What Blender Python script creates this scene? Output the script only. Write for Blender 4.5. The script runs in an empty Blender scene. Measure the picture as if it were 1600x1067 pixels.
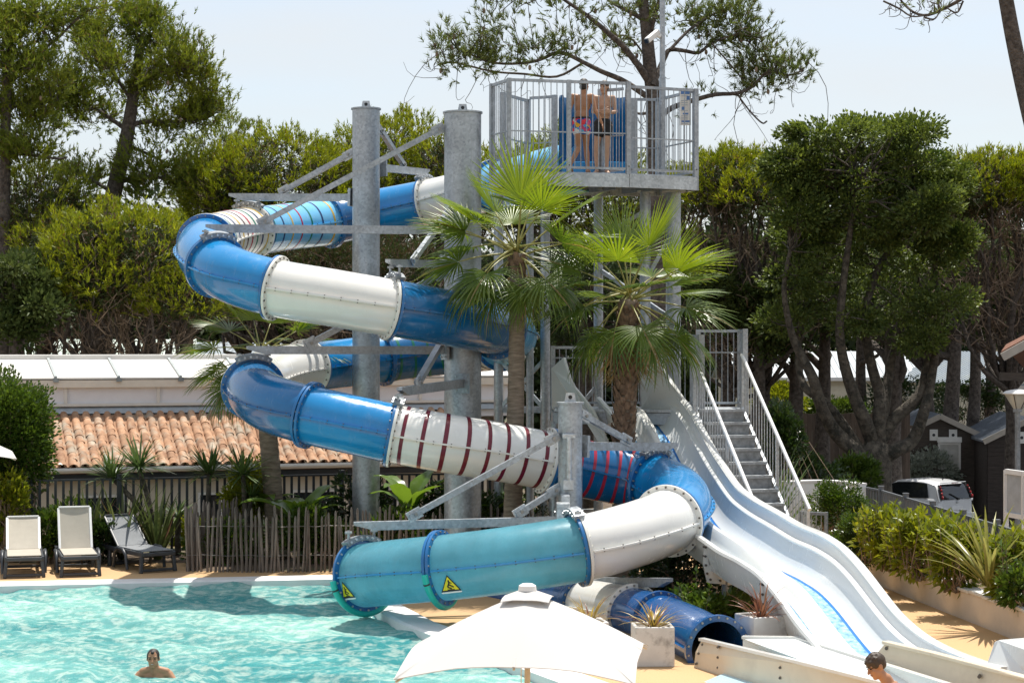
import bpy, math, random
import numpy as np
from mathutils import Vector, Matrix

random.seed(7)
RNG = np.random.default_rng(11)
SC = bpy.context.scene
COL = SC.collection

# ------------------------------------------------------------------ camera, sky, sun, exposure
F, H, VH = 3000.0, 4.1, 533.5          # focal length in photo pixels, eye height in metres, horizon row
cam_d = bpy.data.cameras.new('camera')
cam_d.sensor_width = 36.0
cam_d.lens = F / 1600.0 * 36.0
cam_d.clip_end = 3000.0
cam = bpy.data.objects.new('camera', cam_d)
cam.location = (0, 0, H)
cam.rotation_euler = (math.radians(90), 0, 0)
COL.objects.link(cam)
SC.camera = cam

TO_SUN = Vector((0.16, 0.40, 1.25)).normalized()
SUN_EL = math.asin(TO_SUN.z)
SUN_ROT = math.atan2(TO_SUN.x, TO_SUN.y)
world = bpy.data.worlds.new('World')
SC.world = world
world.use_nodes = True
wn, wl = world.node_tree.nodes, world.node_tree.links
wn.clear()
w_out = wn.new('ShaderNodeOutputWorld')
w_bg = wn.new('ShaderNodeBackground')
w_bg.inputs['Strength'].default_value = 0.13
w_sky = wn.new('ShaderNodeTexSky')
w_sky.sky_type = 'NISHITA'
w_sky.sun_disc = False
w_sky.sun_elevation = SUN_EL
w_sky.sun_rotation = SUN_ROT
w_sky.air_density = 1.0
w_sky.dust_density = 2.2
w_sky.ozone_density = 1.0
w_tc = wn.new('ShaderNodeTexCoord')
w_map = wn.new('ShaderNodeMapping')
w_map.inputs['Scale'].default_value = (1.6, 1.6, 7.0)
w_noise = wn.new('ShaderNodeTexNoise')
w_noise.inputs['Scale'].default_value = 2.6
w_noise.inputs['Detail'].default_value = 7.0
w_noise.inputs['Roughness'].default_value = 0.58
w_ramp = wn.new('ShaderNodeMapRange')
w_ramp.inputs['From Min'].default_value = 0.34
w_ramp.inputs['From Max'].default_value = 0.72
w_ramp.inputs['To Min'].default_value = 0.48
w_ramp.inputs['To Max'].default_value = 0.90
w_mix = wn.new('ShaderNodeMixRGB')
w_mix.inputs['Color2'].default_value = (4.2, 4.4, 4.55, 1)
wl.new(w_tc.outputs['Generated'], w_map.inputs['Vector'])
wl.new(w_map.outputs['Vector'], w_noise.inputs['Vector'])
wl.new(w_noise.outputs['Fac'], w_ramp.inputs['Value'])
wl.new(w_ramp.outputs['Result'], w_mix.inputs['Fac'])
wl.new(w_sky.outputs['Color'], w_mix.inputs['Color1'])
wl.new(w_mix.outputs['Color'], w_bg.inputs['Color'])
wl.new(w_bg.outputs['Background'], w_out.inputs['Surface'])

sun_d = bpy.data.lights.new('sun', 'SUN')
sun_d.energy = 4.3
sun_d.angle = math.radians(0.53)
sun_d.color = (1.0, 0.955, 0.88)
sun = bpy.data.objects.new('sun', sun_d)
sun.rotation_euler = TO_SUN.to_track_quat('Z', 'Y').to_euler()
sun.location = TO_SUN * 60
COL.objects.link(sun)

SC.view_settings.view_transform = 'Standard'
SC.view_settings.look = 'None'
SC.view_settings.exposure = 0.58
SC.view_settings.gamma = 1.0
SC.view_settings.use_curve_mapping = False
SC.render.engine = 'CYCLES'
SC.cycles.use_denoising = True
SC.cycles.max_bounces = 8
SC.cycles.diffuse_bounces = 3
SC.cycles.glossy_bounces = 3
SC.cycles.transmission_bounces = 4
SC.cycles.transparent_max_bounces = 8
SC.cycles.caustics_reflective = False
SC.cycles.caustics_refractive = False
SC.cycles.sample_clamp_indirect = 6.0

# ------------------------------------------------------------------ helpers
def P(u, v, Y):
    """World point at distance Y seen at photo pixel (u, v)."""
    return Vector(((u - 800) * Y / F, Y, H - (v - VH) * Y / F))

def G(u, v, z=0.0):
    """World point at height z seen at photo pixel (u, v)."""
    Y = F * (H - z) / (v - VH)
    return Vector(((u - 800) * Y / F, Y, z))

Zv = Vector((0, 0, 1))

def wloc(o):
    p = Vector((0, 0, 0))
    while o is not None:
        p = p + o.location
        o = o.parent
    return p

def tag(o, label=None, cat=None, group=None, kind=None):
    if label: o['label'] = label
    if cat: o['category'] = cat
    if group: o['group'] = group
    if kind: o['kind'] = kind
    return o

def thing(name, label, cat, loc=(0, 0, 0), group=None, rz=0.0):
    o = bpy.data.objects.new(name, None)
    o.empty_display_size = 0.2
    o.location = loc
    o.rotation_euler = (0, 0, rz)
    COL.objects.link(o)
    return tag(o, label, cat, group)

def link_mesh(name, me, mat, parent=None, loc=(0, 0, 0)):
    o = bpy.data.objects.new(name, me)
    COL.objects.link(o)
    if mat is not None and not me.materials:
        me.materials.append(mat)
    if parent is not None:
        o.parent = parent
    o.location = loc
    return o

def np_mesh(name, verts, faces, smooth=False):
    """verts (N,3), faces (M,k) -> mesh, fast."""
    verts = np.ascontiguousarray(verts, dtype=np.float32).reshape(-1, 3)
    faces = np.ascontiguousarray(faces, dtype=np.int32)
    m, k = faces.shape
    me = bpy.data.meshes.new(name)
    me.vertices.add(len(verts))
    me.vertices.foreach_set('co', verts.ravel())
    me.loops.add(m * k)
    me.loops.foreach_set('vertex_index', faces.ravel())
    me.polygons.add(m)
    me.polygons.foreach_set('loop_start', np.arange(0, m * k, k, dtype=np.int32))
    me.polygons.foreach_set('loop_total', np.full(m, k, dtype=np.int32))
    if smooth:
        me.polygons.foreach_set('use_smooth', np.ones(m, dtype=bool))
    me.update(calc_edges=True)
    me.validate()
    return me

def np_part(name, vf, mat, parent=None, world=True, kind=None, smooth=False):
    v, f = vf
    v = np.asarray(v, dtype=np.float64).reshape(-1, 3)
    if parent is not None and world:
        v = v - np.array(wloc(parent))
    o = link_mesh(name, np_mesh(name, v, f, smooth), mat, parent)
    if kind: o['kind'] = kind
    return o

def frame_from(d, up=Zv):
    d = Vector(d).normalized()
    s = d.cross(up)
    if s.length < 1e-5:
        s = d.cross(Vector((0, 1, 0)))
    s.normalize()
    u = s.cross(d).normalized()
    return d, s, u

class MB:
    """Collects simple shapes into one mesh."""
    def __init__(self):
        self.v, self.f = [], []

    def add(self, vs, fs):
        b = len(self.v)
        self.v += [Vector(p) for p in vs]
        self.f += [tuple(b + i for i in f) for f in fs]
        return self

    def box(self, c, s, R=None):
        c = Vector(c); hx, hy, hz = s[0] / 2, s[1] / 2, s[2] / 2
        vs = [Vector((x, y, z)) for x in (-hx, hx) for y in (-hy, hy) for z in (-hz, hz)]
        if R is not None: vs = [R @ p for p in vs]
        return self.add([c + p for p in vs], [(0, 1, 3, 2), (4, 6, 7, 5), (0, 4, 5, 1), (2, 3, 7, 6), (0, 2, 6, 4), (1, 5, 7, 3)])

    def beam(self, p0, p1, w, h, up=Zv):
        p0, p1 = Vector(p0), Vector(p1)
        d, s, u = frame_from(p1 - p0, up)
        vs = []
        for p in (p0, p1):
            for a, b in ((-1, -1), (1, -1), (1, 1), (-1, 1)):
                vs.append(p + s * (a * w / 2) + u * (b * h / 2))
        return self.add(vs, [(0, 3, 2, 1), (4, 5, 6, 7), (0, 1, 5, 4), (1, 2, 6, 5), (2, 3, 7, 6), (3, 0, 4, 7)])

    def tube(self, pts, radii, n=8, cap=True, up=None):
        pts = [Vector(p) for p in pts]
        if not hasattr(radii, '__len__'): radii = [radii] * len(pts)
        b = len(self.v)
        prev = None
        for i, p in enumerate(pts):
            t = (pts[min(i + 1, len(pts) - 1)] - pts[max(i - 1, 0)])
            if t.length < 1e-9: t = Vector((0, 0, 1))
            t.normalize()
            if prev is None:
                ref = Vector((0, 1, 0)) if abs(t.y) < 0.9 else Vector((1, 0, 0))
                s = t.cross(ref).normalized()
            else:
                s = (prev - t * prev.dot(t))
                if s.length < 1e-6: s = t.cross(Vector((0, 1, 0)))
                s.normalize()
            prev = s
            w = t.cross(s)
            for k in range(n):
                a = 2 * math.pi * k / n
                self.v.append(p + (s * math.cos(a) + w * math.sin(a)) * radii[i])
        for i in range(len(pts) - 1):
            for k in range(n):
                k2 = (k + 1) % n
                self.f.append((b + i * n + k, b + i * n + k2, b + (i + 1) * n + k2, b + (i + 1) * n + k))
        if cap:
            self.f.append(tuple(b + k for k in reversed(range(n))))
            e = b + (len(pts) - 1) * n
            self.f.append(tuple(e + k for k in range(n)))
        return self

    def cyl(self, p0, p1, r0, r1=None, n=16, cap=True):
        return self.tube([p0, p1], [r0, r0 if r1 is None else r1], n, cap)

    def prism(self, poly, z0, z1):
        n = len(poly)
        vs = [Vector((p[0], p[1], z0)) for p in poly] + [Vector((p[0], p[1], z1)) for p in poly]
        fs = [tuple(reversed(range(n))), tuple(range(n, 2 * n))] + [(i, (i + 1) % n, n + (i + 1) % n, n + i) for i in range(n)]
        return self.add(vs, fs)

    def extrude(self, poly, off):
        """3-D polygon extruded by a vector."""
        n = len(poly); off = Vector(off)
        vs = [Vector(p) for p in poly] + [Vector(p) + off for p in poly]
        fs = [tuple(reversed(range(n))), tuple(range(n, 2 * n))] + [(i, (i + 1) % n, n + (i + 1) % n, n + i) for i in range(n)]
        return self.add(vs, fs)

    def lathe(self, prof, c, n=24):
        """prof: (radius, z) from bottom to top."""
        c = Vector(c); b = len(self.v)
        for r, z in prof:
            for k in range(n):
                a = 2 * math.pi * k / n
                self.v.append(c + Vector((r * math.cos(a), r * math.sin(a), z)))
        for i in range(len(prof) - 1):
            for k in range(n):
                k2 = (k + 1) % n
                self.f.append((b + i * n + k, b + i * n + k2, b + (i + 1) * n + k2, b + (i + 1) * n + k))
        self.f.append(tuple(b + k for k in reversed(range(n))))
        e = b + (len(prof) - 1) * n
        self.f.append(tuple(e + k for k in range(n)))
        return self

    def ellipsoid(self, c, r, R=None, nu=14, nv=9):
        c = Vector(c)
        if not hasattr(r, '__len__'): r = (r, r, r)
        b = len(self.v)
        def put(p):
            p = Vector((p[0] * r[0], p[1] * r[1], p[2] * r[2]))
            if R is not None: p = R @ p
            self.v.append(c + p)
        put((0, 0, -1))
        for j in range(1, nv):
            th = math.pi * j / nv
            for i in range(nu):
                a = 2 * math.pi * i / nu
                put((math.sin(th) * math.cos(a), math.sin(th) * math.sin(a), -math.cos(th)))
        put((0, 0, 1))
        top = len(self.v) - 1
        for i in range(nu):
            i2 = (i + 1) % nu
            self.f.append((b, b + 1 + i2, b + 1 + i))
            self.f.append((top, b + 1 + (nv - 2) * nu + i, b + 1 + (nv - 2) * nu + i2))
            for j in range(nv - 2):
                self.f.append((b + 1 + j * nu + i, b + 1 + j * nu + i2, b + 1 + (j + 1) * nu + i2, b + 1 + (j + 1) * nu + i))
        return self

    def capsule(self, p0, r0, p1, r1, n=12):
        p0, p1 = Vector(p0), Vector(p1)
        d = p1 - p0
        L = d.length
        if L < 1e-6: return self.ellipsoid(p0, max(r0, r1))
        d.normalize()
        pts, rr = [], []
        for k in range(5):
            a = math.pi / 2 * (1 - k / 4.0)
            pts.append(p0 - d * r0 * math.sin(a)); rr.append(max(r0 * math.cos(a), 0.0008))
        for k in range(5):
            a = math.pi / 2 * k / 4.0
            pts.append(p1 + d * r1 * math.sin(a)); rr.append(max(r1 * math.cos(a), 0.0008))
        return self.tube(pts, rr, n)

    def build(self, name, mat, parent=None, world=True, smooth=False, bevel=0, kind=None, label=None, auto=None):
        off = wloc(parent) if (parent is not None and world) else Vector((0, 0, 0))
        me = bpy.data.meshes.new(name)
        me.from_pydata([tuple(p - off) for p in self.v], [], self.f)
        if smooth:
            me.polygons.foreach_set('use_smooth', np.ones(len(me.polygons), dtype=bool))
            if auto is not None:
                me.set_sharp_from_angle(angle=math.radians(auto))
        me.update()
        o = link_mesh(name, me, mat, parent)
        if bevel:
            m = o.modifiers.new('bevel', 'BEVEL')
            m.width = bevel; m.segments = 2; m.limit_method = 'ANGLE'; m.angle_limit = math.radians(40)
        if kind: o['kind'] = kind
        if label: o['label'] = label
        return o

def copy_tree(o, parent=None, loc=None, rz=None):
    c = o.copy(); COL.objects.link(c)
    if parent is not None: c.parent = parent
    if loc is not None: c.location = loc
    if rz is not None: c.rotation_euler = (0, 0, rz)
    for ch in list(o.children): copy_tree(ch, c)
    return c

def inst(o, parent, loc=None, rot=None, scale=None):
    """copy of a single object sharing its mesh."""
    c = o.copy(); COL.objects.link(c)
    c.parent = parent
    if loc is not None: c.location = loc
    if rot is not None: c.rotation_euler = rot
    if scale is not None: c.scale = scale
    return c

def interp(xs, ys, x):
    return float(np.interp(x, xs, ys))

def catmull(pts, per=10):
    pts = [Vector(p) for p in pts]
    q = [pts[0] * 2 - pts[1]] + pts + [pts[-1] * 2 - pts[-2]]
    out = []
    for i in range(1, len(q) - 2):
        p0, p1, p2, p3 = q[i - 1], q[i], q[i + 1], q[i + 2]
        for k in range(per):
            t = k / per
            out.append(0.5 * ((2 * p1) + (p2 - p0) * t + (2 * p0 - 5 * p1 + 4 * p2 - p3) * t * t + (3 * p1 - p0 - 3 * p2 + p3) * t ** 3))
    out.append(q[-2])
    return out

# ------------------------------------------------------------------ materials
MATS = {}
def srgb(r, g, b):
    f = lambda c: (c / 255 / 12.92) if c / 255 <= 0.04045 else ((c / 255 + 0.055) / 1.055) ** 2.4
    return (f(r), f(g), f(b))

def newmat(name):
    m = bpy.data.materials.new(name)
    m.use_nodes = True
    nt = m.node_tree
    b = nt.nodes['Principled BSDF']
    return m, nt, b

def rgba(c): return (c[0], c[1], c[2], 1.0)

def pos_noise(nt, scale, detail=4.0, rough=0.55, obj=False, stretch=None):
    src = nt.nodes.new('ShaderNodeTexCoord').outputs['Object'] if obj else nt.nodes.new('ShaderNodeNewGeometry').outputs['Position']
    n = nt.nodes.new('ShaderNodeTexNoise')
    n.inputs['Scale'].default_value = scale
    n.inputs['Detail'].default_value = detail
    n.inputs['Roughness'].default_value = rough
    if stretch:
        mp = nt.nodes.new('ShaderNodeMapping')
        mp.inputs['Scale'].default_value = stretch
        nt.links.new(src, mp.inputs['Vector'])
        src = mp.outputs['Vector']
    nt.links.new(src, n.inputs['Vector'])
    return n

def mixcol(nt, fac, a, b):
    m = nt.nodes.new('ShaderNodeMixRGB')
    if isinstance(fac, float): m.inputs['Fac'].default_value = fac
    else: nt.links.new(fac, m.inputs['Fac'])
    for s, x in (('Color1', a), ('Color2', b)):
        if isinstance(x, tuple): m.inputs[s].default_value = rgba(x)
        else: nt.links.new(x, m.inputs[s])
    return m.outputs['Color']

def maprange(nt, val, a, b, c=0.0, d=1.0):
    m = nt.nodes.new('ShaderNodeMapRange')
    m.inputs['From Min'].default_value = a; m.inputs['From Max'].default_value = b
    m.inputs['To Min'].default_value = c; m.inputs['To Max'].default_value = d
    nt.links.new(val, m.inputs['Value'])
    return m.outputs['Result']

def bump(nt, b, val, strength, dist=0.01):
    bp = nt.nodes.new('ShaderNodeBump')
    bp.inputs['Strength'].default_value = strength
    bp.inputs['Distance'].default_value = dist
    nt.links.new(val, bp.inputs['Height'])
    nt.links.new(bp.outputs['Normal'], b.inputs['Normal'])

def MAT(name, c, rough=0.5, metal=0.0, var=0.12, vscale=6.0, c2=None, dirt=None, dscale=1.5, dlo=0.55, dhi=0.75, bmp=0.0, bscale=60.0, bdist=0.004, coat=0.0, spec=0.5, obj=False, objrand=0.0, stretch=None):
    if name in MATS: return MATS[name]
    m, nt, b = newmat(name)
    b.inputs['Roughness'].default_value = rough
    b.inputs['Metallic'].default_value = metal
    b.inputs['Specular IOR Level'].default_value = spec
    if coat: b.inputs['Coat Weight'].default_value = coat; b.inputs['Coat Roughness'].default_value = 0.06
    n = pos_noise(nt, vscale, 5.0, 0.6, obj, stretch)
    lo = tuple(x * (1 - var) for x in c); hi = tuple(min(1, x * (1 + var)) for x in (c2 or c))
    col = mixcol(nt, maprange(nt, n.outputs['Fac'], 0.3, 0.7), lo, hi)
    if dirt is not None:
        d = pos_noise(nt, dscale, 6.0, 0.65, obj)
        col = mixcol(nt, maprange(nt, d.outputs['Fac'], dlo, dhi), col, dirt)
    if objrand:
        oi = nt.nodes.new('ShaderNodeObjectInfo')
        hv = nt.nodes.new('ShaderNodeHueSaturation')
        nt.links.new(maprange(nt, oi.outputs['Random'], 0, 1, 1 - objrand, 1 + objrand), hv.inputs['Value'])
        nt.links.new(col, hv.inputs['Color'])
        col = hv.outputs['Color']
    nt.links.new(col, b.inputs['Base Color'])
    if bmp:
        bn = pos_noise(nt, bscale, 4.0, 0.6, obj, stretch)
        bump(nt, b, bn.outputs['Fac'], bmp, bdist)
    MATS[name] = m
    return m

def LEAF(name, c1, c2, transl=0.35, rough=0.45, ctr=None, nscale=0.7, spec=0.4, brown=None, brown_at=0.9):
    """foliage: varies from leaf to leaf and from clump to clump, lets light through."""
    if name in MATS: return MATS[name]
    m, nt, b = newmat(name)
    g = nt.nodes.new('ShaderNodeNewGeometry')
    n = pos_noise(nt, nscale, 3.0)
    mm = nt.nodes.new('ShaderNodeMath'); mm.operation = 'MULTIPLY_ADD'
    nt.links.new(g.outputs['Random Per Island'], mm.inputs[0]); mm.inputs[1].default_value = 0.55
    nt.links.new(maprange(nt, n.outputs['Fac'], 0.3, 0.7, 0.0, 0.45), mm.inputs[2])
    col = mixcol(nt, mm.outputs[0], c1, c2)
    if brown is not None:
        gt = nt.nodes.new('ShaderNodeMath'); gt.operation = 'GREATER_THAN'
        nt.links.new(g.outputs['Random Per Island'], gt.inputs[0]); gt.inputs[1].default_value = brown_at
        col = mixcol(nt, gt.outputs[0], col, brown)
    nt.links.new(col, b.inputs['Base Color'])
    b.inputs['Roughness'].default_value = rough
    b.inputs['Specular IOR Level'].default_value = spec
    tr = nt.nodes.new('ShaderNodeBsdfTranslucent')
    if ctr is None:
        nt.links.new(col, tr.inputs['Color'])
    else:
        hs = nt.nodes.new('ShaderNodeMixRGB'); hs.blend_type = 'MULTIPLY'; hs.inputs['Fac'].default_value = 1.0
        nt.links.new(col, hs.inputs['Color1']); hs.inputs['Color2'].default_value = rgba(ctr)
        nt.links.new(hs.outputs['Color'], tr.inputs['Color'])
    mx = nt.nodes.new('ShaderNodeMixShader'); mx.inputs['Fac'].default_value = transl
    nt.links.new(b.outputs['BSDF'], mx.inputs[1]); nt.links.new(tr.outputs['BSDF'], mx.inputs[2])
    nt.links.new(mx.outputs['Shader'], nt.nodes['Material Output'].inputs['Surface'])
    MATS[name] = m
    return m

def steel_mat(name, c, rough=0.42, metal=0.55):
    m, nt, b = newmat(name)
    v = nt.nodes.new('ShaderNodeTexVoronoi'); v.inputs['Scale'].default_value = 26.0
    g = nt.nodes.new('ShaderNodeNewGeometry'); nt.links.new(g.outputs['Position'], v.inputs['Vector'])
    n = pos_noise(nt, 2.2, 5.0, 0.6)
    base = mixcol(nt, maprange(nt, n.outputs['Fac'], 0.35, 0.7), tuple(x * 0.8 for x in c), tuple(min(1, x * 1.15) for x in c))
    bw = nt.nodes.new('ShaderNodeRGBToBW'); nt.links.new(v.outputs['Color'], bw.inputs['Color'])
    mu = nt.nodes.new('ShaderNodeMixRGB'); mu.blend_type = 'MULTIPLY'; mu.inputs['Fac'].default_value = 1.0
    nt.links.new(base, mu.inputs['Color1'])
    nt.links.new(maprange(nt, bw.outputs['Val'], 0, 1, 0.72, 1.18), mu.inputs['Color2'])
    nt.links.new(mu.outputs['Color'], b.inputs['Base Color'])
    nt.links.new(maprange(nt, bw.outputs['Val'], 0, 1, rough - 0.1, rough + 0.12), b.inputs['Roughness'])
    b.inputs['Metallic'].default_value = metal
    MATS[name] = m
    return m

def gel_mat(name, c, c_under=None, transl=0.0, rough=0.16, var=0.07):
    """glass fibre with a glossy gel coat, faint streaks and water scale."""
    m, nt, b = newmat(name)
    n = pos_noise(nt, 1.6, 5.0, 0.6)
    n2 = pos_noise(nt, 6.0, 7.0, 0.72, stretch=(1, 1, 0.28))
    col = mixcol(nt, maprange(nt, n.outputs['Fac'], 0.3, 0.7), tuple(x * (1 - var) for x in c), tuple(min(1, x * (1 + var)) for x in c))
    col = mixcol(nt, maprange(nt, n2.outputs['Fac'], 0.52, 0.80, 0.0, 0.36), col, tuple(0.60 * x + 0.16 for x in c))
    nt.links.new(col, b.inputs['Base Color'])
    nt.links.new(maprange(nt, n2.outputs['Fac'], 0.4, 0.8, rough, rough + 0.22), b.inputs['Roughness'])
    b.inputs['Coat Weight'].default_value = 0.35
    b.inputs['Coat Roughness'].default_value = 0.08
    bn = pos_noise(nt, 7.0, 2.0)
    bump(nt, b, bn.outputs['Fac'], 0.12, 0.01)
    if transl:
        tr = nt.nodes.new('ShaderNodeBsdfTranslucent'); nt.links.new(col, tr.inputs['Color'])
        mx = nt.nodes.new('ShaderNodeMixShader'); mx.inputs['Fac'].default_value = transl
        nt.links.new(b.outputs['BSDF'], mx.inputs[1]); nt.links.new(tr.outputs['BSDF'], mx.inputs[2])
        nt.links.new(mx.outputs['Shader'], nt.nodes['Material Output'].inputs['Surface'])
    MATS[name] = m
    return m

STEEL = steel_mat('galvanised_steel', (0.40, 0.43, 0.46))
STEEL_L = steel_mat('bright_galvanised_steel', (0.52, 0.55, 0.57), 0.36, 0.45)
STEEL_D = steel_mat('dull_galvanised_steel', (0.27, 0.29, 0.31), 0.5, 0.4)
BOLT = MAT('bolt_steel', (0.30, 0.29, 0.27), 0.4, 0.7)
BOLT_D = MAT('weathered_bolt', (0.10, 0.09, 0.08), 0.5, 0.4)
BLUE = gel_mat('blue_gelcoat', (0.004, 0.205, 0.49))
BLUE_D = gel_mat('deep_blue_gelcoat', (0.002, 0.118, 0.305))
BLUE_F = gel_mat('blue_flange_gelcoat', (0.004, 0.125, 0.34), rough=0.25)
BLUE_L = gel_mat('light_blue_gelcoat', (0.14, 0.46, 0.74))
WHITE_G = gel_mat('white_gelcoat', (0.74, 0.73, 0.69), var=0.03)
WHITE_F = gel_mat('white_flange_gelcoat', (0.72, 0.71, 0.66), rough=0.3, var=0.04)
TEAL = gel_mat('translucent_teal_gelcoat', (0.20, 0.52, 0.62), transl=0.60, rough=0.22, var=0.18)
TURQ = MAT('turquoise_rubber', (0.01, 0.42, 0.36), 0.45, var=0.08)
BARK_PINE = MAT('pine_bark', (0.075, 0.058, 0.047), 0.95, var=0.45, vscale=9, bmp=1.0, bscale=18, bdist=0.07, c2=(0.115, 0.095, 0.08))
BARK_OAK = MAT('oak_bark', (0.066, 0.053, 0.040), 0.95, var=0.4, vscale=6, bmp=1.0, bscale=14, bdist=0.07, c2=(0.115, 0.098, 0.074), dirt=(0.035, 0.032, 0.024), dscale=5.0, dlo=0.5, dhi=0.62)
TWIG = MAT('dry_twig', (0.165, 0.115, 0.078), 0.9, var=0.35, vscale=4, c2=(0.28, 0.21, 0.15))
WHITE_P = MAT('white_paint', (0.78, 0.78, 0.77), 0.5, var=0.04, dirt=(0.55, 0.53, 0.48), dlo=0.62, dhi=0.9)
# ================================================================== SETTING
from mathutils.geometry import tessellate_polygon

def flat_poly(loops, z):
    loops3 = [[Vector((p[0], p[1], 0)) for p in lp] for lp in loops]
    tris = tessellate_polygon(loops3)
    vs = [Vector((p.x, p.y, z)) for lp in loops3 for p in lp]
    fs = []
    for t in tris:
        a, b, c = (vs[i] for i in t)
        fs.append(tuple(t) if (b - a).cross(c - a).z > 0 else tuple(reversed(t)))
    return vs, fs

SOIL = MAT('needle_litter_soil', (0.12, 0.085, 0.055), 0.95, var=0.4, vscale=3, dirt=(0.06, 0.07, 0.025), dscale=0.25, dlo=0.5, dhi=0.62, bmp=0.8, bscale=20, bdist=0.03)
RESIN = MAT('orange_resin_gravel', (0.45, 0.275, 0.125), 0.85, var=0.16, vscale=70, c2=(0.54, 0.35, 0.18), dirt=(0.44, 0.30, 0.17), dscale=0.9, dlo=0.5, dhi=0.8, bmp=0.35, bscale=180, bdist=0.004)
COPE = MAT('white_coping_stone', (0.72, 0.70, 0.68), 0.6, var=0.06, vscale=4, dirt=(0.5, 0.46, 0.42), dscale=2.0, dlo=0.6, dhi=0.9, bmp=0.15, bscale=120)
LINER = MAT('pale_pool_liner', (0.50, 0.78, 0.76), 0.6, var=0.06, vscale=1.0)
PLASTER = MAT('cream_wall_render', (0.62, 0.55, 0.46), 0.85, var=0.07, vscale=3, dirt=(0.45, 0.38, 0.30), dscale=1.4, dlo=0.55, dhi=0.85, bmp=0.25, bscale=90)

mb = MB(); mb.add([(-1500, -300, -1.6), (1500, -300, -1.6), (1500, 2500, -1.6), (-1500, 2500, -1.6)], [(0, 1, 2, 3)])
tag(mb.build('ground', SOIL), kind='structure')
ASPH = MAT('asphalt', (0.055, 0.055, 0.056), 0.9, var=0.2, vscale=30, bmp=0.3, bscale=120)
mb = MB(); mb.add([(9.0, 34, -1.596), (9.3, 34, -1.596), (34, 62.5, -1.596), (10.5, 62.5, -1.596), (9.0, 52, -1.596)], [(0, 1, 2, 3, 4)])
tag(mb.build('road', ASPH), kind='structure')

# pool outline: back edge of the coping first, water edge inside it
POOL = [(-16.0, 31.0), (-8.72, 32.55), (-2.35, 33.62), (-1.78, 29.9), (-1.14, 27.9), (1.08, 23.05), (2.0, 21.0), (-16.0, 20.0)]
def offset_poly(poly, d):
    out = []
    n = len(poly)
    for i in range(n):
        a, b, c = Vector(poly[i - 1]), Vector(poly[i]), Vector(poly[(i + 1) % n])
        n1 = Vector((-(b - a).y, (b - a).x)).normalized(); n2 = Vector((-(c - b).y, (c - b).x)).normalized()
        m = (n1 + n2).normalized()
        k = d / max(0.4, m.dot(n1))
        out.append(tuple(b + m * k))
    return out
WATER_EDGE = offset_poly(POOL, -0.48)
area = sum(POOL[i - 1][0] * POOL[i][1] - POOL[i][0] * POOL[i - 1][1] for i in range(len(POOL)))
if area > 0: WATER_EDGE = offset_poly(POOL, 0.48)
OUTER = [(-40, 6), (40, 6), (40, 20), (9.2, 20), (8.6, 38.4), (-40, 38.4)]
vs, fs = flat_poly([OUTER, POOL], 0.0)
mb = MB(); mb.add(vs, fs)
n = len(OUTER)
mb.add([(p[0], p[1], 0) for p in OUTER] + [(p[0], p[1], -1.7) for p in OUTER], [(i, (i + 1) % n, n + (i + 1) % n, n + i) for i in range(n)])
tag(mb.build('pool_deck', RESIN), kind='structure')
# coping with a rounded lip
mb = MB(); n = len(POOL)
lip = offset_poly(WATER_EDGE, 0.05 if area < 0 else -0.05)
rows = [(POOL, -0.02), (POOL, 0.035), (lip, 0.04), (WATER_EDGE, 0.015), (WATER_EDGE, -0.18)]
for p, z in rows:
    mb.v += [Vector((q[0], q[1], z)) for q in p]
for r in range(len(rows) - 1):
    for i in range(n):
        j = (i + 1) % n
        mb.f.append((r * n + i, r * n + j, (r + 1) * n + j, (r + 1) * n + i))
tag(mb.build('pool_coping', COPE), kind='structure')
BASIN = offset_poly(WATER_EDGE, 0.03 if area < 0 else -0.03)
mb = MB()
vs, fs = flat_poly([WATER_EDGE], -1.2); mb.add(vs, fs)
n = len(WATER_EDGE)
mb.add([(p[0], p[1], -0.16) for p in WATER_EDGE] + [(p[0], p[1], -1.2) for p in WATER_EDGE], [(i, (i + 1) % n, n + (i + 1) % n, n + i) for i in range(n)])
tag(mb.build('pool_basin', LINER), kind='structure')

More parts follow.
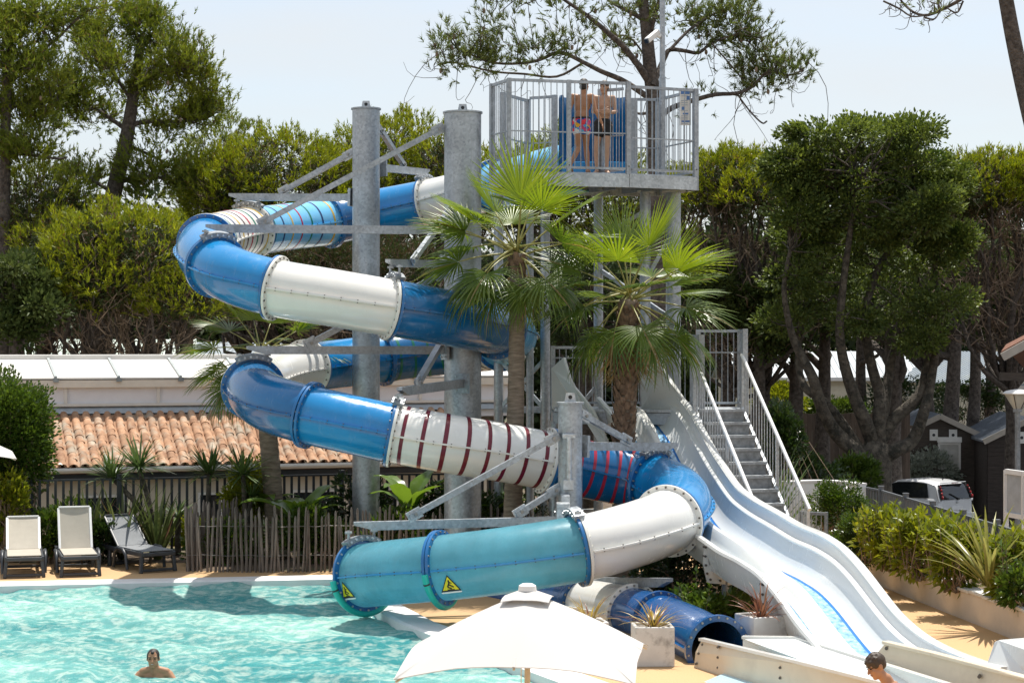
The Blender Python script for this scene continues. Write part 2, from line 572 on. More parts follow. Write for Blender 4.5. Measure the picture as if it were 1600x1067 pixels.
# water: churned surface with real waves
def water_material():
    m, nt, b = newmat('churned_pool_water')
    nd, lk = nt.nodes, nt.links
    out = nd['Material Output']
    n1 = pos_noise(nt, 13.0, 4.0, 0.6, stretch=(0.7, 1.0, 1.0))
    n0 = pos_noise(nt, 0.33, 4.0, 0.55, stretch=(0.6, 1.0, 1.0))
    n2 = pos_noise(nt, 7.5, 5.0, 0.68, stretch=(0.7, 1.0, 1.0))
    bp = nd.new('ShaderNodeBump'); bp.inputs['Strength'].default_value = 0.8; bp.inputs['Distance'].default_value = 0.05
    lk.new(n1.outputs['Fac'], bp.inputs['Height'])
    bp2 = nd.new('ShaderNodeBump'); bp2.inputs['Strength'].default_value = 0.9; bp2.inputs['Distance'].default_value = 0.12
    lk.new(n2.outputs['Fac'], bp2.inputs['Height']); lk.new(bp.outputs['Normal'], bp2.inputs['Normal'])
    # air bubbles, pale and diffuse; palm shade and wave glints painted in too
    dif = nd.new('ShaderNodeBsdfDiffuse')
    air_shade = maprange(nt, n0.outputs['Fac'], 0.38, 0.62)
    c = mixcol(nt, air_shade, (0.060, 0.315, 0.325), (0.225, 0.475, 0.425))  # dark teal patches paint palm shadow into the water colour
    c = mixcol(nt, maprange(nt, n2.outputs['Fac'], 0.46, 0.60, 0.0, 0.80), c, (0.53, 0.67, 0.59))  # fine pale streaks paint sky reflections on the wave slopes
    lk.new(c, dif.inputs['Color'])
    tr = nd.new('ShaderNodeBsdfTransparent'); tr.inputs['Color'].default_value = (0.30, 0.80, 0.84, 1)
    body = nd.new('ShaderNodeMixShader')
    lk.new(maprange(nt, n0.outputs['Fac'], 0.35, 0.65, 0.45, 0.15), body.inputs['Fac'])
    lk.new(dif.outputs['BSDF'], body.inputs[1]); lk.new(tr.outputs['BSDF'], body.inputs[2])
    gl = nd.new('ShaderNodeBsdfGlossy'); gl.inputs['Roughness'].default_value = 0.06; lk.new(bp2.outputs['Normal'], gl.inputs['Normal'])
    fr = nd.new('ShaderNodeFresnel'); fr.inputs['IOR'].default_value = 1.33; lk.new(bp2.outputs['Normal'], fr.inputs['Normal'])
    mx = nd.new('ShaderNodeMixShader')
    lk.new(maprange(nt, fr.outputs['Fac'], 0, 1, 0.0, 0.72), mx.inputs['Fac']); lk.new(body.outputs['Shader'], mx.inputs[1]); lk.new(gl.outputs['BSDF'], mx.inputs[2])
    lk.new(mx.outputs['Shader'], out.inputs['Surface'])
    return m

WATER_Z = -0.09
def make_water():
    dx, dy = 0.085, 0.05
    xs = np.arange(-13.0, 2.2, dx); ys = np.arange(20.6, 33.6, dy)
    X, Y = np.meshgrid(xs, ys, indexing='ij')
    Zw = np.zeros_like(X)
    rg = np.random.default_rng(5)
    for k in range(34):
        lam = 0.22 * (1.09 ** k) if k < 22 else rg.uniform(0.5, 1.8)
        ang = rg.normal(math.pi / 2, 0.75)
        kk = 2 * math.pi / lam
        amp = 0.0085 * lam ** 0.72
        px, py = rg.uniform(0, 6.28), rg.uniform(0, 6.28)
        Zw += amp * np.sin(kk * (X * math.cos(ang) + Y * math.sin(ang)) + px + 1.2 * np.sin(0.7 * X + py) + 1.1 * np.sin(0.9 * Y + px))
    sx_, sy_ = (241 - 800) * 24.15 / F, 24.15
    rr = np.hypot(X - sx_, Y - sy_ + .15)
    Zw += 0.034 * np.sin(rr * 19 + 2 * np.sin(X * 5) ) * np.exp(-((rr - .55) / .5) ** 2) + 0.010 * np.sin(rr * 9) * np.exp(-((rr - 1.2) / .7) ** 2)
    inside = np.zeros(X.shape, bool)
    poly = WATER_EDGE
    for i in range(len(poly)):
        x1, y1 = poly[i - 1]; x2, y2 = poly[i]
        cond = ((y1 > Y) != (y2 > Y)) & (X < (x2 - x1) * (Y - y1) / (y2 - y1 + 1e-12) + x1)
        inside ^= cond
    # ripples where the swimmer moves
    nx, ny = X.shape
    idx = np.arange(nx * ny).reshape(nx, ny)
    keep = inside.copy()
    # one cell of margin so the water meets the wall
    k2 = keep.copy()
    k2[1:, :] |= keep[:-1, :]; k2[:-1, :] |= keep[1:, :]; k2[:, 1:] |= keep[:, :-1]; k2[:, :-1] |= keep[:, 1:]
    q = k2[:-1, :-1] & k2[1:, :-1] & k2[1:, 1:] & k2[:-1, 1:]
    f = np.stack([idx[:-1, :-1][q], idx[1:, :-1][q], idx[1:, 1:][q], idx[:-1, 1:][q]], 1)
    v = np.stack([X.ravel(), Y.ravel(), (WATER_Z + Zw).ravel()], 1)
    used = np.unique(f); remap = -np.ones(nx * ny, int); remap[used] = np.arange(len(used))
    o = link_mesh('water', np_mesh('water', v[used], remap[f], True), water_material())
    tag(o, kind='structure')
make_water()

# planting beds
mb = MB()
vs, fs = flat_poly([[(-40, 35.6), (-5.9, 35.6), (-5.82, 34.3), (1.6, 34.3), (1.6, 38.3), (-40, 38.3)]], 0.006); mb.add(vs, fs)
tag(mb.build('planting_bed', SOIL), kind='structure')
mb = MB()
vs, fs = flat_poly([[(0.7, 28.8), (2.5, 27.2), (3.3, 27.0), (2.4, 33.8), (0.4, 34.2)]], 0.006); mb.add(vs, fs)
tag(mb.build('planting_bed', SOIL), kind='structure')
wall_line = [(5.7, 36.2), (6.28, 31.4), (6.95, 26.05), (7.55, 21.0)]
fence_line = [(6.4, 38.2), (6.87, 36.1), (7.42, 27.8), (8.2, 20.5)]
mb = MB()
vs, fs = flat_poly([wall_line + list(reversed(fence_line))], 0.40); mb.add(vs, fs)
tag(mb.build('raised_bed_soil', SOIL), kind='structure')

# low rendered wall that holds the raised bed, with a rough pale capping
root = thing('retaining_wall', 'low cream rendered wall with white capping holding the shrub bed', 'wall', (6.28, 31.4, 0))
body, cap = MB(), MB()
def wall_strip(mb_, line, th, z0, z1, over=0.0):
    pts = [Vector((p[0], p[1], 0)) for p in line]
    prev = None
    for i in range(len(pts)):
        t = (pts[min(i + 1, len(pts) - 1)] - pts[max(i - 1, 0)]).normalized()
        nrm = Vector((t.y, -t.x, 0))
        sg = 1 if th > 0 else -1
        a, b = pts[i] - nrm * over * sg, pts[i] + nrm * (th + over * sg)
        ring = [Vector((q.x, q.y, z)) for q, z in ((a, z0), (b, z0), (b, z1), (a, z1))]
        base = len(mb_.v); mb_.v += ring
        if prev is not None:
            for k in range(4):
                k2 = (k + 1) % 4
                mb_.f.append((prev + k, prev + k2, base + k2, base + k))
        else:
            mb_.f.append((base, base + 1, base + 2, base + 3))
        prev = base
    mb_.f.append((prev + 3, prev + 2, prev + 1, prev))
wl_pts = [tuple(p)[:2] for p in catmull([(p[0], p[1], 0) for p in wall_line], 12)]
wall_strip(body, wl_pts, -0.2, -0.02, 0.42)
body.build('wall_body', PLASTER, root)
CAPM = MAT('rough_white_capping', (0.66, 0.65, 0.62), 0.9, var=0.2, vscale=25, bmp=0.9, bscale=60, bdist=0.02)
random.seed(3)
acc = 0.0
cprev = Vector((wl_pts[0][0], wl_pts[0][1], 0))
pl = [Vector((p[0], p[1], 0)) for p in wl_pts]
tot = sum((pl[i + 1] - pl[i]).length for i in range(len(pl) - 1))
s = 0.0
def at_len(pl, s):
    for i in range(len(pl) - 1):
        L = (pl[i + 1] - pl[i]).length
        if s <= L or i == len(pl) - 2:
            return pl[i] + (pl[i + 1] - pl[i]) * (s / L), (pl[i + 1] - pl[i]).normalized()
        s -= L
while s < tot - 0.2:
    L = random.uniform(0.32, 0.55)
    p, t = at_len(pl, min(s + L / 2, tot))
    nrm = Vector((-t.y, t.x, 0))
    if nrm.x < 0: nrm = -nrm
    c = MB()
    R = Matrix((t, nrm, Zv)).transposed()
    c.box(p + nrm * 0.10 + Zv * (0.445 + random.uniform(-0.006, 0.008)), (L - 0.015, 0.26 + random.uniform(-0.02, 0.03), 0.05), R)
    c.build('capping_stone', CAPM, root, bevel=0.012)
    s += L

# curved white wall behind the stairs
root = thing('curved_wall', 'curved white garden wall behind the metal stairs', 'wall', Vector((6.0, 37.5, 0)))
body = MB()
cw = catmull([(4.9, 37.0, 0), (5.4, 37.35, 0), (6.0, 37.55, 0), (6.5, 37.3, 0), (6.75, 36.6, 0)], 8)
wall_strip(body, [(p.x, p.y) for p in cw], 0.18, -0.02, 1.36)
body.build('wall_body', WHITE_P, root)
cp_ = MB(); wall_strip(cp_, [(p.x, p.y) for p in cw], 0.18, 1.363, 1.40, 0.02)
cp_.build('wall_coping', COPE, root)
# ================================================================== BUILDINGS, FENCES
CREAM = MAT('cream_house_wall', (0.66, 0.60, 0.50), 0.85, var=0.05, vscale=2, bmp=0.1)
WHITE_PANEL = MAT('white_roof_panel', (0.66, 0.635, 0.59), 0.45, var=0.03, dirt=(0.62, 0.57, 0.50), dscale=1.2, dlo=0.6, dhi=0.9)
LAV = MAT('pale_grey_wall_panel', (0.72, 0.71, 0.73), 0.6, var=0.05, vscale=3, dirt=(0.52, 0.50, 0.50), dlo=0.58, dhi=0.9)
ZINC = MAT('zinc_flashing', (0.30, 0.32, 0.33), 0.4, 0.6, var=0.15)
TILE = MAT('terracotta_tile', (0.31, 0.155, 0.085), 0.9, var=0.25, vscale=5, c2=(0.41, 0.24, 0.14), dirt=(0.40, 0.34, 0.26), dscale=2.6, dlo=0.48, dhi=0.66, bmp=0.4, bscale=60, objrand=0.20)
TILE_D = MAT('dark_terracotta', (0.17, 0.075, 0.045), 0.9, var=0.3)
ANTH = MAT('anthracite_powder_coat', (0.018, 0.022, 0.027), 0.45, var=0.15)
GLASS_D = MAT('dark_window_glass', (0.02, 0.024, 0.028), 0.08, var=0.3, spec=0.8)
FRAME_W = MAT('white_window_frame', (0.74, 0.73, 0.70), 0.5, var=0.05)

YAW = math.radians(19)
EX, NX = Vector((math.cos(YAW), math.sin(YAW), 0)), Vector((math.sin(YAW), -math.cos(YAW), 0))   # along eave, out towards the pool
BO = Vector((-6.71, 41.0, 0))
def B(a, d, z): return BO + EX * a - NX * d + Zv * z
Rb = Matrix((EX, -NX, Zv)).transposed()
house = thing('pool_house', 'low pool house with terracotta tiled lean-to roof under white sloping roof panels', 'building', BO)
A0, A1 = -5.5, 6.6
ZE, ZR, RUN = 1.49, 2.50, 1.95
# lean-to: bedding under the tiles
mb = MB()
mb.add([B(A0, 0.02, ZE - 0.06), B(A1, 0.02, ZE - 0.06), B(A1, RUN, ZR - 0.06), B(A0, RUN, ZR - 0.06),
        B(A0, 0.02, ZE - 0.16), B(A1, 0.02, ZE - 0.16), B(A1, RUN, ZR - 0.16), B(A0, RUN, ZR - 0.16)],
       [(0, 1, 2, 3), (4, 7, 6, 5), (0, 4, 5, 1), (1, 5, 6, 2), (2, 6, 7, 3), (3, 7, 4, 0)])
mb.build('roof_deck', TILE_D, house)
# barrel tiles, one by one: 9 rows in a column
SL = math.hypot(RUN, ZR - ZE); SD = (B(0, RUN, ZR) - B(0, 0, ZE)).normalized()
UP = EX.cross(SD).normalized()
if UP.z < 0: UP = -UP
def tile_mesh(r0, r1, L, concave=False):
    v, f = [], []
    n = 6
    for j, (y, r) in enumerate(((0, r0), (L, r1))):
        for k in range(n + 1):
            a = math.pi * k / n
            x, z = -math.cos(a) * r, math.sin(a) * r * 0.8
            if concave: z = -z * 0.8
            v.append((x, y, z))
        for k in range(n + 1):
            a = math.pi * k / n
            rr = r - 0.016
            x, z = -math.cos(a) * rr, math.sin(a) * rr * 0.8
            if concave: z = -z * 0.8 + 0.012
            v.append((x, y, z))
    m = n + 1
    for k in range(n):
        f.append((k, k + 1, 2 * m + k + 1, 2 * m + k))
        f.append((m + k + 1, m + k, 3 * m + k, 3 * m + k + 1))
        f.append((k + 1, k, m + k, m + k + 1))
    me = bpy.data.meshes.new('tile')
    me.from_pydata(v, [], f); me.polygons.foreach_set('use_smooth', np.ones(len(f), bool)); me.set_sharp_from_angle(angle=math.radians(50)); me.update()
    return me
CW, ROWS = 0.232, 9
tile_me = tile_mesh(0.098, 0.080, 0.30)
tile_me.materials.append(TILE)
Rt = Matrix((EX, SD, UP)).transposed()
random.seed(21)
cols = int((A1 - A0) / CW)
cnt = 0
rest = MB()
cand = []
for c in range(cols):
    for r in range(ROWS):
        cand.append((c, r))
# the columns in plain view are tiles of their own; the ends behind shrubs, pillars and slide stay joined
for c, r in cand:
    a = A0 + (c + 0.5) * CW
    p0 = B(a, 0, ZE) + SD * (r * SL / ROWS - 0.05) + UP * (0.005 + random.uniform(-0.004, 0.010)) + EX * random.uniform(-0.008, 0.008)
    rot = Rt @ Matrix.Rotation(random.uniform(-0.03, 0.03), 3, 'Z') @ Matrix.Rotation(math.radians(2.2) + random.uniform(-0.012, 0.012), 3, 'X')
    if -3.35 < a < 4.25 and cnt < 299:
        o = link_mesh('tile', tile_me, None, house, p0 - BO)
        o.rotation_euler = rot.to_euler()
        cnt += 1
    else:
        rest.add([p0 + rot @ v.co for v in tile_me.vertices], [tuple(p.vertices) for p in tile_me.polygons])
rest.build('roof_tiles', TILE, house, kind='stuff')
pan_me = tile_mesh(0.090, 0.10, SL, True)
pans = MB()
for c in range(cols + 1):
    a = A0 + c * CW
    pans.add([B(a, 0, ZE) - SD * 0.04 + UP * 0.045 + Rt @ v.co for v in pan_me.vertices], [tuple(p.vertices) for p in pan_me.polygons])
pans.build('pan_tiles', TILE, house, kind='stuff')
# gutter, fascia, wall and windows under the eave
g = MB(); gp = []
prof = [(0.11, 0.0), (0.115, -0.05), (0.08, -0.10), (0.03, -0.115), (-0.015, -0.09), (-0.02, 0.0), (-0.008, 0.0), (-0.005, -0.08), (0.03, -0.10), (0.075, -0.088), (0.10, -0.045), (0.10, 0.0)]
npf = len(prof)
for a in (A0, A1):
    g.v += [B(a, -px, ZE - 0.035 + pz) for px, pz in prof]
g.f += [(i, (i + 1) % npf, npf + (i + 1) % npf, npf + i) for i in range(npf)]
g.build('gutter', FRAME_W, house)
mb = MB(); mb.add([B(A0, 0.03, ZE - 0.17), B(A1, 0.03, ZE - 0.17), B(A1, 0.03, ZE - 0.30), B(A0, 0.03, ZE - 0.30), B(A0, 0.30, ZE - 0.17), B(A1, 0.30, ZE - 0.17), B(A1, 0.30, ZE - 0.30), B(A0, 0.30, ZE - 0.30)],
                  [(0, 3, 2, 1), (3, 7, 6, 2), (4, 5, 6, 7), (0, 1, 5, 4), (0, 4, 7, 3), (1, 2, 6, 5)])
mb.build('fascia', ANTH, house)
mb = MB(); mb.box(B((A0 + A1) / 2, 0.42, (ZE - 0.3 - 1.7) / 2), (A1 - A0, 0.2, ZE - 0.3 + 1.7), Rb)
mb.build('front_wall', CREAM, house)
for a in (-3.9, -2.0, 0.55, 2.6, 4.5):
    w = MB()
    for (x, z, sx, sz) in ((0, 0.475, 1.0, 0.05), (0, -0.475, 1.0, 0.05), (-0.475, 0, 0.05, 0.9), (0.475, 0, 0.05, 0.9), (0, 0, 0.04, 0.9)):
        w.box(B(a + x, 0.30, 0.35 + z), (sx, 0.06, sz), Rb)
    fr = w.build('window_frame', FRAME_W, house)
    q = MB(); q.box(B(a, 0.312, 0.35), (0.9, 0.02, 0.9), Rb); q.build('pane', GLASS_D, fr)
# upper wall
mb = MB(); mb.box(B((A0 + 8.0) / 2, 2.09, (2.35 + 3.14) / 2), (8.0 - A0, 0.2, 0.79), Rb); mb.build('upper_wall', LAV, house)
mb = MB(); mb.add([B(A0, RUN - 0.06, 2.52), B(8.0, RUN - 0.06, 2.52), B(8.0, RUN + 0.04, 2.67), B(A0, RUN + 0.04, 2.67), B(A0, RUN + 0.05, 2.5), B(8, RUN + 0.05, 2.5)], [(0, 1, 2, 3), (0, 4, 5, 1), (0, 3, 4), (1, 5, 2), (2, 5, 4, 3)])
mb.build('flashing', ZINC, house)
mb = MB(); mb.box(B((A0 + 8) / 2, 1.965, 2.71), (8 - A0, 0.05, 0.06), Rb); mb.build('wall_rail', WHITE_PANEL, house)
for a in [-5.2 + 2.02 * k for k in range(7)]:
    mb = MB(); mb.box(B(a + 0.62, 1.966, 2.92), (0.07, 0.045, 0.35), Rb); mb.build('wall_batten', WHITE_PANEL, house)
mb = MB(); mb.box(B((A0 + 8) / 2, 1.94, 3.17), (8 - A0, 0.12, 0.16), Rb); mb.build('eave_beam', MAT('cream_beam', (0.70, 0.64, 0.55), 0.6, var=0.05), house)
PS, PE = Vector((0, 1.90, 3.27)), Vector((0, 3.62, 3.66))
k = 0
a = A0
while a < 7.9:
    a1 = min(a + 1.36, 8.0)
    mb = MB()
    c4 = [B(a + 0.03, PS.y, PS.z), B(a1 - 0.03, PS.y, PS.z), B(a1 - 0.03, PE.y, PE.z), B(a + 0.03, PE.y, PE.z)]
    mb.extrude(c4, (0, 0, 0.035)); mb.build('roof_panel', WHITE_PANEL, house)
    rb = MB(); rb.beam(B(a, PS.y - 0.03, PS.z + 0.02), B(a, PE.y, PE.z + 0.02), 0.055, 0.11); rb.build('roof_rib', MAT('rib_aluminium', (0.42, 0.45, 0.45), 0.4, 0.4), house)
    ft = MB(); ft.box(B(a, PS.y - 0.06, PS.z - 0.01), (0.12, 0.04, 0.09), Rb); ft.build('rib_bracket', ZINC, house)
    a = a1
mb = MB(); mb.box(B((A0 + 8) / 2, 3.75, 3.715), (8 - A0, 0.26, 0.17), Rb); mb.build('ridge_beam', WHITE_PANEL, house, bevel=0.02)
mb = MB(); mb.add([B(A0, 3.9, 3.7), B(8, 3.9, 3.7), B(8, 6.6, 3.2), B(A0, 6.6, 3.2), B(A0, 3.9, -1.6), B(8, 3.9, -1.6), B(8, 6.6, -1.6), B(A0, 6.6, -1.6)], [(0, 1, 2, 3), (1, 5, 6, 2), (2, 6, 7, 3), (0, 3, 7, 4)])
mb.build('rear_block', WHITE_PANEL, house)

# ---------- anthracite garden fence behind the plants
def bar_fence(name, label, pts, z0f, z1f, spacing, bar, post_every, mat, post_w, group=None, rail_h=0.035):
    """pts: plan polyline; z0f/z1f: bottom and top height along it."""
    pl = [Vector((p[0], p[1], 0)) for p in pts]
    tot = sum((pl[i + 1] - pl[i]).length for i in range(len(pl) - 1))
    root = thing(name, label, 'fence', Vector((pl[0].x, pl[0].y, z0f(0))), group)
    barme = None
    nposts = int(tot / post_every) + 1
    for i in range(nposts + 1):
        s = min(i * post_every, tot)
        p, t = at_len(pl, s)
        m = MB(); m.box(p + Zv * ((z0f(s) + z1f(s)) / 2 + 0.02), (post_w, post_w, z1f(s) - z0f(s) + 0.08), Matrix((t, Vector((-t.y, t.x, 0)), Zv)).transposed())
        po = m.build('post', mat, root)
        m = MB(); m.box(p + Zv * (z1f(s) + 0.065), (post_w + 0.012, post_w + 0.012, 0.012), Matrix((t, Vector((-t.y, t.x, 0)), Zv)).transposed()); m.build('post_cap', mat, po)
    for i in range(nposts):
        s0, s1 = i * post_every, min((i + 1) * post_every, tot)
        if s1 - s0 < 0.2: continue
        (pa, ta), (pb, tb) = at_len(pl, s0), at_len(pl, s1)
        for zz in ('top', 'bottom'):
            m = MB()
            ha = z1f(s0) - 0.02 if zz == 'top' else z0f(s0) + 0.10
            hb = z1f(s1) - 0.02 if zz == 'top' else z0f(s1) + 0.10
            m.beam(pa + ta * post_w / 2 + Zv * ha, pb - tb * post_w / 2 + Zv * hb, 0.04, rail_h)
            m.build('rail', mat, root)
    n = int(tot / spacing)
    me = None
    for i in range(n):
        s = (i + 0.5) * spacing
        if min(s % post_every, post_every - s % post_every) < spacing * 0.45: continue
        p, t = at_len(pl, s)
        h = z1f(s) - z0f(s) - 0.14
        if me is None:
            m = MB(); m.box((0, 0, h / 2), (bar, 0.02, h)); o = m.build('bar', mat, root, world=False); me = o
        else:
            o = inst(me, root)
        o.location = p + Zv * (z0f(s) + 0.11) - root.location
        o.rotation_euler = (0, 0, math.atan2(t.y, t.x))
    return root
bar_fence('metal_fence', 'anthracite metal bar fence running in front of the tiled pool house', [(-11.6, 35.35), (-9.6, 36.0), (-3.55, 37.75), (0.8, 38.2)], lambda s: 0.0, lambda s: 1.50, 0.145, 0.05, 2.15, ANTH, 0.09)
FENCE_G = MAT('grey_powder_coat', (0.11, 0.12, 0.135), 0.45, var=0.12)
bar_fence('metal_fence', 'mid grey metal bar fence behind the shrub bed beside the parked white car', [(6.55, 37.6), (6.90, 36.1), (7.45, 27.8), (8.0, 22.5)], lambda s: 0.40, lambda s: 1.33, 0.135, 0.06, 1.7, FENCE_G, 0.09)

# ---------- chestnut picket fence along the pool
PALE = MAT('weathered_chestnut_paling', (0.125, 0.100, 0.085), 0.95, var=0.35, vscale=5, c2=(0.19, 0.16, 0.135), bmp=0.5, bscale=30, objrand=0.3, stretch=(6, 6, 0.6))
root = thing('picket_fence', 'weathered chestnut paling fence standing along the far pool edge', 'fence', (-5.8, 34.2, 0))
random.seed(5)
picks = []
for k in range(4):
    m = MB(); L = 1.04
    pts, rr = [], []
    for j in range(5):
        z = L * j / 4
        pts.append((random.uniform(-.006, .006) if 0 < j < 4 else 0, random.uniform(-.005, .005), z)); rr.append(0.024 * random.uniform(0.85, 1.1))
    m.tube(pts + [(0, 0, L + 0.05)], rr + [0.008], 6)
    o = m.build('picket', PALE, root, world=False, smooth=True, auto=50); picks.append(o)
line = [(-5.15, 36.0), (-5.74, 34.95), (-5.80, 34.25), (-4.6, 34.12), (-3.0, 34.2), (-1.2, 34.15), (0.9, 34.3)]
pl = [Vector((p[0], p[1], 0)) for p in line]
tot = sum((pl[i + 1] - pl[i]).length for i in range(len(pl) - 1))
s, k = 0.02, 0
while s < tot:
    p, t = at_len(pl, s)
    o = picks[k] if k < 4 else inst(random.choice(picks), root)
    o.location = p + Vector((random.uniform(-.01, .01), random.uniform(-.015, .015), 0)) - root.location
    o.rotation_euler = (random.uniform(-.05, .05), random.uniform(-.075, .09), random.uniform(0, 6))
    sc = random.uniform(0.9, 1.12); o.scale = (random.uniform(.8, 1.15), 1, sc)
    s += random.uniform(0.062, 0.100) if s > 1.9 else random.uniform(0.05, 0.08); k += 1
WIRE = MAT('fence_wire', (0.2, 0.19, 0.18), 0.5, 0.7)
for z in (0.30, 0.82):
    pts = []
    for i in range(60):
        p, t = at_len(pl, tot * i / 59); pts.append(p + Zv * (z + random.uniform(-.012, .012)) + Vector((0, -0.028 + random.uniform(-.008, .008), 0)))
    m = MB(); m.tube(pts, 0.005, 4); m.build('wire', WIRE, root)

# ---------- homes and cabins of the campsite behind
SIDING = {}
def gable_house(name, label, cat, c, yaw, w, d, zb, ze, zr, wallm, roofm, over=0.2, group=None, windows=(), lap=0.16, trim=None, ridge_along='x', vents=()):
    """w along local x (facing local -y front), d deep; ridge along x or y."""
    root = thing(name, label, cat, Vector((c[0], c[1], zb)), group, yaw)
    Rz = Matrix.Rotation(0, 3, 'Z')
    hw, hd, E, R = w / 2, d / 2, ze - zb, zr - zb
    core = MB()
    if ridge_along == 'x':
        pr = [(-hd, 0), (hd, 0), (hd, E), (0, R), (-hd, E)]
        core.extrude([(-hw, y, z) for y, z in pr], (w, 0, 0))
    else:
        pr = [(-hw, 0), (hw, 0), (hw, E), (0, R), (-hw, E)]
        core.extrude([(x, -hd, z) for x, z in pr], (0, d, 0))
    wall = core.build('wall', wallm, root, world=False)
    # lapped boards on the front and left faces
    z = 0.02
    while z < (R if ridge_along == 'y' else E) - lap * 0.6:
        if ridge_along == 'y' and z + lap > E:
            half = hw * (1 - (z + lap - E) / (R - E)) - 0.02
            if half < 0.1: break
        else: half = hw - 0.002
        m = MB()
        m.add([(-half, -hd - 0.022, z), (half, -hd - 0.022, z), (half, -hd - 0.006, z + lap), (-half, -hd - 0.006, z + lap), (-half, -hd - 0.002, z), (half, -hd - 0.002, z)],
              [(0, 1, 2, 3), (0, 4, 5, 1)])
        m.build('plank', wallm, wall, world=False)
        if z + lap < E:
            m = MB()
            m.add([(-hw - 0.022, -hd, z), (-hw - 0.022, hd, z), (-hw - 0.006, hd, z + lap), (-hw - 0.006, -hd, z + lap), (-hw - 0.002, -hd, z), (-hw - 0.002, hd, z)], [(1, 0, 3, 2), (1, 5, 4, 0)])
            m.build('plank', wallm, wall, world=False)
        z += lap
    th = 0.07
    for sgn in (-1, 1):
        m = MB()
        if ridge_along == 'x':
            sl = (R - E) / hd
            m.extrude([(-hw - over, sgn * (hd + over), E - sl * over), (hw + over, sgn * (hd + over), E - sl * over), (hw + over, 0, R + 0.0), (-hw - over, 0, R + 0.0)], (0, 0, th))
        else:
            sl = (R - E) / hw
            m.extrude([(sgn * (hw + over), -hd - over, E - sl * over), (sgn * (hw + over), hd + over, E - sl * over), (0, hd + over, R), (0, -hd - over, R)], (0, 0, th))
        rf = m.build('roof', roofm, root, world=False)
        # standing ribs that run down the slope
        m = MB()
        nrib = int(((w if ridge_along == 'x' else d) + 2 * over) / 0.30)
        for i in range(nrib + 1):
            q = -((w if ridge_along == 'x' else d) / 2 + over) + i * 0.30
            if ridge_along == 'x': m.beam((q, sgn * (hd + over), E - sl * over + th + 0.01), (q, 0, R + th + 0.01), 0.04, 0.04)
            else: m.beam((sgn * (hw + over), q, E - sl * over + th + 0.01), (0, q, R + th + 0.01), 0.04, 0.04)
        m.build('roof_ribs', roofm, rf, world=False, kind='stuff')
        if trim is not None:
            m = MB()
            if ridge_along == 'y': m.beam((sgn * (hw + over + 0.02), -hd - over - 0.015, E - sl * over + th * 0.3), (0, -hd - over - 0.015, R + th * 0.3), 0.03, 0.17, Vector((0, 1, 0)).cross(Vector((1, 0, 0))))
            else: m.beam((-hw - over, sgn * (hd + over + 0.015), E - sl * over + th * 0.3), (hw + over, sgn * (hd + over + 0.015), E - sl * over + th * 0.3), 0.03, 0.15)
            m.build('barge_board', trim, root, world=False)
    for (x, z, ww, hh, kind) in windows:
        m = MB()
        fw = 0.07
        for (dx, dz, sx, sz) in ((0, hh / 2, ww + fw, fw), (0, -hh / 2, ww + fw, fw), (-ww / 2, 0, fw, hh - fw), (ww / 2, 0, fw, hh - fw)):
            m.box((x + dx, -hd - 0.045, z + dz), (sx, 0.05, sz))
        fr = m.build('window' if kind != 'door' else 'door', FRAME_W, root, world=False)
        m = MB(); m.box((x, -hd - 0.032, z), (ww - fw, 0.02, hh - fw)); m.build('pane' if kind != 'shutter' else 'shutter', GLASS_D if kind != 'shutter' else MAT('grey_roller_shutter', (0.5, 0.49, 0.46), 0.6), fr, world=False)
        m = MB(); m.box((x, -hd - 0.06, z + hh / 2 + 0.13), (ww + 0.12, 0.12, 0.17)); m.build('shutter_box', FRAME_W, fr, world=False)
    for (x, z) in vents:
        m = MB(); m.box((x, -hd - 0.04, z), (0.26, 0.03, 0.36)); v = m.build('vent_plate', FRAME_W, root, world=False)
        m = MB(); m.cyl((x, -hd - 0.052, z), (x, -hd - 0.062, z), 0.05, None, 10); m.build('vent_hole', ANTH, v, world=False)
    return root
WOOD_D = MAT('dark_stained_boards', (0.040, 0.030, 0.025), 0.8, var=0.35, vscale=4, stretch=(1, 1, 8), bmp=0.3, bscale=40)
WOOD_G = MAT('greyed_dark_boards', (0.072, 0.058, 0.048), 0.85, var=0.35, vscale=4, stretch=(1, 1, 8), bmp=0.3, bscale=40)
SLATE = MAT('blue_grey_roof', (0.17, 0.19, 0.22), 0.5, var=0.2, vscale=3)
PALE_ROOF = MAT('pale_metal_roof', (0.30, 0.34, 0.37), 0.5, var=0.08, dirt=(0.36, 0.38, 0.34), dscale=0.8)
CREAM_SIDE = MAT('cream_vinyl_siding', (0.66, 0.62, 0.50), 0.6, var=0.05)
TRIM = MAT('greige_trim', (0.42, 0.38, 0.33), 0.6, var=0.1)
gable_house('wooden_cabin', 'greyed dark wood cabin with a shuttered window above the white car', 'cabin', (14.1, 65.0), math.radians(-4), 2.5, 5.0, -1.6, 1.05, 1.65, WOOD_G, SLATE, 0.12, 'wooden cabins', ((0.30, 1.98, 0.66, 0.80, 'shutter'),), 0.14, TRIM, 'y', ((-0.20, 2.66), (0.42, 2.66)))
gable_house('wooden_cabin', 'almost black wood cabin behind the street lamp and notice board', 'cabin', (16.35, 62.5), math.radians(-4), 2.6, 5.0, -1.6, 1.0, 1.65, WOOD_D, SLATE, 0.12, 'wooden cabins', ((0.52, 1.55, 0.66, 1.5, 'door'),), 0.14, TRIM, 'y', ((-0.25, 2.70), (0.35, 2.70)))
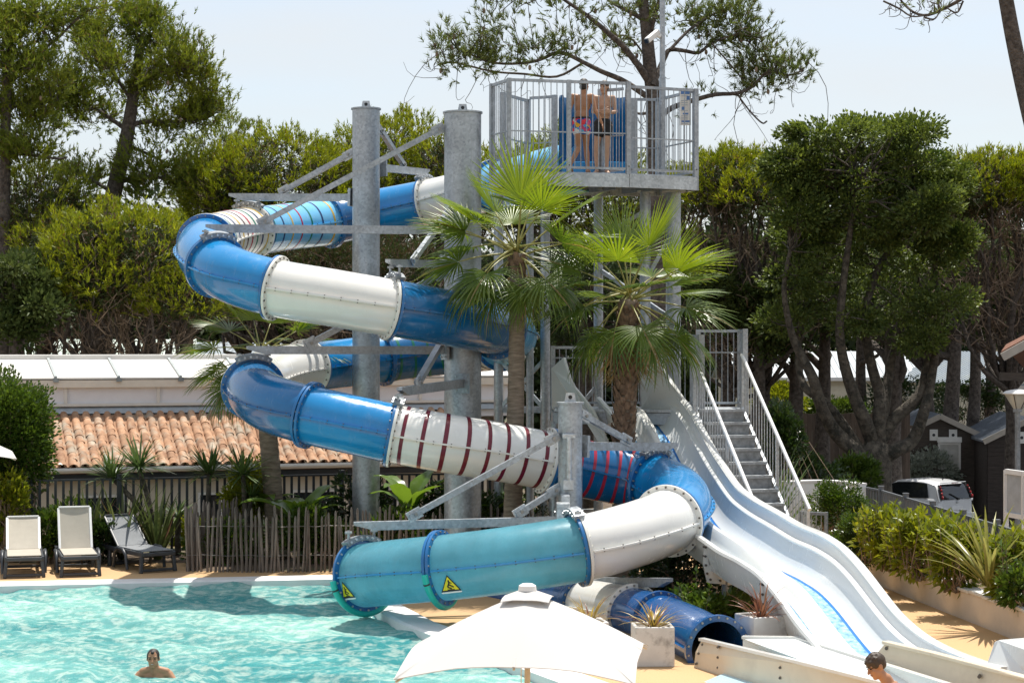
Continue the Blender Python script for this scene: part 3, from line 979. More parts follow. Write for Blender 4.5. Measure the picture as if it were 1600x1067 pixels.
gable_house('mobile_home', 'cream sided mobile home glimpsed between the trunks left of the big oak', 'mobile home', (13.4, 84), math.radians(6), 8.0, 4.0, -1.6, 2.6, 3.6, CREAM_SIDE, PALE_ROOF, 0.25, 'mobile homes', ((-1.8, 1.2, 0.9, 1.1, 'w'), (1.5, 1.2, 1.2, 1.1, 'w')), 0.2, WHITE_P)
gable_house('mobile_home', 'cream sided mobile home with pale gable right of the big oak', 'mobile home', (19.6, 80), math.radians(14), 4.4, 9.0, -1.6, 2.5, 3.6, CREAM_SIDE, PALE_ROOF, 0.25, 'mobile homes', (), 0.2, WHITE_P, 'y')
gable_house('mobile_home', 'pale grey sided mobile home furthest right behind the cabins', 'mobile home', (23.4, 76), math.radians(-25), 6.5, 3.6, -1.6, 2.4, 3.3, MAT('pale_grey_siding', (0.50, 0.51, 0.48), 0.6, var=0.05), PALE_ROOF, 0.25, 'mobile homes', (), 0.2, WHITE_P)
gable_house('mobile_home', 'mobile home with pale green ribbed roof behind the pool house ridge', 'mobile home', (-15.0, 68), math.radians(12), 7.0, 4.0, -1.6, 2.9, 4.1, CREAM_SIDE, MAT('pale_green_roof', (0.46, 0.55, 0.47), 0.5, var=0.08), 0.25, 'mobile homes', (), 0.2, WHITE_P)
gable_house('mobile_home', 'grey boarded mobile home end at the far left behind the pool house', 'mobile home', (-18.4, 72), math.radians(25), 4.0, 8.0, -1.6, 2.9, 4.3, MAT('grey_gable_boards', (0.36, 0.36, 0.33), 0.7, var=0.1), PALE_ROOF, 0.25, 'mobile homes', (), 0.2, WHITE_P, 'y')
gable_house('mobile_home', 'mobile home with white ribbed roof behind the left palm crown', 'mobile home', (-9.3, 71), math.radians(-8), 5.0, 4.0, -1.6, 2.8, 4.0, CREAM_SIDE, PALE_ROOF, 0.25, 'mobile homes', (), 0.2, WHITE_P)
# open porch corner at the right edge
root = thing('porch', 'dark timber porch roof corner at the far right above the cabins', 'porch', P(1620, 560, 48))
m = MB(); m.extrude([P(1564, 557, 47), P(1650, 510, 47), P(1650, 505, 51), P(1572, 545, 51)], (0, 0, 0.12)); m.build('roof', TILE_D, root)
m = MB(); m.extrude([P(1572, 546, 51), P(1650, 506, 51), P(1690, 560, 55), P(1600, 575, 55)], (0, 0, 0.12)); m.build('roof', TILE_D, root)
m = MB(); m.beam(P(1566, 558, 46.9), P(1655, 509, 46.9), 0.05, 0.2); m.build('barge_board', TRIM, root)
m = MB(); m.beam(P(1562, 588, 47.5), P(1660, 590, 47.5), 0.15, 0.2); m.build('tie_beam', WOOD_G, root)
m = MB(); m.beam(P(1612, 592, 47.6), P(1612, 800, 47.6), 0.14, 0.14, Vector((0, 1, 0))); m.build('post', WOOD_G, root)
# brown board fence beyond the oak
root = thing('board_fence', 'brown board fence behind the oak trunk', 'fence', (8.4, 60, -1.6))
BRN = MAT('brown_fence_boards', (0.115, 0.085, 0.066), 0.9, var=0.3, vscale=3, stretch=(6, 6, 0.5), objrand=0.25)
m = MB(); m.box((0, 0, 1.72), (0.165, 0.03, 3.45)); pb = m.build('board', BRN, root, world=False)
for i in range(30):
    o = pb if i == 0 else inst(pb, root)
    o.location = (-1.0 + 0.175 * i, 0.02 * i, random.uniform(-.02, .02)); o.rotation_euler = (0, 0, random.uniform(-.04, .04) + 0.05)
for z in (0.5, 3.0):
    m = MB(); m.beam((-1.1, 0.08, z), (4.4, 0.72, z), 0.06, 0.09); m.build('rail', BRN, root, world=False)
# ================================================================== TUBE SLIDE
TR = 0.475
CP = [(915, 261, 36.1), (862, 269, 36.6), (808, 284, 37.6), (750, 297, 38.9), (695, 311, 39.8), (640, 322, 40.2), (575, 334, 40.3), (515, 347, 39.9), (455, 354, 39.0), (395, 362, 37.5),
      (345, 371, 35.9), (319, 385, 34.5), (324, 405, 33.3), (362, 430, 32.3), (430, 450, 31.9), (517, 465, 31.75), (610, 481, 31.9), (690, 495, 32.5), (750, 507, 33.4), (790, 518, 34.7),
      (798, 529, 36.2), (768, 540, 37.5), (720, 546, 38.1), (660, 552, 38.2), (598, 560, 37.9), (535, 568, 37.3), (478, 575, 36.3), (432, 583, 35.1), (402, 594, 33.8), (396, 608, 32.7),
      (418, 628, 31.7), (470, 645, 31.1), (545, 662, 30.9), (613, 677, 30.9), (700, 693, 30.9), (780, 706, 31.1), (846, 718, 31.3), (930, 736, 31.6), (998, 749, 31.6), (1042, 763, 31.1),
      (1063, 780, 30.2), (1061, 799, 29.3), (1036, 818, 28.5), (980, 838, 27.95), (905, 857, 27.6), (790, 875, 27.5), (690, 887, 27.75), (622, 893, 28.2), (567, 899, 28.85)]

class Path:
    def __init__(self, cps, per=14, smooth=5):
        pts = catmull([P(*c) for c in cps], per)
        a = np.array(pts)
        for _ in range(smooth):
            b = a.copy(); b[1:-1] = (a[:-2] + 2 * a[1:-1] + a[2:]) / 4; a = b
        self.a = a
        seg = np.linalg.norm(np.diff(a, axis=0), axis=1)
        self.s = np.concatenate([[0], np.cumsum(seg)])
        self.per = per
        self.L = self.s[-1]
    def s_at(self, idx):
        return float(np.interp(idx * self.per, np.arange(len(self.s)), self.s))
    def pos(self, s):
        return Vector([np.interp(s, self.s, self.a[:, k]) for k in range(3)])
    def frame(self, s):
        e = 0.06
        t = (self.pos(min(s + e, self.L)) - self.pos(max(s - e, 0))).normalized()
        side = t.cross(Zv).normalized()
        return self.pos(s), t, side, side.cross(t).normalized()

def sweep_section(path, s0, s1, r, n=40, step=0.13, th=0.022, cut=None):
    """closed shell of a tube section; cut=(a0,a1) keeps only that part of the ring (trough)."""
    m = max(2, int(math.ceil((s1 - s0) / step)))
    mb = MB()
    full = cut is None
    angs = [2 * math.pi * k / n for k in range(n)] if full else [cut[0] + (cut[1] - cut[0]) * k / n for k in range(n + 1)]
    na = len(angs)
    for j in range(m + 1):
        p, t, sd, up = path.frame(s0 + (s1 - s0) * j / m)
        for rr in (r, r - th):
            for a in angs:
                mb.v.append(p + sd * (math.cos(a) * rr) + up * (math.sin(a) * rr))
    W = 2 * na
    for j in range(m):
        for k in range(na if full else na - 1):
            k2 = (k + 1) % na
            a, b = j * W, (j + 1) * W
            mb.f.append((a + k, b + k, b + k2, a + k2))
            mb.f.append((a + na + k, a + na + k2, b + na + k2, b + na + k))
        if not full:
            a, b = j * W, (j + 1) * W
            mb.f.append((a, a + na, b + na, b)); mb.f.append((a + na - 1, b + na - 1, b + 2 * na - 1, a + 2 * na - 1))
    for j in (0, m):
        for k in range(na if full else na - 1):
            k2 = (k + 1) % na
            q = (j * W + k, j * W + k2, j * W + na + k2, j * W + na + k)
            mb.f.append(q if j == 0 else tuple(reversed(q)))
    return mb

def thin_section(path, s0, s1, r, n=40, step=0.13):
    """single translucent skin."""
    m = max(2, int(math.ceil((s1 - s0) / step))); mb = MB()
    for j in range(m + 1):
        p, t, sd, up = path.frame(s0 + (s1 - s0) * j / m)
        for k in range(n):
            a = 2 * math.pi * k / n; mb.v.append(p + sd * (math.cos(a) * r) + up * (math.sin(a) * r))
    for j in range(m):
        for k in range(n):
            k2 = (k + 1) % n; mb.f.append((j * n + k, (j + 1) * n + k, (j + 1) * n + k2, j * n + k2))
    return mb

def flange(path, s, r0, r1, th, n=44):
    mb = MB()
    p, t, sd, up = path.frame(s)
    prof = [(r0, -th / 2), (r1 - .004, -th / 2), (r1, -th / 2 + .004), (r1, th / 2 - .004), (r1 - .004, th / 2), (r0, th / 2)]
    for k in range(n):
        a = 2 * math.pi * k / n
        d = sd * math.cos(a) + up * math.sin(a)
        for r, z in prof: mb.v.append(p + d * r + t * z)
    q = len(prof)
    for k in range(n):
        k2 = (k + 1) % n
        for i in range(q):
            i2 = (i + 1) % q
            mb.f.append((k * q + i, k * q + i2, k2 * q + i2, k2 * q + i))
    return mb

def flange_bolts(path, s, r, th, count=22, size=0.016):
    mb = MB()
    p, t, sd, up = path.frame(s)
    for k in range(count):
        a = 2 * math.pi * (k + .5) / count
        c = p + (sd * math.cos(a) + up * math.sin(a)) * r
        mb.cyl(c - t * (th / 2 + .016), c + t * (th / 2 + .016), size, None, 6)
    return mb

def ridge(path, s0, s1, r, sgn, th=0.026, out=0.05, step=0.16):
    """horizontal joint rib along one side of the tube."""
    m = max(2, int((s1 - s0) / step)); mb = MB()
    for j in range(m + 1):
        p, t, sd, up = path.frame(s0 + (s1 - s0) * j / m)
        for o, z in ((r - .008, -th / 2), (r + out, -th / 2), (r + out, th / 2), (r - .008, th / 2)):
            mb.v.append(p + sd * (sgn * o) + up * z)
    for j in range(m):
        for k in range(4):
            k2 = (k + 1) % 4
            q = (j * 4 + k, j * 4 + k2, j * 4 + 4 + k2, j * 4 + 4 + k)
            mb.f.append(q if sgn < 0 else tuple(reversed(q)))
    mb.f += [(0, 1, 2, 3), tuple(m * 4 + k for k in (3, 2, 1, 0))]
    return mb

def ring_band(path, s, r, w, n=44):
    mb = MB()
    for dz, rr in ((-w / 2, r - .006), (-w / 2, r + .004), (w / 2, r + .004), (w / 2, r - .006)):
        p, t, sd, up = path.frame(s + dz)
        for k in range(n):
            a = 2 * math.pi * k / n
            mb.v.append(p + (sd * math.cos(a) + up * math.sin(a)) * rr)
    for i in range(3):
        for k in range(n):
            k2 = (k + 1) % n
            mb.f.append((i * n + k, i * n + k2, (i + 1) * n + k2, (i + 1) * n + k))
    return mb

S_NAVY = MAT('navy_stripe', (0.008, 0.03, 0.12), 0.25, var=.05)
S_YEL = MAT('yellow_stripe', (0.55, 0.36, 0.05), 0.25, var=.05)
S_GRN = MAT('green_stripe', (0.01, 0.16, 0.10), 0.25, var=.05)
S_RED = MAT('red_stripe', (0.40, 0.02, 0.05), 0.25, var=.05)
S_MAR = MAT('maroon_stripe', (0.14, 0.008, 0.022), 0.25, var=.05)
S_BRN = MAT('brown_stripe', (0.09, 0.03, 0.03), 0.25, var=.05)

tube = Path(CP)
slide = thing('tube_slide', 'winding blue and white tube slide with coloured stripes ending over the pool', 'water slide', (P(*CP[24]).x, P(*CP[24]).y, 0))
SECT = [(0, 2.6, BLUE_L, BLUE_F, None), (2.6, 4.5, WHITE_G, WHITE_F, None), (4.5, 5.9, BLUE, BLUE_F, None), (5.9, 7.0, BLUE_D, BLUE_F, None),
        (7.0, 9.1, BLUE_L, BLUE_F, ([S_YEL, S_NAVY, S_GRN, S_RED], 7)), (9.1, 10.75, WHITE_G, WHITE_F, ([S_YEL, S_NAVY, S_GRN, S_RED, S_BRN], 9)),
        (10.75, 12.45, BLUE, BLUE_F, None), (12.45, 14.0, BLUE, BLUE_F, None), (14.0, 16.0, WHITE_G, WHITE_F, None), (16.0, 18.6, BLUE_D, BLUE_F, None),
        (18.6, 20.6, BLUE_L, BLUE_F, None), (20.6, 22.1, WHITE_G, WHITE_F, ([S_BRN], 5)), (22.1, 24.0, BLUE_D, BLUE_F, ([S_GRN], 4)), (24.0, 26.0, BLUE, BLUE_F, None),
        (26.0, 28.9, WHITE_G, WHITE_F, None), (28.9, 31.2, BLUE_D, BLUE_F, None), (31.2, 33.0, BLUE, BLUE_F, None), (33.0, 36.1, WHITE_G, WHITE_F, ([S_MAR], 8)),
        (36.1, 38.4, BLUE_D, BLUE_F, ([S_RED], 7)), (38.4, 41.75, BLUE, BLUE_F, None), (41.75, 44.0, WHITE_G, WHITE_F, None), (44.0, 46.0, TEAL, BLUE_F, None), (46.0, 48.0, TEAL, BLUE_F, None)]
for i, (a, b, mt, fm, st) in enumerate(SECT):
    s0, s1 = tube.s_at(a), tube.s_at(b)
    sec = (sweep_section(tube, s0 + .004, s1 - .004, TR) if mt is not TEAL else thin_section(tube, s0 + .004, s1 - .004, TR)).build('tube_section', mt, slide, smooth=True, auto=40)
    for sg in (-1, 1):
        ridge(tube, s0 + .06, s1 - .06, TR, sg).build('joint_rib', mt if mt is not TEAL else BLUE, sec)
        rb = MB(); k = 0; ss = s0 + .2
        while ss < s1 - .12:
            p, t, sd, up = tube.frame(ss)
            c = p + sd * (sg * (TR + .03)); rb.cyl(c - up * .028, c + up * .028, .010, None, 5); ss += .24
        rb.build('rib_bolts', BOLT_D, sec, kind='stuff')
    if st:
        cyc, nst = st
        for k in range(nst):
            ring_band(tube, s0 + (s1 - s0) * (k + .62) / (nst + .15), TR, 0.062 if mt is not BLUE_L else .055).build('stripe', cyc[k % len(cyc)], sec, smooth=True, auto=40)
    # a pair of flanges at the upstream joint
    fr = TR + .075
    if i > 0:
        prev = SECT[i - 1][3]
        for mtf, o in ((prev, -.024), (fm, .024)):
            fl = flange(tube, s0 + o, TR - .003, fr, .045).build('flange', mtf, slide, smooth=True, auto=40)
        flange_bolts(tube, s0, TR + .04, .095).build('flange_bolts', BOLT_D if fm is WHITE_F else BOLT, fl, kind='stuff')
fl = flange(tube, tube.L - .03, TR - .003, TR + .085, .05).build('flange', BLUE_F, slide, smooth=True, auto=40)
flange_bolts(tube, tube.L - .03, TR + .045, .05).build('flange_bolts', STEEL_L, fl, kind='stuff')
# turquoise bumper hoses on the lower half of the last two flanges
for s, r0 in ((tube.L - .03, TR + .085), (tube.s_at(46.0), TR + .075)):
    p, t, sd, up = tube.frame(s)
    pts = []
    for k in range(25):
        a = math.radians(184 + 172 * k / 24)
        pts.append(p + (sd * math.cos(a) + up * math.sin(a)) * (r0 + .012))
    m = MB(); m.tube(pts, .048, 10); bp = m.build('bumper_hose', TURQ, slide, smooth=True, auto=40)
    for k in (2, 22):
        d = (pts[k + 1] - pts[k - 1]).normalized()
        m = MB(); m.cyl(pts[k] - d * .012, pts[k] + d * .012, .051, None, 10); m.build('cable_tie', ANTH, bp)
# warning triangles
S_SIGNY = MAT('warning_yellow', (0.72, 0.62, 0.01), 0.4, var=.04)
S_BLK = MAT('sign_black', (0.01, 0.01, 0.01), 0.5, var=.05)
for s, ang in ((tube.s_at(46.0) - .27, -24), (tube.L - .18, -23)):
    p, t, sd, up = tube.frame(s)
    sg = -1 if sd.y > 0 else 1
    a = math.radians(ang)
    nrm = (sd * sg * math.cos(a) + up * math.sin(a)).normalized()
    right = t * (1 if t.x > 0 else -1)
    vup = nrm.cross(right); vup = vup if vup.z > 0 else -vup
    c = p + nrm * (TR + .004)
    root_tri = None
    def tri(scale, off, name, mt, par):
        m = MB(); q = [c + right * (x * scale) + vup * (y * scale) + nrm * off for x, y in ((-.155, -.125), (.155, -.125), (0, .145))]
        m.extrude(q, nrm * .004); return m.build(name, mt, par)
    bd = tri(1.0, .012, 'warning_sign', S_BLK, slide)
    tri(.80, .0165, 'sign_face', S_SIGNY, bd)
    m = MB()                                   # little seated sliding figure
    for pts2, w in (([(-.01, .045), (.012, .045)], .036), ([(.012, .035), (-.012, -.005), (.022, -.03)], .022), ([(.022, -.03), (.055, -.055)], .02), ([(-.012, -.005), (-.035, -.05), (.02, -.075)], .022), ([(-.05, -.092), (.06, -.092)], .012), ([(0.005, .02), (.04, .012)], .015)):
        for (x0, y0), (x1, y1) in zip(pts2[:-1], pts2[1:]):
            m.beam(c + right * x0 + vup * y0 + nrm * .023, c + right * x1 + vup * y1 + nrm * .023, w, .003, nrm)
    m.build('sign_pictogram', S_BLK, bd)
    m = MB(); q = [c + right * x + vup * y + nrm * .011 for x, y in ((-.155, -.152), (.155, -.152), (.155, -.131), (-.155, -.131))]
    m.extrude(q, nrm * .004); m.build('sign_strip', WHITE_P, bd)

# ================================================================== STEEL COLUMNS WITH ARMS
def yoke(par, idx, beam_p, mat=STEEL_D):
    """curved clamp on top of a flange, hung by two rods from the beam tip."""
    s = tube.s_at(idx)
    p, t, sd, up = tube.frame(s)
    r = TR + .075
    mb = MB(); n = 12
    for k in range(n + 1):
        a = math.radians(58 + 64 * k / n)
        d = sd * math.cos(a) + up * math.sin(a)
        for rr, z in ((r - .03, -.075), (r + .055, -.075), (r + .055, .075), (r - .03, .075)): mb.v.append(p + d * rr + t * z)
    for k in range(n):
        for i in range(4):
            i2 = (i + 1) % 4; mb.f.append((k * 4 + i, k * 4 + i2, k * 4 + 4 + i2, k * 4 + 4 + i))
    mb.f += [(3, 2, 1, 0), tuple(n * 4 + i for i in range(4))]
    yk = mb.build('yoke', mat, par)
    bm = MB()
    for k in range(6):
        a = math.radians(64 + 52 * k / 5); d = sd * math.cos(a) + up * math.sin(a)
        for z in (-1, 1): bm.cyl(p + d * (r + .012) + t * (z * .07), p + d * (r + .012) + t * (z * .10), .02, None, 6)
    bm.build('yoke_bolts', STEEL_L, yk, kind='stuff')
    for q in (-1, 1):
        a = math.radians(90 + q * 24); d = sd * math.cos(a) + up * math.sin(a)
        b0 = p + d * (r + .03)
        top = Vector((b0.x, b0.y, max(beam_p.z, b0.z + .05)))
        m = MB(); m.cyl(b0, top, .022, None, 7); m.box(top - Zv * .03, (.10, .10, .03)); m.build('hanger_rod', STEEL, par)

def column(label, u, Y, vtop, r, z0=-1.6):
    c = P(u, vtop, Y)
    root = thing('support_column', label, 'steel column', (c.x, Y, z0), 'galvanised columns carrying the tube slide')
    top = c.z
    m = MB(); m.cyl((c.x, Y, z0), (c.x, Y, top), r, None, 40); m.build('shaft', STEEL, root, smooth=True, auto=40)
    m = MB(); m.cyl((c.x, Y, top + .002), (c.x, Y, top + .03), r + .025, None, 40); m.build('cap_plate', STEEL, root, smooth=True, auto=40)
    m = MB(); m.extrude([(c.x - .09, Y - .015, top + .031), (c.x + .09, Y - .015, top + .031), (c.x + .065, Y - .015, top + .17), (c.x - .065, Y - .015, top + .17)], (0, .03, 0)); lg = m.build('lifting_lug', STEEL_L, root)
    m = MB(); m.cyl((c.x, Y - .019, top + .105), (c.x, Y + .019, top + .105), .032, None, 10); m.build('lug_hole', S_BLK, lg)
    m = MB(); m.cyl((c.x, Y, z0), (c.x, Y, z0 + .05), r + .18, None, 32); m.build('base_plate', STEEL, root)
    return root, c
def arm(root, c, r, p0, p1, h=0.135, w=0.10, taper=True, mat=STEEL):
    """cantilever beam from the column to p1, its lower edge cut back at the tip."""
    p0, p1 = Vector(p0), Vector(p1)
    d = (p1 - p0).normalized(); s = d.cross(Zv).normalized(); up = s.cross(d)
    L = (p1 - p0).length
    prof = [(0, -h / 2), (L - (.30 if taper else 0), -h / 2), (L, h / 2 - .05 if taper else -h / 2), (L, h / 2), (0, h / 2)]
    m = MB(); m.extrude([p0 + d * x + up * z - s * w / 2 for x, z in prof], s * w); b = m.build('arm_beam', mat, root)
    m = MB(); m.beam(p0 - d * .02, p0 + d * .03, .30, .34); pl_ = m.build('arm_bracket', STEEL, root)
    m = MB()
    for x in (-.10, .10):
        for z in (-.12, .12): m.cyl(p0 + s * x + up * z + d * .03, p0 + s * x + up * z + d * .055, .02, None, 6)
    m.build('bracket_bolts', STEEL_L, pl_, kind='stuff')
def brace(root, p0, p1, w=0.09, name='brace', mat=STEEL):
    p0, p1 = Vector(p0), Vector(p1)
    d = (p1 - p0).normalized()
    m = MB(); m.beam(p0, p1, w, w); b = m.build(name, mat, root)
    for p, sg in ((p0, 1), (p1, -1)):
        m = MB(); q = p + d * (.10 * sg); m.beam(q - d * .13, q + d * .10, w * .35, w * 1.9); e = m.build('brace_clevis', STEEL_L, b)
        m = MB(); s = d.cross(Zv).normalized(); m.cyl(q - s * (w * .75), q + s * (w * .75), .028, None, 8); m.build('pin', BOLT, e)

cA, a = column('thicker galvanised steel column nearest the slide tower', 723, 34.0, 178, .328)
a0 = Vector((a.x, 34.0, 0))
def side_pt(u, v, Y): return P(u, v, Y)
arm(cA, a, .33, P(694, 360, 33.9), P(321, 357, 33.15), .14)
yoke(cA, 12.45, P(321, 362, 33.2)); brace(cA, P(406, 350, 33.35), P(694, 198, 34), .095)
arm(cA, a, .33, P(696, 547, 33.8), P(386, 547, 32.5), .14); yoke(cA, 28.95, P(386, 552, 32.6)); brace(cA, P(478, 540, 32.85), P(697, 424, 33.8), .10)
arm(cA, a, .33, P(700, 413, 33.8), P(606, 411, 31.9), .13); yoke(cA, 16.0, P(606, 414, 31.9)); brace(cA, P(645, 408, 32.5), P(704, 326, 33.8), .085, mat=STEEL_L)
arm(cA, a, .33, P(722, 599, 33.65), P(624, 612, 31.0), .15); yoke(cA, 33.0, P(624, 614, 31.0)); brace(cA, P(652, 600, 31.6), P(694, 528, 33.75), .10)
cB, b = column('slimmer galvanised steel column inside the upper slide loops', 572, 36.6, 172, .262)
arm(cB, b, .26, P(551, 309, 36.7), P(359, 308, 37.7), .14); yoke(cB, 9.1, P(386, 312, 37.5)); brace(cB, P(438, 301, 37.3), P(552, 238, 36.65), .09)
arm(cB, b, .26, P(593, 262, 36.9), P(668, 270, 39.4), .14); yoke(cB, 4.5, P(668, 274, 39.5)); brace(cB, P(632, 260, 38.2), P(592, 200, 36.8), .09)
# short front column
cC, c3 = column('short galvanised column in front carrying the last tube bends', 891, 29.6, 631, .186, 0.0)
arm(cC, c3, .19, P(874, 813, 29.45), P(553, 822, 28.7), .13); yoke(cC, 47.95, P(566, 828, 28.8)); brace(cC, P(640, 808, 28.85), P(873, 680, 29.5), .085)
brace(cC, P(806, 804, 29.3), P(876, 761, 29.55), .085)
arm(cC, c3, .19, P(909, 697, 29.75), P(1057, 698, 31.2), .13); yoke(cC, 38.4, P(1020, 702, 31.4)); brace(cC, P(984, 690, 30.4), P(907, 646, 29.6), .085)
arm(cC, c3, .19, P(909, 908, 29.4), P(1047, 910, 26.9), .13, mat=STEEL_D)
m = MB(); m.cyl(P(889, 682, 29.35), P(889, 752, 29.35), .042, None, 10); m.build('adjusting_strut', STEEL_L, cC, smooth=True, auto=40)
m = MB(); m.box(P(889, 681, 29.38), (.20, .10, .07)); m.box(P(888, 757, 29.37), (.16, .12, .16)); m.box(P(883, 778, 29.2), (.13, .5, .12)); m.box(P(880, 798, 28.6), (.2, .3, .24)); m.build('strut_clamp', STEEL_L, cC, bevel=.01)
yoke(cC, 44.0, P(884, 795, 28.2), STEEL)

# ================================================================== SECOND TUBE SLIDE, LOW BEHIND THE FRONT COLUMN
BLUE_SHADE = gel_mat('shaded_blue_gelcoat', (0.002, 0.070, 0.23))  # blue darkened to paint in the shadow of the tubes above
TR2 = 0.38
CP2 = [(1122, 1014, 24.6), (1104, 1005, 25.0), (1070, 987, 25.9), (1026, 970, 26.9), (962, 952, 28.2), (885, 940, 29.7), (805, 934, 30.9), (735, 928, 32.0)]
tube2 = Path(CP2)
slide2 = thing('tube_slide', 'low blue tube slide with open mouth discharging into the white trough', 'water slide', (P(*CP2[2]).x, P(*CP2[2]).y, 0))
for i, (x0, x1, mt, fm) in enumerate([(0, 2.9, BLUE_SHADE, BLUE_SHADE), (2.9, 3.6, BLUE_SHADE, BLUE_SHADE), (3.6, 4.6, WHITE_G, WHITE_F), (4.6, 7, BLUE_SHADE, BLUE_SHADE)]):
    s0, s1 = tube2.s_at(x0), tube2.s_at(x1)
    sec = sweep_section(tube2, s0 + .004, s1 - .004, TR2).build('tube_section', mt, slide2, smooth=True, auto=40)
    for sg in (-1, 1): ridge(tube2, s0 + .06, s1 - .06, TR2, sg).build('joint_rib', mt, sec)
    fl = flange(tube2, s0 + (.03 if i == 0 else 0), TR2 - .003, TR2 + .06, .07).build('flange', fm, slide2, smooth=True, auto=40)
    flange_bolts(tube2, s0 + (.03 if i == 0 else 0), TR2 + .032, .07).build('flange_bolts', BOLT, fl, kind='stuff')

# ================================================================== SLIDE LANES
LX0, LY0, LDX, LDY = 2.95, 33.5, 2.45, -11.6
def lane_t(u):
    k = (u - 800) / F
    return (k * LY0 - LX0) / (LDX - k * LDY)
RIM = [(1040, 600), (1052, 610), (1064, 618), (1083, 640), (1103, 676), (1120, 707), (1145, 744), (1159, 763), (1187, 783), (1224, 803), (1256, 822), (1293, 836), (1321, 854), (1340, 873), (1357, 893), (1380, 924), (1402, 952), (1425, 975), (1453, 997), (1481, 1012), (1509, 1024), (1545, 1037), (1575, 1045)]
lt, lz = [], []
for u, v in RIM:
    t = lane_t(u); Y = LY0 + LDY * t
    lt.append(t); lz.append(H - (v - VH) * Y / F)
dvec = Vector((LDX, LDY, 0)).normalized()
lvec = Vector((dvec.y, -dvec.x, 0))          # towards the left side of the slide
LLEN = math.hypot(LDX, LDY)
TT = np.linspace(lt[0], lt[-1], 90)
RZ = np.interp(TT, lt, lz)
for _ in range(3):
    q = RZ.copy(); q[1:-1] = (RZ[:-2] + 2 * RZ[1:-1] + RZ[2:]) / 4; RZ = q
def rim_h(t):      # height of the outer rim above the bed
    return interp([lt[0], 0.05, 0.2, 0.6, 0.85, 1.0], [0.52, 0.58, 0.62, 0.62, 0.48, 0.36], t)
BED = np.array([z - rim_h(t) for t, z in zip(TT, RZ)])
def lane_pt(t, w, z):
    return Vector((LX0 + LDX * t, LY0 + LDY * t, z)) + lvec * w
def lane_z(t): return float(np.interp(t, TT, BED))
def rim_z(t): return float(np.interp(t, TT, RZ))
LANE_W = gel_mat('slide_lane_white', (0.72, 0.73, 0.715), var=.03)
RIM_W = gel_mat('slide_rim_white', (0.67, 0.67, 0.64), var=.03)
LANE_B = MAT('wet_light_blue_lane', (0.09, 0.30, 0.60), 0.14, var=.35, vscale=14, c2=(0.36, 0.56, 0.74), bmp=.4, bscale=40, bdist=.01, coat=.3)
LANE_E = MAT('deep_blue_lane_edge', (0.01, 0.16, 0.50), 0.2, var=.1)
lanes = thing('slide_lanes', 'wide white wavy slide with two blue bottomed lanes and high rounded outer rim', 'water slide', (5.2, 22.5, 0))
def sheet(name, prof, mt, par, t0=None, t1=None, kind=None, smooth=True):
    """prof(t) -> list of (w, z) across the lane; closed thin shell made by sweeping it down the slide."""
    mb = MB(); rows = []
    ts = [t for t in TT if (t0 is None or t >= t0) and (t1 is None or t <= t1)]
    for t in ts:
        pr = prof(t); rows.append(len(mb.v)); mb.v += [lane_pt(t, w, z) for w, z in pr]; m = len(pr)
    for a, b in zip(rows[:-1], rows[1:]):
        for k in range(m):
            k2 = (k + 1) % m
            mb.f.append((a + k, a + k2, b + k2, b + k))
    mb.f.append(tuple(rows[0] + k for k in reversed(range(m)))); mb.f.append(tuple(rows[-1] + k for k in range(m)))
    return mb.build(name, mt, par, smooth=smooth, auto=35)
def outer_wall(t):
    z, r = lane_z(t), rim_z(t); h = r - z
    inner = [(.085, r - .01), (.10, r - .035), (.115, z + h * .80), (.125, z + h * .73), (.190, z + h * .69), (.20, z + h * .665), (.175, z + h * .62), (.205, z + h * .42), (.27, z + h * .21), (.325, z + h * .08), (.385, z + .012)]
    outer = [(.385, z - .03), (.24, z - .03), (.17, z + h * .12), (.10, z + h * .4), (.05, z + h * .62), (.015, r - .06), (.0, r - .03), (.012, r), (.05, r + .012)]
    return inner + outer
ow = sheet('outer_rim', outer_wall, LANE_W, lanes)
sheet('rim_cap', lambda t: [(-.02, rim_z(t) - .045), (-.025, rim_z(t) + .004), (.01, rim_z(t) + .030), (.075, rim_z(t) + .030), (.108, rim_z(t) + .004), (.100, rim_z(t) - .03), (.09, rim_z(t) - .012), (.05, rim_z(t) + .014), (.008, rim_z(t) + .003), (-.004, rim_z(t) - .04)], RIM_W, lanes)
W1, W2 = 0.70, 1.20
def bed(w0, w1):
    return lambda t: [(w0, lane_z(t)), (w1, lane_z(t)), (w1, lane_z(t) - .03), (w0, lane_z(t) - .03)]
sheet('lane_bed', bed(.385, W1 - .045), LANE_B, lanes)
sheet('lane_edge', lambda t: [(.355, lane_z(t) + .026), (.385, lane_z(t) + .006), (.42, lane_z(t) + .004), (.425, lane_z(t) - .012), (.35, lane_z(t) - .012)], LANE_E, lanes)
def divider(t):
    z = lane_z(t); h = interp([.25, .48, .60, 1.0], [.26, .26, .16, .11], t)
    return [(W1 - .05, z - .03), (W1 - .045, z + .02), (W1 - .03, z + h * .7), (W1 - .005, z + h * .95), (W1 + .03, z + h), (W1 + .085, z + h * .96), (W1 + .12, z + h * .80), (W1 + .15, z + h * .5), (W1 + .19, z + h * .2), (W1 + .26, z + .012), (W1 + .26, z - .03)]
sheet('lane_divider', divider, RIM_W, lanes)
sheet('lane_bed', bed(W1 + .26, W2 - .045), LANE_B, lanes)
def inner_rim(t):
    z = lane_z(t); h = .30 * min(1, max(.35, (1.06 - t) * 4))
    return [(W2 - .05, z - .03), (W2 - .045, z + .02), (W2 - .03, z + h * .7), (W2 - .005, z + h * .95), (W2 + .03, z + h), (W2 + .08, z + h * .97), (W2 + .095, z + h * .85), (W2 + .06, z + h * .80), (W2 + .05, z + h * .4), (W2 - .02, z - .14), (W2 - .10, z - .16)]
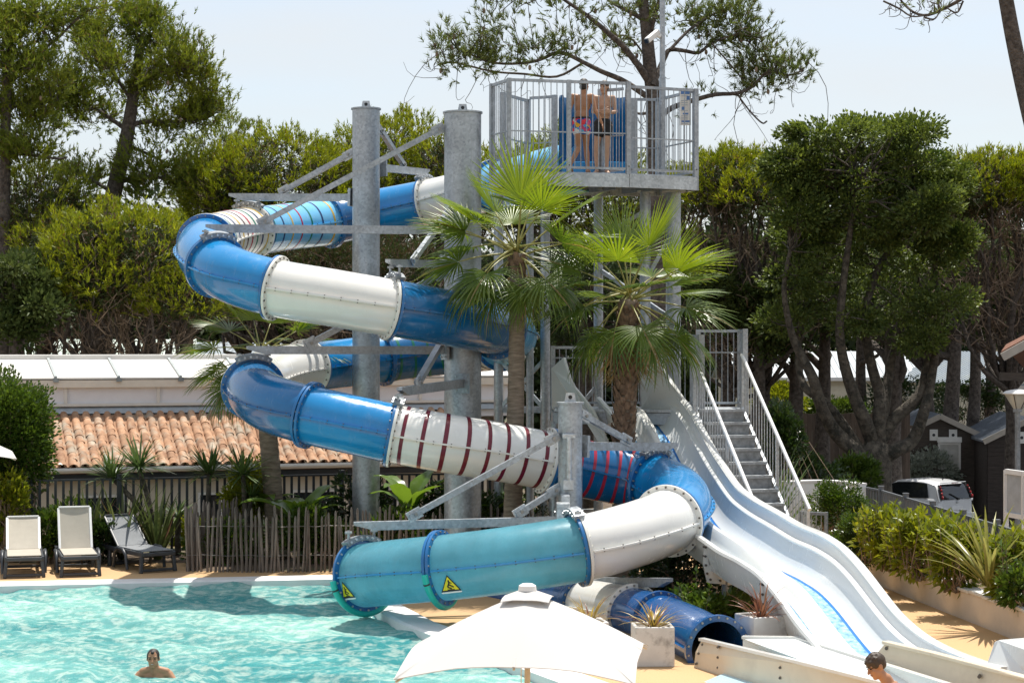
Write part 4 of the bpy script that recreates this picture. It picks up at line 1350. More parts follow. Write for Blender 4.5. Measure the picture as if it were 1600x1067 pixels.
sheet('lane_rim', inner_rim, RIM_W, lanes)
sheet('lane_underside', lambda t: [(.30, lane_z(t) - .035), (W2 - .10, lane_z(t) - .035), (W2 - .06, lane_z(t) - .16), (.34, lane_z(t) - .16)], WHITE_F, lanes)
# bolted stiffening flanges across the underside
for t in (0.22, 0.45, 0.66):
    z = lane_z(t)
    m = MB()
    poly = [lane_pt(t, w, zz) for w, zz in ((W2 + .07, z + .30), (W2 + .10, z - .05), (W2 + .04, z - .32), (W2 - .3, z - .36), (.2, z - .30), (.2, z - .17), (W2 - .08, z - .17), (W2 + .02, z - .05))]
    m.extrude(poly, dvec * .05); fl = m.build('stiffening_flange', WHITE_F, lanes)
    m = MB()
    for w, zz in ((W2 + .075, z + .2), (W2 + .078, z + .07), (W2 + .07, z - .06), (W2 + .05, z - .18), (W2 + .0, z - .27), (W2 - .15, z - .29)):
        q = lane_pt(t, w, zz); m.cyl(q - dvec * .025, q + dvec * .075, .018, None, 6)
    m.build('flange_bolts', BOLT_D, fl, kind='stuff')
for t in (0.02, 0.22, 0.45, 0.66):
    z = lane_z(t) - .3
    for w in (.35, W2 - .25):
        q = lane_pt(t, w, z)
        m = MB(); m.cyl((q.x, q.y, 0), (q.x, q.y, z), .055, None, 10); m.box((q.x, q.y, .02), (.25, .25, .03)); m.build('leg', STEEL_D, lanes, smooth=True, auto=40)
# start hoods: tall white side walls that sweep down into the rims
def hood(u_poly, Y0, Y1, th, name='start_wall'):
    n = len(u_poly)
    m = MB(); pts = [P(u, v, Y0 + (Y1 - Y0) * w) for u, v, w in u_poly]
    m.extrude(pts, (th, .02, 0)); return m.build(name, RIM_W, lanes, bevel=.015)
hood([(1002, 640, .8), (1001, 552, 1), (1030, 548, .6), (1037, 578, .35), (1048, 600, .1), (1064, 619, 0), (1075, 640, 0), (1072, 668, 0), (1040, 655, .2), (1003, 650, .7)], 33.2, 34.6, .05)
hood([(862, 640, 1), (861, 575, 1), (880, 558, .9), (890, 592, .7), (897, 605, .6), (908, 618, .45), (925, 640, .2), (938, 668, .05), (948, 690, 0), (940, 700, 0), (918, 664, .2), (900, 640, .5)], 33.3, 34.8, .05)
sw = MB(); sw.extrude([P(978, 636, 33.7), P(990, 632, 33.6), P(1003, 642, 33.4), P(1020, 668, 33.0), P(1032, 700, 32.6), P(1010, 712, 32.6), P(990, 690, 32.8), P(976, 660, 33.4)], (.05, .03, 0)); sw.build('start_wall', RIM_W, lanes, bevel=.015)

# landing trough for the blue tube and run-out panels
PANEL_B = MAT('beige_trough_panel', (0.62, 0.53, 0.40), 0.4, var=.06, vscale=2, dirt=(0.5, 0.42, 0.32), dscale=1.2)
trough = thing('landing_trough', 'white open landing trough with bolted side panels below the blue tube mouth', 'landing trough', (3.5, 22.5, 0))
def wall_panel(pts, th, mt, name='side_panel', par=None, bev=.012):
    m = MB(); m.extrude([Vector(p) for p in pts], th); return m.build(name, mt, par or trough, bevel=bev)
# near wall (towards the viewer), seen from outside
pA = [G(1083, 1052, .06), G(1085, 1024, .22), P(1095, 1000, 24.3), P(1118, 1002, 24.0), P(1250, 1035, 22.3), P(1420, 1075, 20.4), P(1430, 1100, 20.4), G(1260, 1100, .02), G(1120, 1064, .02)]
pA = [P(1083, 1050, 24.2), P(1086, 1018, 24.2), P(1096, 999, 24.2), P(1120, 1003, 23.8), P(1250, 1036, 22.0), P(1440, 1084, 19.8), P(1440, 1150, 19.8), P(1250, 1092, 22.0), P(1120, 1064, 23.8)]
nw = wall_panel(pA, (.05, .03, 0), PANEL_B)
m = MB()
for (u, v, Y) in ((1098, 1006, 24.15), (1092, 1020, 24.15), (1088, 1036, 24.15), (1122, 1010, 23.72), (1122, 1026, 23.72), (1122, 1042, 23.72), (1123, 1058, 23.72), (1219, 1042, 22.4), (1219, 1058, 22.4), (1100, 1052, 24.0), (1110, 1058, 23.85)):
    q = P(u, v, Y); m.cyl(q + Vector((-.01, -.035, 0)), q + Vector((.02, .05, 0)), .016, None, 7)
m.build('panel_bolts', BOLT_D, nw, kind='stuff')
m = MB(); m.beam(P(1096, 998, 24.22), P(1250, 1034, 22.02), .085, .035); m.beam(P(1250, 1034, 22.02), P(1440, 1082, 19.8), .085, .035); m.build('panel_cap', RIM_W, trough)
fw = wall_panel([P(1160, 996, 24.45), P(1245, 997, 24.2), P(1372, 1036, 22.4), P(1545, 1090, 20.2), P(1545, 1140, 20.2), P(1372, 1086, 22.4), P(1245, 1046, 24.2), P(1160, 1042, 24.45)], (.04, .05, 0), LANE_W)
m = MB(); m.beam(P(1160, 995, 24.48), P(1245, 996, 24.23), .09, .035); m.beam(P(1245, 996, 24.23), P(1372, 1035, 22.43), .09, .035); m.beam(P(1372, 1035, 22.43), P(1545, 1089, 20.2), .09, .035); m.build('panel_cap', RIM_W, trough)
vs, fs = flat_poly([[tuple(G(1100, 1062, .05))[:2], tuple(G(1160, 1036, .05))[:2], tuple(G(1245, 1040, .05))[:2], tuple(G(1372, 1088, .05))[:2], tuple(G(1545, 1142, .05))[:2], tuple(G(1440, 1150, .05))[:2]]], .03)
m = MB(); m.add(vs, fs); m.build('trough_floor', MAT('wet_pale_blue_floor', (0.42, 0.62, 0.72), .12, var=.06), trough)
runout = thing('runout_panel', 'beige side panel along the run-out of the white slide lanes', 'slide panel', (4.6, 22.0, 0))
rp = wall_panel([P(1366, 1024, 22.75), P(1383, 1004, 22.6), P(1460, 1022, 21.6), P(1600, 1058, 19.9), P(1680, 1080, 19.2), P(1680, 1140, 19.2), P(1600, 1112, 19.9), P(1460, 1066, 21.6), P(1372, 1040, 22.7)], (.05, .04, 0), PANEL_B, par=runout)
m = MB()
for (u, v, Y) in ((1385, 1012, 22.55), (1530, 1056, 20.7)):
    q = P(u, v, Y); m.cyl(q + Vector((-.01, -.035, 0)), q + Vector((.02, .05, 0)), .02, None, 8)
m.build('panel_bolts', BOLT_D, rp, kind='stuff')
m = MB(); m.beam(P(1383, 1003, 22.62), P(1460, 1021, 21.62), .10, .04); m.beam(P(1460, 1021, 21.62), P(1680, 1079, 19.2), .10, .04); m.build('panel_cap', PANEL_B, runout, bevel=.01)
block = thing('end_wall', 'white raised end wall of the lane run-out at the right picture edge', 'slide wall', P(1590, 1050, 21.0) * Vector((1, 1, 0)))
m = MB(); m.extrude([P(1540, 1040, 21.7), P(1553, 1001, 21.7), P(1562, 999, 21.7), P(1680, 1040, 19.9), P(1680, 1150, 19.9), P(1600, 1110, 20.9)], (.35, .16, 0)); m.build('wall_body', LANE_W, block, bevel=.02)
# ================================================================== START TOWER
tower = thing('slide_tower', 'galvanised steel start tower with caged platform high above the slides', 'tower', (1.5, 35.2, 0))
PV = [Vector((-.05, 34.0, 0)), Vector((2.09, 34.5, 0)), Vector((3.36, 35.15, 0)), Vector((2.78, 36.5, 0)), Vector((.30, 36.2, 0)), Vector((-.36, 34.75, 0))]
ZF = 7.12
m = MB(); m.prism([tuple(p)[:2] for p in PV], ZF - .05, ZF); m.build('grating_floor', STEEL_L, tower)
for i in range(6):
    p, q = PV[i], PV[(i + 1) % 6]
    d = (q - p).normalized(); nn = Vector((d.y, -d.x, 0))
    m = MB(); m.beam(p + nn * .03 + Zv * (ZF - .14), q + nn * .03 + Zv * (ZF - .14), .055, .235); m.build('deck_beam', STEEL_L, tower)
for k in range(4):
    m = MB(); f = .18 + .2 * k
    m.beam(PV[0].lerp(PV[2], f) + Vector((0, .25, ZF - .17)), PV[5].lerp(PV[3], f) + Vector((0, -.1, ZF - .17)), .08, .18); m.build('joist', STEEL_D, tower)
def baluster_panel(root, p, q, zb, zt, spacing=.105, post=.085, posts=(True, True), mid=None, bar=.008, drop=.28, mat=STEEL):
    d = (q - p); L = d.length; d.normalize()
    ang = math.atan2(d.y, d.x); R = Matrix.Rotation(ang, 3, 'Z')
    for on, c in zip(posts, (p, q)):
        if on:
            m = MB(); m.box(c + Zv * ((zb - drop + zt) / 2), (post, post, zt - zb + drop), R); po = m.build('post', mat, root)
            m = MB()
            for z in (zb - drop + .06, zb - .05, zb + .1): m.cyl(c + Zv * z - R @ Vector((0, post / 2 + .006, 0)), c + Zv * z + R @ Vector((0, post / 2 + .006, 0)), .014, None, 6)
            m.build('post_bolts', BOLT_D, po, kind='stuff')
    h0 = post / 2
    for z, hh in ((zt - .03, .05), (zb + .06, .04)):
        m = MB(); m.beam(p + d * h0 + Zv * z, q - d * h0 + Zv * z, .045, hh); m.build('rail', mat, root)
    if mid: m = MB(); m.beam(p + d * h0 + Zv * mid, q - d * h0 + Zv * mid, .03, .022); m.build('rail', mat, root)
    n = int(L / spacing)
    m = MB(); hgt = zt - zb - .14; m.cyl((0, 0, 0), (0, 0, hgt), bar, None, 6); o = m.build('baluster', mat, root, world=False)
    for i in range(1, n):
        if i > 1: o = inst(o, root)
        o.location = p + d * (L * i / n) + Zv * (zb + .08) - wloc(root)
ZT = 8.76
mid1 = 7.83
fm_ = PV[0].lerp(PV[1], .497)
baluster_panel(tower, PV[0], fm_, ZF + .02, ZT, mid=mid1, posts=(True, True), post=.075)
baluster_panel(tower, fm_, PV[1], ZF + .02, ZT, mid=mid1, posts=(False, True), post=.085)
baluster_panel(tower, PV[1] + Vector((.03, .12, 0)), PV[2], ZF + .02, ZT - .04, mid=mid1 - .06, posts=(False, True))
baluster_panel(tower, PV[2], PV[3], ZF + .02, ZT - .04, mid=mid1 - .06, posts=(False, True))
baluster_panel(tower, PV[3], PV[3].lerp(PV[4], .38), ZF + .02, ZT - .04, mid=mid1 - .06, posts=(False, True))
baluster_panel(tower, PV[5], PV[0], ZF + .02, ZT, mid=mid1, posts=(True, False), spacing=.07)
baluster_panel(tower, PV[4], PV[5].lerp(PV[4], .3), ZF + .02, ZT - .1, mid=mid1, posts=(True, True), spacing=.08)
baluster_panel(tower, PV[4], PV[4] + Vector((.5, -.25, 0)), ZF + .02, ZT - .05, mid=mid1, posts=(False, True), spacing=.1)
# inner gate frame beside the start tub
g0, g1 = Vector((2.05, 34.75, 0)), Vector((1.62, 35.05, 0))
baluster_panel(tower, g0, g1, ZF + .02, ZT - .06, mid=mid1, posts=(False, True), spacing=.11)
# legs with cross braces
for (u, Y, r) in ((1052, 35.6, .14), (852, 36.3, .09), (779, 36.6, .09), (828, 35.4, .07), (935, 36.5, .09), (1008, 35.6, .10)):
    c = P(u, 300, Y)
    m = MB(); m.cyl((c.x, Y, 0), (c.x, Y, ZF - .26), r, None, 18); lg = m.build('leg', STEEL, tower, smooth=True, auto=40)
    m = MB(); m.box((c.x, Y, ZF - .245), (r * 3, r * 3, .03)); m.build('head_plate', STEEL_L, lg)
    m = MB(); m.box((c.x, Y, .03), (r * 3.6, r * 3.6, .04)); m.build('foot_plate', STEEL, lg)
for a_, b_ in ((P(852, 420, 36.3), P(1008, 330, 35.6)), (P(1008, 440, 35.6), P(1052, 360, 35.6)), (P(779, 640, 36.6), P(852, 560, 36.3)), (P(779, 560, 36.6), P(852, 640, 36.3)), (P(852, 700, 36.3), P(935, 600, 36.5)), (P(935, 420, 36.5), P(1052, 500, 35.6))):
    m = MB(); m.beam(a_, b_, .07, .07); m.build('cross_brace', STEEL, tower)
for v in (640, 800):
    m = MB(); m.beam(P(779, v, 36.6), P(935, v, 36.5), .09, .12); m.build('tie_beam', STEEL, tower)
# blue start tub with a high curved back
tub = MB(); n = 16
cx, cy, rx, ry = 1.52, 35.55, .66, .5
zb_, zt_ = ZF + .01, ZF + 1.52
ring = []
for k in range(n + 1):
    a = math.radians(-20 + 220 * k / n)
    ring.append((math.cos(a), math.sin(a)))
for (ox, oy) in ring:
    for s_, z in ((1, zb_), (1.0, zt_ - .06), (.98, zt_), (.92, zt_), (.90, zt_ - .06), (.90, zb_)):
        tub.v.append(Vector((cx + ox * rx * s_, cy + oy * ry * s_, z)))
for k in range(n):
    for i in range(6):
        i2 = (i + 1) % 6; tub.f.append((k * 6 + i, k * 6 + i2, k * 6 + 6 + i2, k * 6 + 6 + i))
tub.f += [(5, 4, 3, 2, 1, 0), tuple(n * 6 + i for i in range(6))]
tub.build('start_tub', BLUE_D, tower, smooth=True, auto=40)
m = MB(); m.box((cx, cy - .36, ZF + .14), (1.2, .06, .26)); m.build('tub_lip', BLUE, tower, bevel=.02)
m = MB(); m.box((cx - .72, cy + .05, ZF + .75), (.07, .25, 1.5)); m.build('tub_side_frame', STEEL, tower)
m = MB(); m.box((cx + .72, cy + .05, ZF + .75), (.16, .25, 1.45)); m.build('tub_side_frame', STEEL, tower)
# notice on the right rail: blue headings and pale text lines
c = PV[2].lerp(PV[3], .30)
dd = (PV[3] - PV[2]).normalized(); nn = Vector((dd.y, -dd.x, 0))
if nn.y > 0: nn = -nn
R = Matrix((Vector((1, 0, 0)), Vector((0, 1, 0)), Zv))
sg = P(1071, 168, 35.3)
m = MB(); m.box(sg, (.20, .02, .66)); sb = m.build('rules_sign', WHITE_P, tower)
SGB = MAT('sign_blue', (0.10, 0.22, 0.50), .5, var=.1)
SGG = MAT('sign_grey_blue', (0.42, 0.48, 0.56), .5, var=.1)
m = MB()
for z, w, h, x in ((.27, .17, .06, 0), (.17, .06, .07, .05), (-.02, .06, .06, -.04), (-.12, .10, .03, 0), (-.26, .15, .03, 0)): m.box(sg + Vector((x, -.0135, z)), (w, .005, h))
m.build('sign_heading', SGB, sb)
m = MB()
for z in (.205, .12, .08, .04, -.06, -.16, -.19, -.22, -.30): m.box(sg + Vector((-.02, -.0135, z)), (.12, .005, .012))
m.build('sign_lines', SGG, sb)
# mast with a white security camera
mast = thing('camera_mast', 'slim steel mast carrying a white security camera above the tower platform', 'mast', (2.78, 35.7, ZF))
mx = P(1035, 250, 35.7).x
mast.location = (mx, 35.7, ZF)
m = MB(); m.cyl((mx, 35.7, ZF), (mx, 35.7, 9.0), .062, None, 14); m.cyl((mx, 35.7, 9.0), (mx, 35.7, 11.2), .05, None, 14); m.build('pole', STEEL, mast, smooth=True, auto=40)
m = MB(); m.cyl((mx, 35.7, ZF), (mx, 35.7, ZF + .02), .12, None, 14); m.build('foot_plate', STEEL, mast)
q = P(1018, 57, 35.6); d = (P(1008, 66, 35.4) - P(1026, 50, 35.7)).normalized()
m = MB(); m.beam(P(1028, 50, 35.68), P(1011, 64, 35.45), .10, .10); cb = m.build('security_camera', WHITE_P, mast, bevel=.015)
m = MB(); m.beam(P(1011, 64, 35.45), P(1009.5, 65.2, 35.43), .085, .085); m.build('lens', GLASS_D, cb)
m = MB(); m.tube([(mx, 35.7, P(0, 52, 35.7).z), P(1030, 58, 35.66), P(1024, 56, 35.62)], .03, 8); m.build('camera_bracket', WHITE_P, mast)

# ================================================================== LOWER LANDING AND STAIRS
stairs = thing('metal_staircase', 'steep galvanised staircase with slim bar railings beside the white slide', 'staircase', (3.7, 33.2, 0))
sd_, sn_ = Vector((.255, -.967, 0)), Vector((.967, .255, 0))
ZL = 2.92
S0 = Vector((3.54, 33.1, ZL))
GRIT = MAT('worn_grey_tread', (0.22, 0.225, 0.225), .6, .2, var=.35, vscale=10, c2=(.24, .245, .245))
SW = .80
for k in range(14):
    c = S0 + sd_ * (.25 * k + .13) - Zv * (.21 * k)
    if c.z < .05: break
    R = Matrix((sn_, -sd_, Zv)).transposed()
    m = MB(); m.box(c, (SW, .27, .035), R); tr_ = m.build('tread', STEEL_L, stairs)
    m = MB(); m.box(c - Zv * .11 + sd_ * .118, (SW - .02, .012, .175), R); m.build('riser', GRIT, tr_)
    m = MB(); m.box(c + sd_ * .137 - Zv * .002, (SW, .012, .045), R); m.build('nosing', STEEL, tr_)
for sg in (-1, 1):
    m = MB(); m.beam(S0 + sn_ * (sg * (SW / 2 + .03)) - Zv * .05, S0 + sn_ * (sg * (SW / 2 + .03)) + sd_ * 3.45 - Zv * (.05 + .21 / .25 * 3.45), .05, .25); m.build('stringer', STEEL_L, stairs)
    a_ = S0 + sn_ * (sg * (SW / 2 + .07)) + Zv * .95 + sd_ * (-.05 if sg > 0 else .10); b_ = a_ + sd_ * 2.9 - Zv * (.84 * 2.9)
    m = MB(); m.tube([a_, b_], .032, 10); m.build('handrail', WHITE_P, stairs, smooth=True, auto=40)
    o = None
    for k in range(24):
        f = (k + .5) / 24; q = a_.lerp(b_, f)
        hh = .86
        if o is None:
            m = MB(); m.cyl((0, 0, -hh), (0, 0, 0), .009, None, 6); o = m.build('baluster', STEEL_L, stairs, world=False)
        else: o = inst(o, stairs)
        o.location = q - stairs.location
    for f in (.02, .55, .98):
        q = a_.lerp(b_, f); m = MB(); m.beam(q - Zv * 1.05, q - Zv * .02, .05, .05, Vector((0, 1, 0))); m.build('post', STEEL_L, stairs)
# landing platform that the lanes start from
LP = [Vector((.75, 33.9, 0)), Vector((3.25, 33.35, 0)), Vector((4.02, 33.15, 0)), Vector((4.15, 35.0, 0)), Vector((.75, 35.2, 0))]
m = MB(); m.prism([tuple(p)[:2] for p in LP], ZL - .06, ZL - .01); m.build('landing_floor', STEEL_L, stairs)
for i in range(5):
    p, q = LP[i], LP[(i + 1) % 5]; m = MB(); m.beam(p + Zv * (ZL - .17), q + Zv * (ZL - .17), .06, .20); m.build('landing_beam', STEEL, stairs)
for p in (LP[0], LP[3], LP[4], LP[2]):
    m = MB(); m.cyl((p.x, p.y, 0), (p.x, p.y, ZL - .27), .07, None, 12); m.build('landing_leg', STEEL, stairs, smooth=True, auto=40)
zt2 = 4.32
baluster_panel(stairs, LP[2] + Vector((.02, .1, 0)), LP[3], ZL, zt2, posts=(True, True), mid=3.9, spacing=.1)
baluster_panel(stairs, LP[3], LP[3] + Vector((-.75, .05, 0)), ZL, zt2, posts=(False, True), mid=3.9, spacing=.1)
baluster_panel(stairs, LP[3] + Vector((-.75, .05, 0)), LP[4] + Vector((1.2, -.08, 0)), ZL, zt2 - .3, posts=(False, True), mid=3.8, spacing=.12)
baluster_panel(stairs, LP[4] + Vector((1.2, -.08, 0)), LP[4], ZL, zt2 - .3, posts=(False, True), mid=3.8, spacing=.12)
baluster_panel(stairs, Vector((3.28, 33.25, 0)), Vector((3.25, 34.6, 0)), ZL, zt2 - .1, posts=(True, True), spacing=.11)
# little gate at the stair foot
gate = thing('metal_gate', 'small grey bar gate at the foot of the stairs beside the shrubs', 'gate', P(1272, 830, 32.2))
gp, gq = P(1252, 840, 32.2), P(1291, 846, 32.0)
baluster_panel(gate, Vector((gp.x, gp.y, 0)), Vector((gq.x, gq.y, 0)), .35, 1.26, spacing=.085, post=.05, mid=.6, drop=.35)
# ================================================================== TREES AND PLANTS
def unit(a):
    return a / (np.linalg.norm(a, axis=-1, keepdims=True) + 1e-9)

def rnd_dirs(n, rg):
    return unit(rg.normal(size=(n, 3)))

def tufts(cen, dirs, rg, n=10, twig=0.26, needle=0.13, width=0.014, ang=(0.35, 0.75)):
    """pine shoots: n needles round each twig; returns triangles."""
    N = len(cen)
    dirs = unit(dirs)
    ref = np.where(np.abs(dirs[:, 2:3]) < 0.9, np.array([[0, 0, 1.0]]), np.array([[1.0, 0, 0]]))
    s = unit(np.cross(dirs, ref)); w = np.cross(dirs, s)
    az = rg.uniform(0, 2 * np.pi, (N, n))
    th = rg.uniform(ang[0], ang[1], (N, n))
    t = rg.uniform(-0.1, 1.0, (N, n)) * twig
    sc = rg.uniform(0.75, 1.2, (N, 1))
    perp = s[:, None, :] * np.cos(az)[..., None] + w[:, None, :] * np.sin(az)[..., None]
    nd = dirs[:, None, :] * np.cos(th)[..., None] + perp * np.sin(th)[..., None]
    base = cen[:, None, :] + dirs[:, None, :] * (t * sc)[..., None]
    tip = base + nd * (needle * sc * rg.uniform(0.7, 1.2, (N, n)))[..., None]
    side = unit(np.cross(nd, rg.normal(size=(N, n, 3)))) * (width / 2)
    v = np.stack([base - side, base + side, tip], 2).reshape(-1, 3)
    f = np.arange(len(v)).reshape(-1, 3)
    return v, f

def leaves(cen, dirs, rg, L=0.10, W=0.05, fold=0.25):
    """folded diamond leaves (2 triangles each) as quads."""
    N = len(cen)
    dirs = unit(dirs)
    side = unit(np.cross(dirs, rnd_dirs(N, rg)))
    up = np.cross(side, dirs)
    l = L * rg.uniform(0.65, 1.25, (N, 1)); w = W * rg.uniform(0.7, 1.2, (N, 1))
    a = cen; c = cen + dirs * l - up * l * 0.12
    m = cen + dirs * l * 0.45 + up * l * 0.06
    b = m + side * w / 2 + up * w * fold; d = m - side * w / 2 + up * w * fold
    v = np.stack([a, b, c, d], 1).reshape(-1, 3)
    f = np.arange(len(v)).reshape(-1, 4)
    return v, f

def merge(parts):
    vs, fs, b = [], [], 0
    for v, f in parts:
        vs.append(v); fs.append(f + b); b += len(v)
    return np.concatenate(vs), np.concatenate(fs)

def limb_pts(a, b, rg, sag=0.0, wob=0.08, n=7):
    a, b = np.asarray(a, float), np.asarray(b, float)
    L = np.linalg.norm(b - a)
    t = np.linspace(0, 1, n)[:, None]
    p = a + (b - a) * t
    p[:, 2] += (sag * L * np.sin(np.pi * t[:, 0]))
    a1, a2, a3 = rg.normal(size=(3, 3)) * wob * L * 0.55
    return p + a1 * np.sin(np.pi * t) + a2 * np.sin(2 * np.pi * t) * 0.6 + a3 * np.sin(3 * np.pi * t) * 0.3

def lobe_surface(c, r, n, rg, zmin=-0.15):
    d = rnd_dirs(int(n * 2.6), rg)
    d = d[d[:, 2] > zmin][:n]
    return c + d * r, unit(d / r)

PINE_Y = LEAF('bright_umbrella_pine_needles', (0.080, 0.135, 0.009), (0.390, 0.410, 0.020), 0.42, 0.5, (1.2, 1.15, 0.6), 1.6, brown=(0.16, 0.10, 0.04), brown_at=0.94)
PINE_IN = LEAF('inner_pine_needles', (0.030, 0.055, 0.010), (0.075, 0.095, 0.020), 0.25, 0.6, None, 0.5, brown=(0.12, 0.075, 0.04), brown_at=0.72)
PINE_M = LEAF('maritime_pine_needles', (0.075, 0.130, 0.014), (0.270, 0.300, 0.036), 0.42, 0.5, (1.15, 1.1, 0.6), 0.35, brown=(0.15, 0.10, 0.05), brown_at=0.93)
PINE_S = LEAF('sparse_pine_needles', (0.080, 0.125, 0.026), (0.200, 0.230, 0.055), 0.40, 0.5, None, 0.35, brown=(0.12, 0.08, 0.04), brown_at=0.92)
OAK_L = LEAF('holm_oak_leaves', (0.024, 0.056, 0.014), (0.225, 0.275, 0.070), 0.34, 0.5, (1.2, 1.2, 0.6), 1.4, spec=0.28)
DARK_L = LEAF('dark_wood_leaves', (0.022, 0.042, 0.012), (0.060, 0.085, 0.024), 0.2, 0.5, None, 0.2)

def umbrella_pine(label, c, r, ground, trunks, seed, lobes=9, dens=120, mat=None, twigs=60, name='umbrella_pine', tuft_n=10, wscale=1.0, low=-0.35, cut=0.05):
    """c: crown centre, r: crown radii; trunk feet list of (x, y) offsets from the crown centre."""
    rg = np.random.default_rng(seed)
    c = np.array(c, float); r = np.array(r, float)
    root = thing(name, label, 'pine tree', (c[0], c[1], ground), 'pine trees in the wood behind the pool')
    # lobes: domes set over the crown's cap, so its outline is uneven
    L = []
    k = 0
    while k < lobes:
        d = rg.normal(size=3); d[2] = abs(d[2]) * 0.7 + 0.05 if low > -.55 else rg.uniform(-.55, 1.1); d /= np.linalg.norm(d)
        pos = c + d * r * rg.uniform(0.45, 0.80)
        rad = r * rg.uniform(0.34, 0.52) * np.array([1, 1, 0.95])
        L.append((pos, rad)); k += 1
    L.append((c + np.array([0, 0, 0.15 * r[2]]), r * 0.72))
    pos_all, dir_all, in_pos = [], [], []
    for pos, rad in L:
        ar = 2 * math.pi * (rad[0] * rad[1] + rad[0] * rad[2]) / 2
        p, d = lobe_surface(pos, rad, int(ar * dens * 0.62), rg, low)
        p = p - d * np.abs(rg.normal(0, 0.10, (len(p), 1)))
        pos_all.append(p); dir_all.append(d)
    p = np.concatenate(pos_all); d = np.concatenate(dir_all)
    # drop the shoots buried inside other lobes
    depth = np.full(len(p), 9.0)
    for pos, rad in L:
        q = np.linalg.norm((p - pos) / rad, axis=1); depth = np.minimum(depth, q)
    keep = depth > 0.80
    p, d = p[keep], d[keep]
    # ragged: thin out by a coarse noise so clumps and gaps show
    ph = rg.uniform(0, 6.28, 6)
    nz = (np.sin(p[:, 0] * 2.1 + ph[0]) + np.sin(p[:, 1] * 2.3 + ph[1]) + np.sin(p[:, 2] * 3.1 + ph[2]) + np.sin(p[:, 0] * 4.7 + p[:, 2] * 3.3 + ph[3]) + np.sin(p[:, 1] * 4.1 - p[:, 2] * 5.2 + ph[4]))
    n2 = np.sin(p[:, 0] * 8.3 + 2 * np.sin(p[:, 2] * 3.1 + ph[5])) + np.sin(p[:, 2] * 9.1 + 2 * np.sin(p[:, 0] * 2.7)) + np.sin(p[:, 1] * 7.7 + ph[0])
    p = p + d * (0.12 * n2 + 0.05 * nz)[:, None]
    keep = rg.uniform(size=len(p)) < np.clip(0.66 + 0.15 * nz + 0.26 * n2, 0.04, 1)
    p, d = p[keep], d[keep]
    lowm = (p[:, 2] < c[2] + cut * r[2])
    up = d * 0.75 + np.array([0, 0, 0.75]) + rg.normal(size=p.shape) * 0.33
    hi = p[~lowm]
    v, f = tufts(hi, up[~lowm], rg, tuft_n, 0.24, 0.14, 0.034 * wscale, (0.25, 0.85))
    crown = np_part('crown', (v, f), mat or PINE_Y, root)
    # inner, duller shoots fill the body of the crown and its underside
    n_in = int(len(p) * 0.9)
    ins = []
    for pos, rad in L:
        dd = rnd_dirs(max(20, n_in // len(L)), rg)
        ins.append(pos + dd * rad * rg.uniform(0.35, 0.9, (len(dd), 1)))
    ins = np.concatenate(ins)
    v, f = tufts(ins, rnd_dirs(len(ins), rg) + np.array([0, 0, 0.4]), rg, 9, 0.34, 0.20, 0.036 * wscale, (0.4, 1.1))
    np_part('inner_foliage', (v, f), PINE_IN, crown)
    # trunk and limbs
    mb = MB(); tw = MB()
    feet = []
    for (fx, fy, tr, forkz) in trunks:
        foot = np.array([c[0] + fx, c[1] + fy, ground - 0.1]); fork = np.array([c[0] + fx * 0.55 + rg.normal() * 0.15, c[1] + fy * 0.6, forkz])
        pts = limb_pts(foot, fork, rg, 0, 0.05, 7)
        mb.tube(pts, list(np.linspace(tr * 1.15, tr * 0.72, 7)), 9)
        feet.append((fork, tr * 0.7))
    for i in range(int(twigs * 0.45)):
        fork, tr = feet[i % len(feet)]
        pos, rad = L[i % len(L)]
        end = pos + rnd_dirs(1, rg)[0] * rad * 0.6
        end[2] = max(end[2], fork[2] + 0.3)
        pts = limb_pts(fork + rg.normal(size=3) * 0.05, end, rg, -0.07, 0.14, 8)
        mb.tube(pts, list(np.linspace(tr * rg.uniform(0.35, 0.6), 0.025, 8)), 6, False)
        for j in range(int(twigs * 0.11) + 4):
            k = rg.integers(2, 7); a = pts[k]
            b = a + (end - fork) / (np.linalg.norm(end - fork) + 1e-6) * rg.uniform(0.4, 1.1) + rg.normal(size=3) * 0.5 * np.array([1, 1, 0.6])
            q = limb_pts(a, b, rg, 0, 0.25, 5)
            tw.tube(q, [0.022, 0.018, 0.014, 0.010, 0.006], 4, False)
            for jj in range(2):
                a2 = q[rg.integers(1, 4)]; b2 = a2 + (b - a) * 0.4 + rg.normal(size=3) * 0.28
                tw.tube(limb_pts(a2, b2, rg, 0, 0.3, 4), [0.011, 0.009, 0.007, 0.004], 3, False)
    tk = mb.build('trunk', BARK_PINE, root, smooth=True)
    tw.build('dead_twigs', TWIG, tk, kind='stuff')
    return root

def px_limb(pts, Y0, rg, r0, r1, depth=0.0, n=26):
    """limb through photo pixels at distance Y0, drifting in depth."""
    P3 = [P(u, v, Y0 + depth * i / max(1, len(pts) - 1) + rg.normal() * 0.08) for i, (u, v) in enumerate(pts)]
    c = catmull(P3, max(3, n // len(pts)))
    m = len(c)
    return c, list(np.linspace(r0, r1, m))

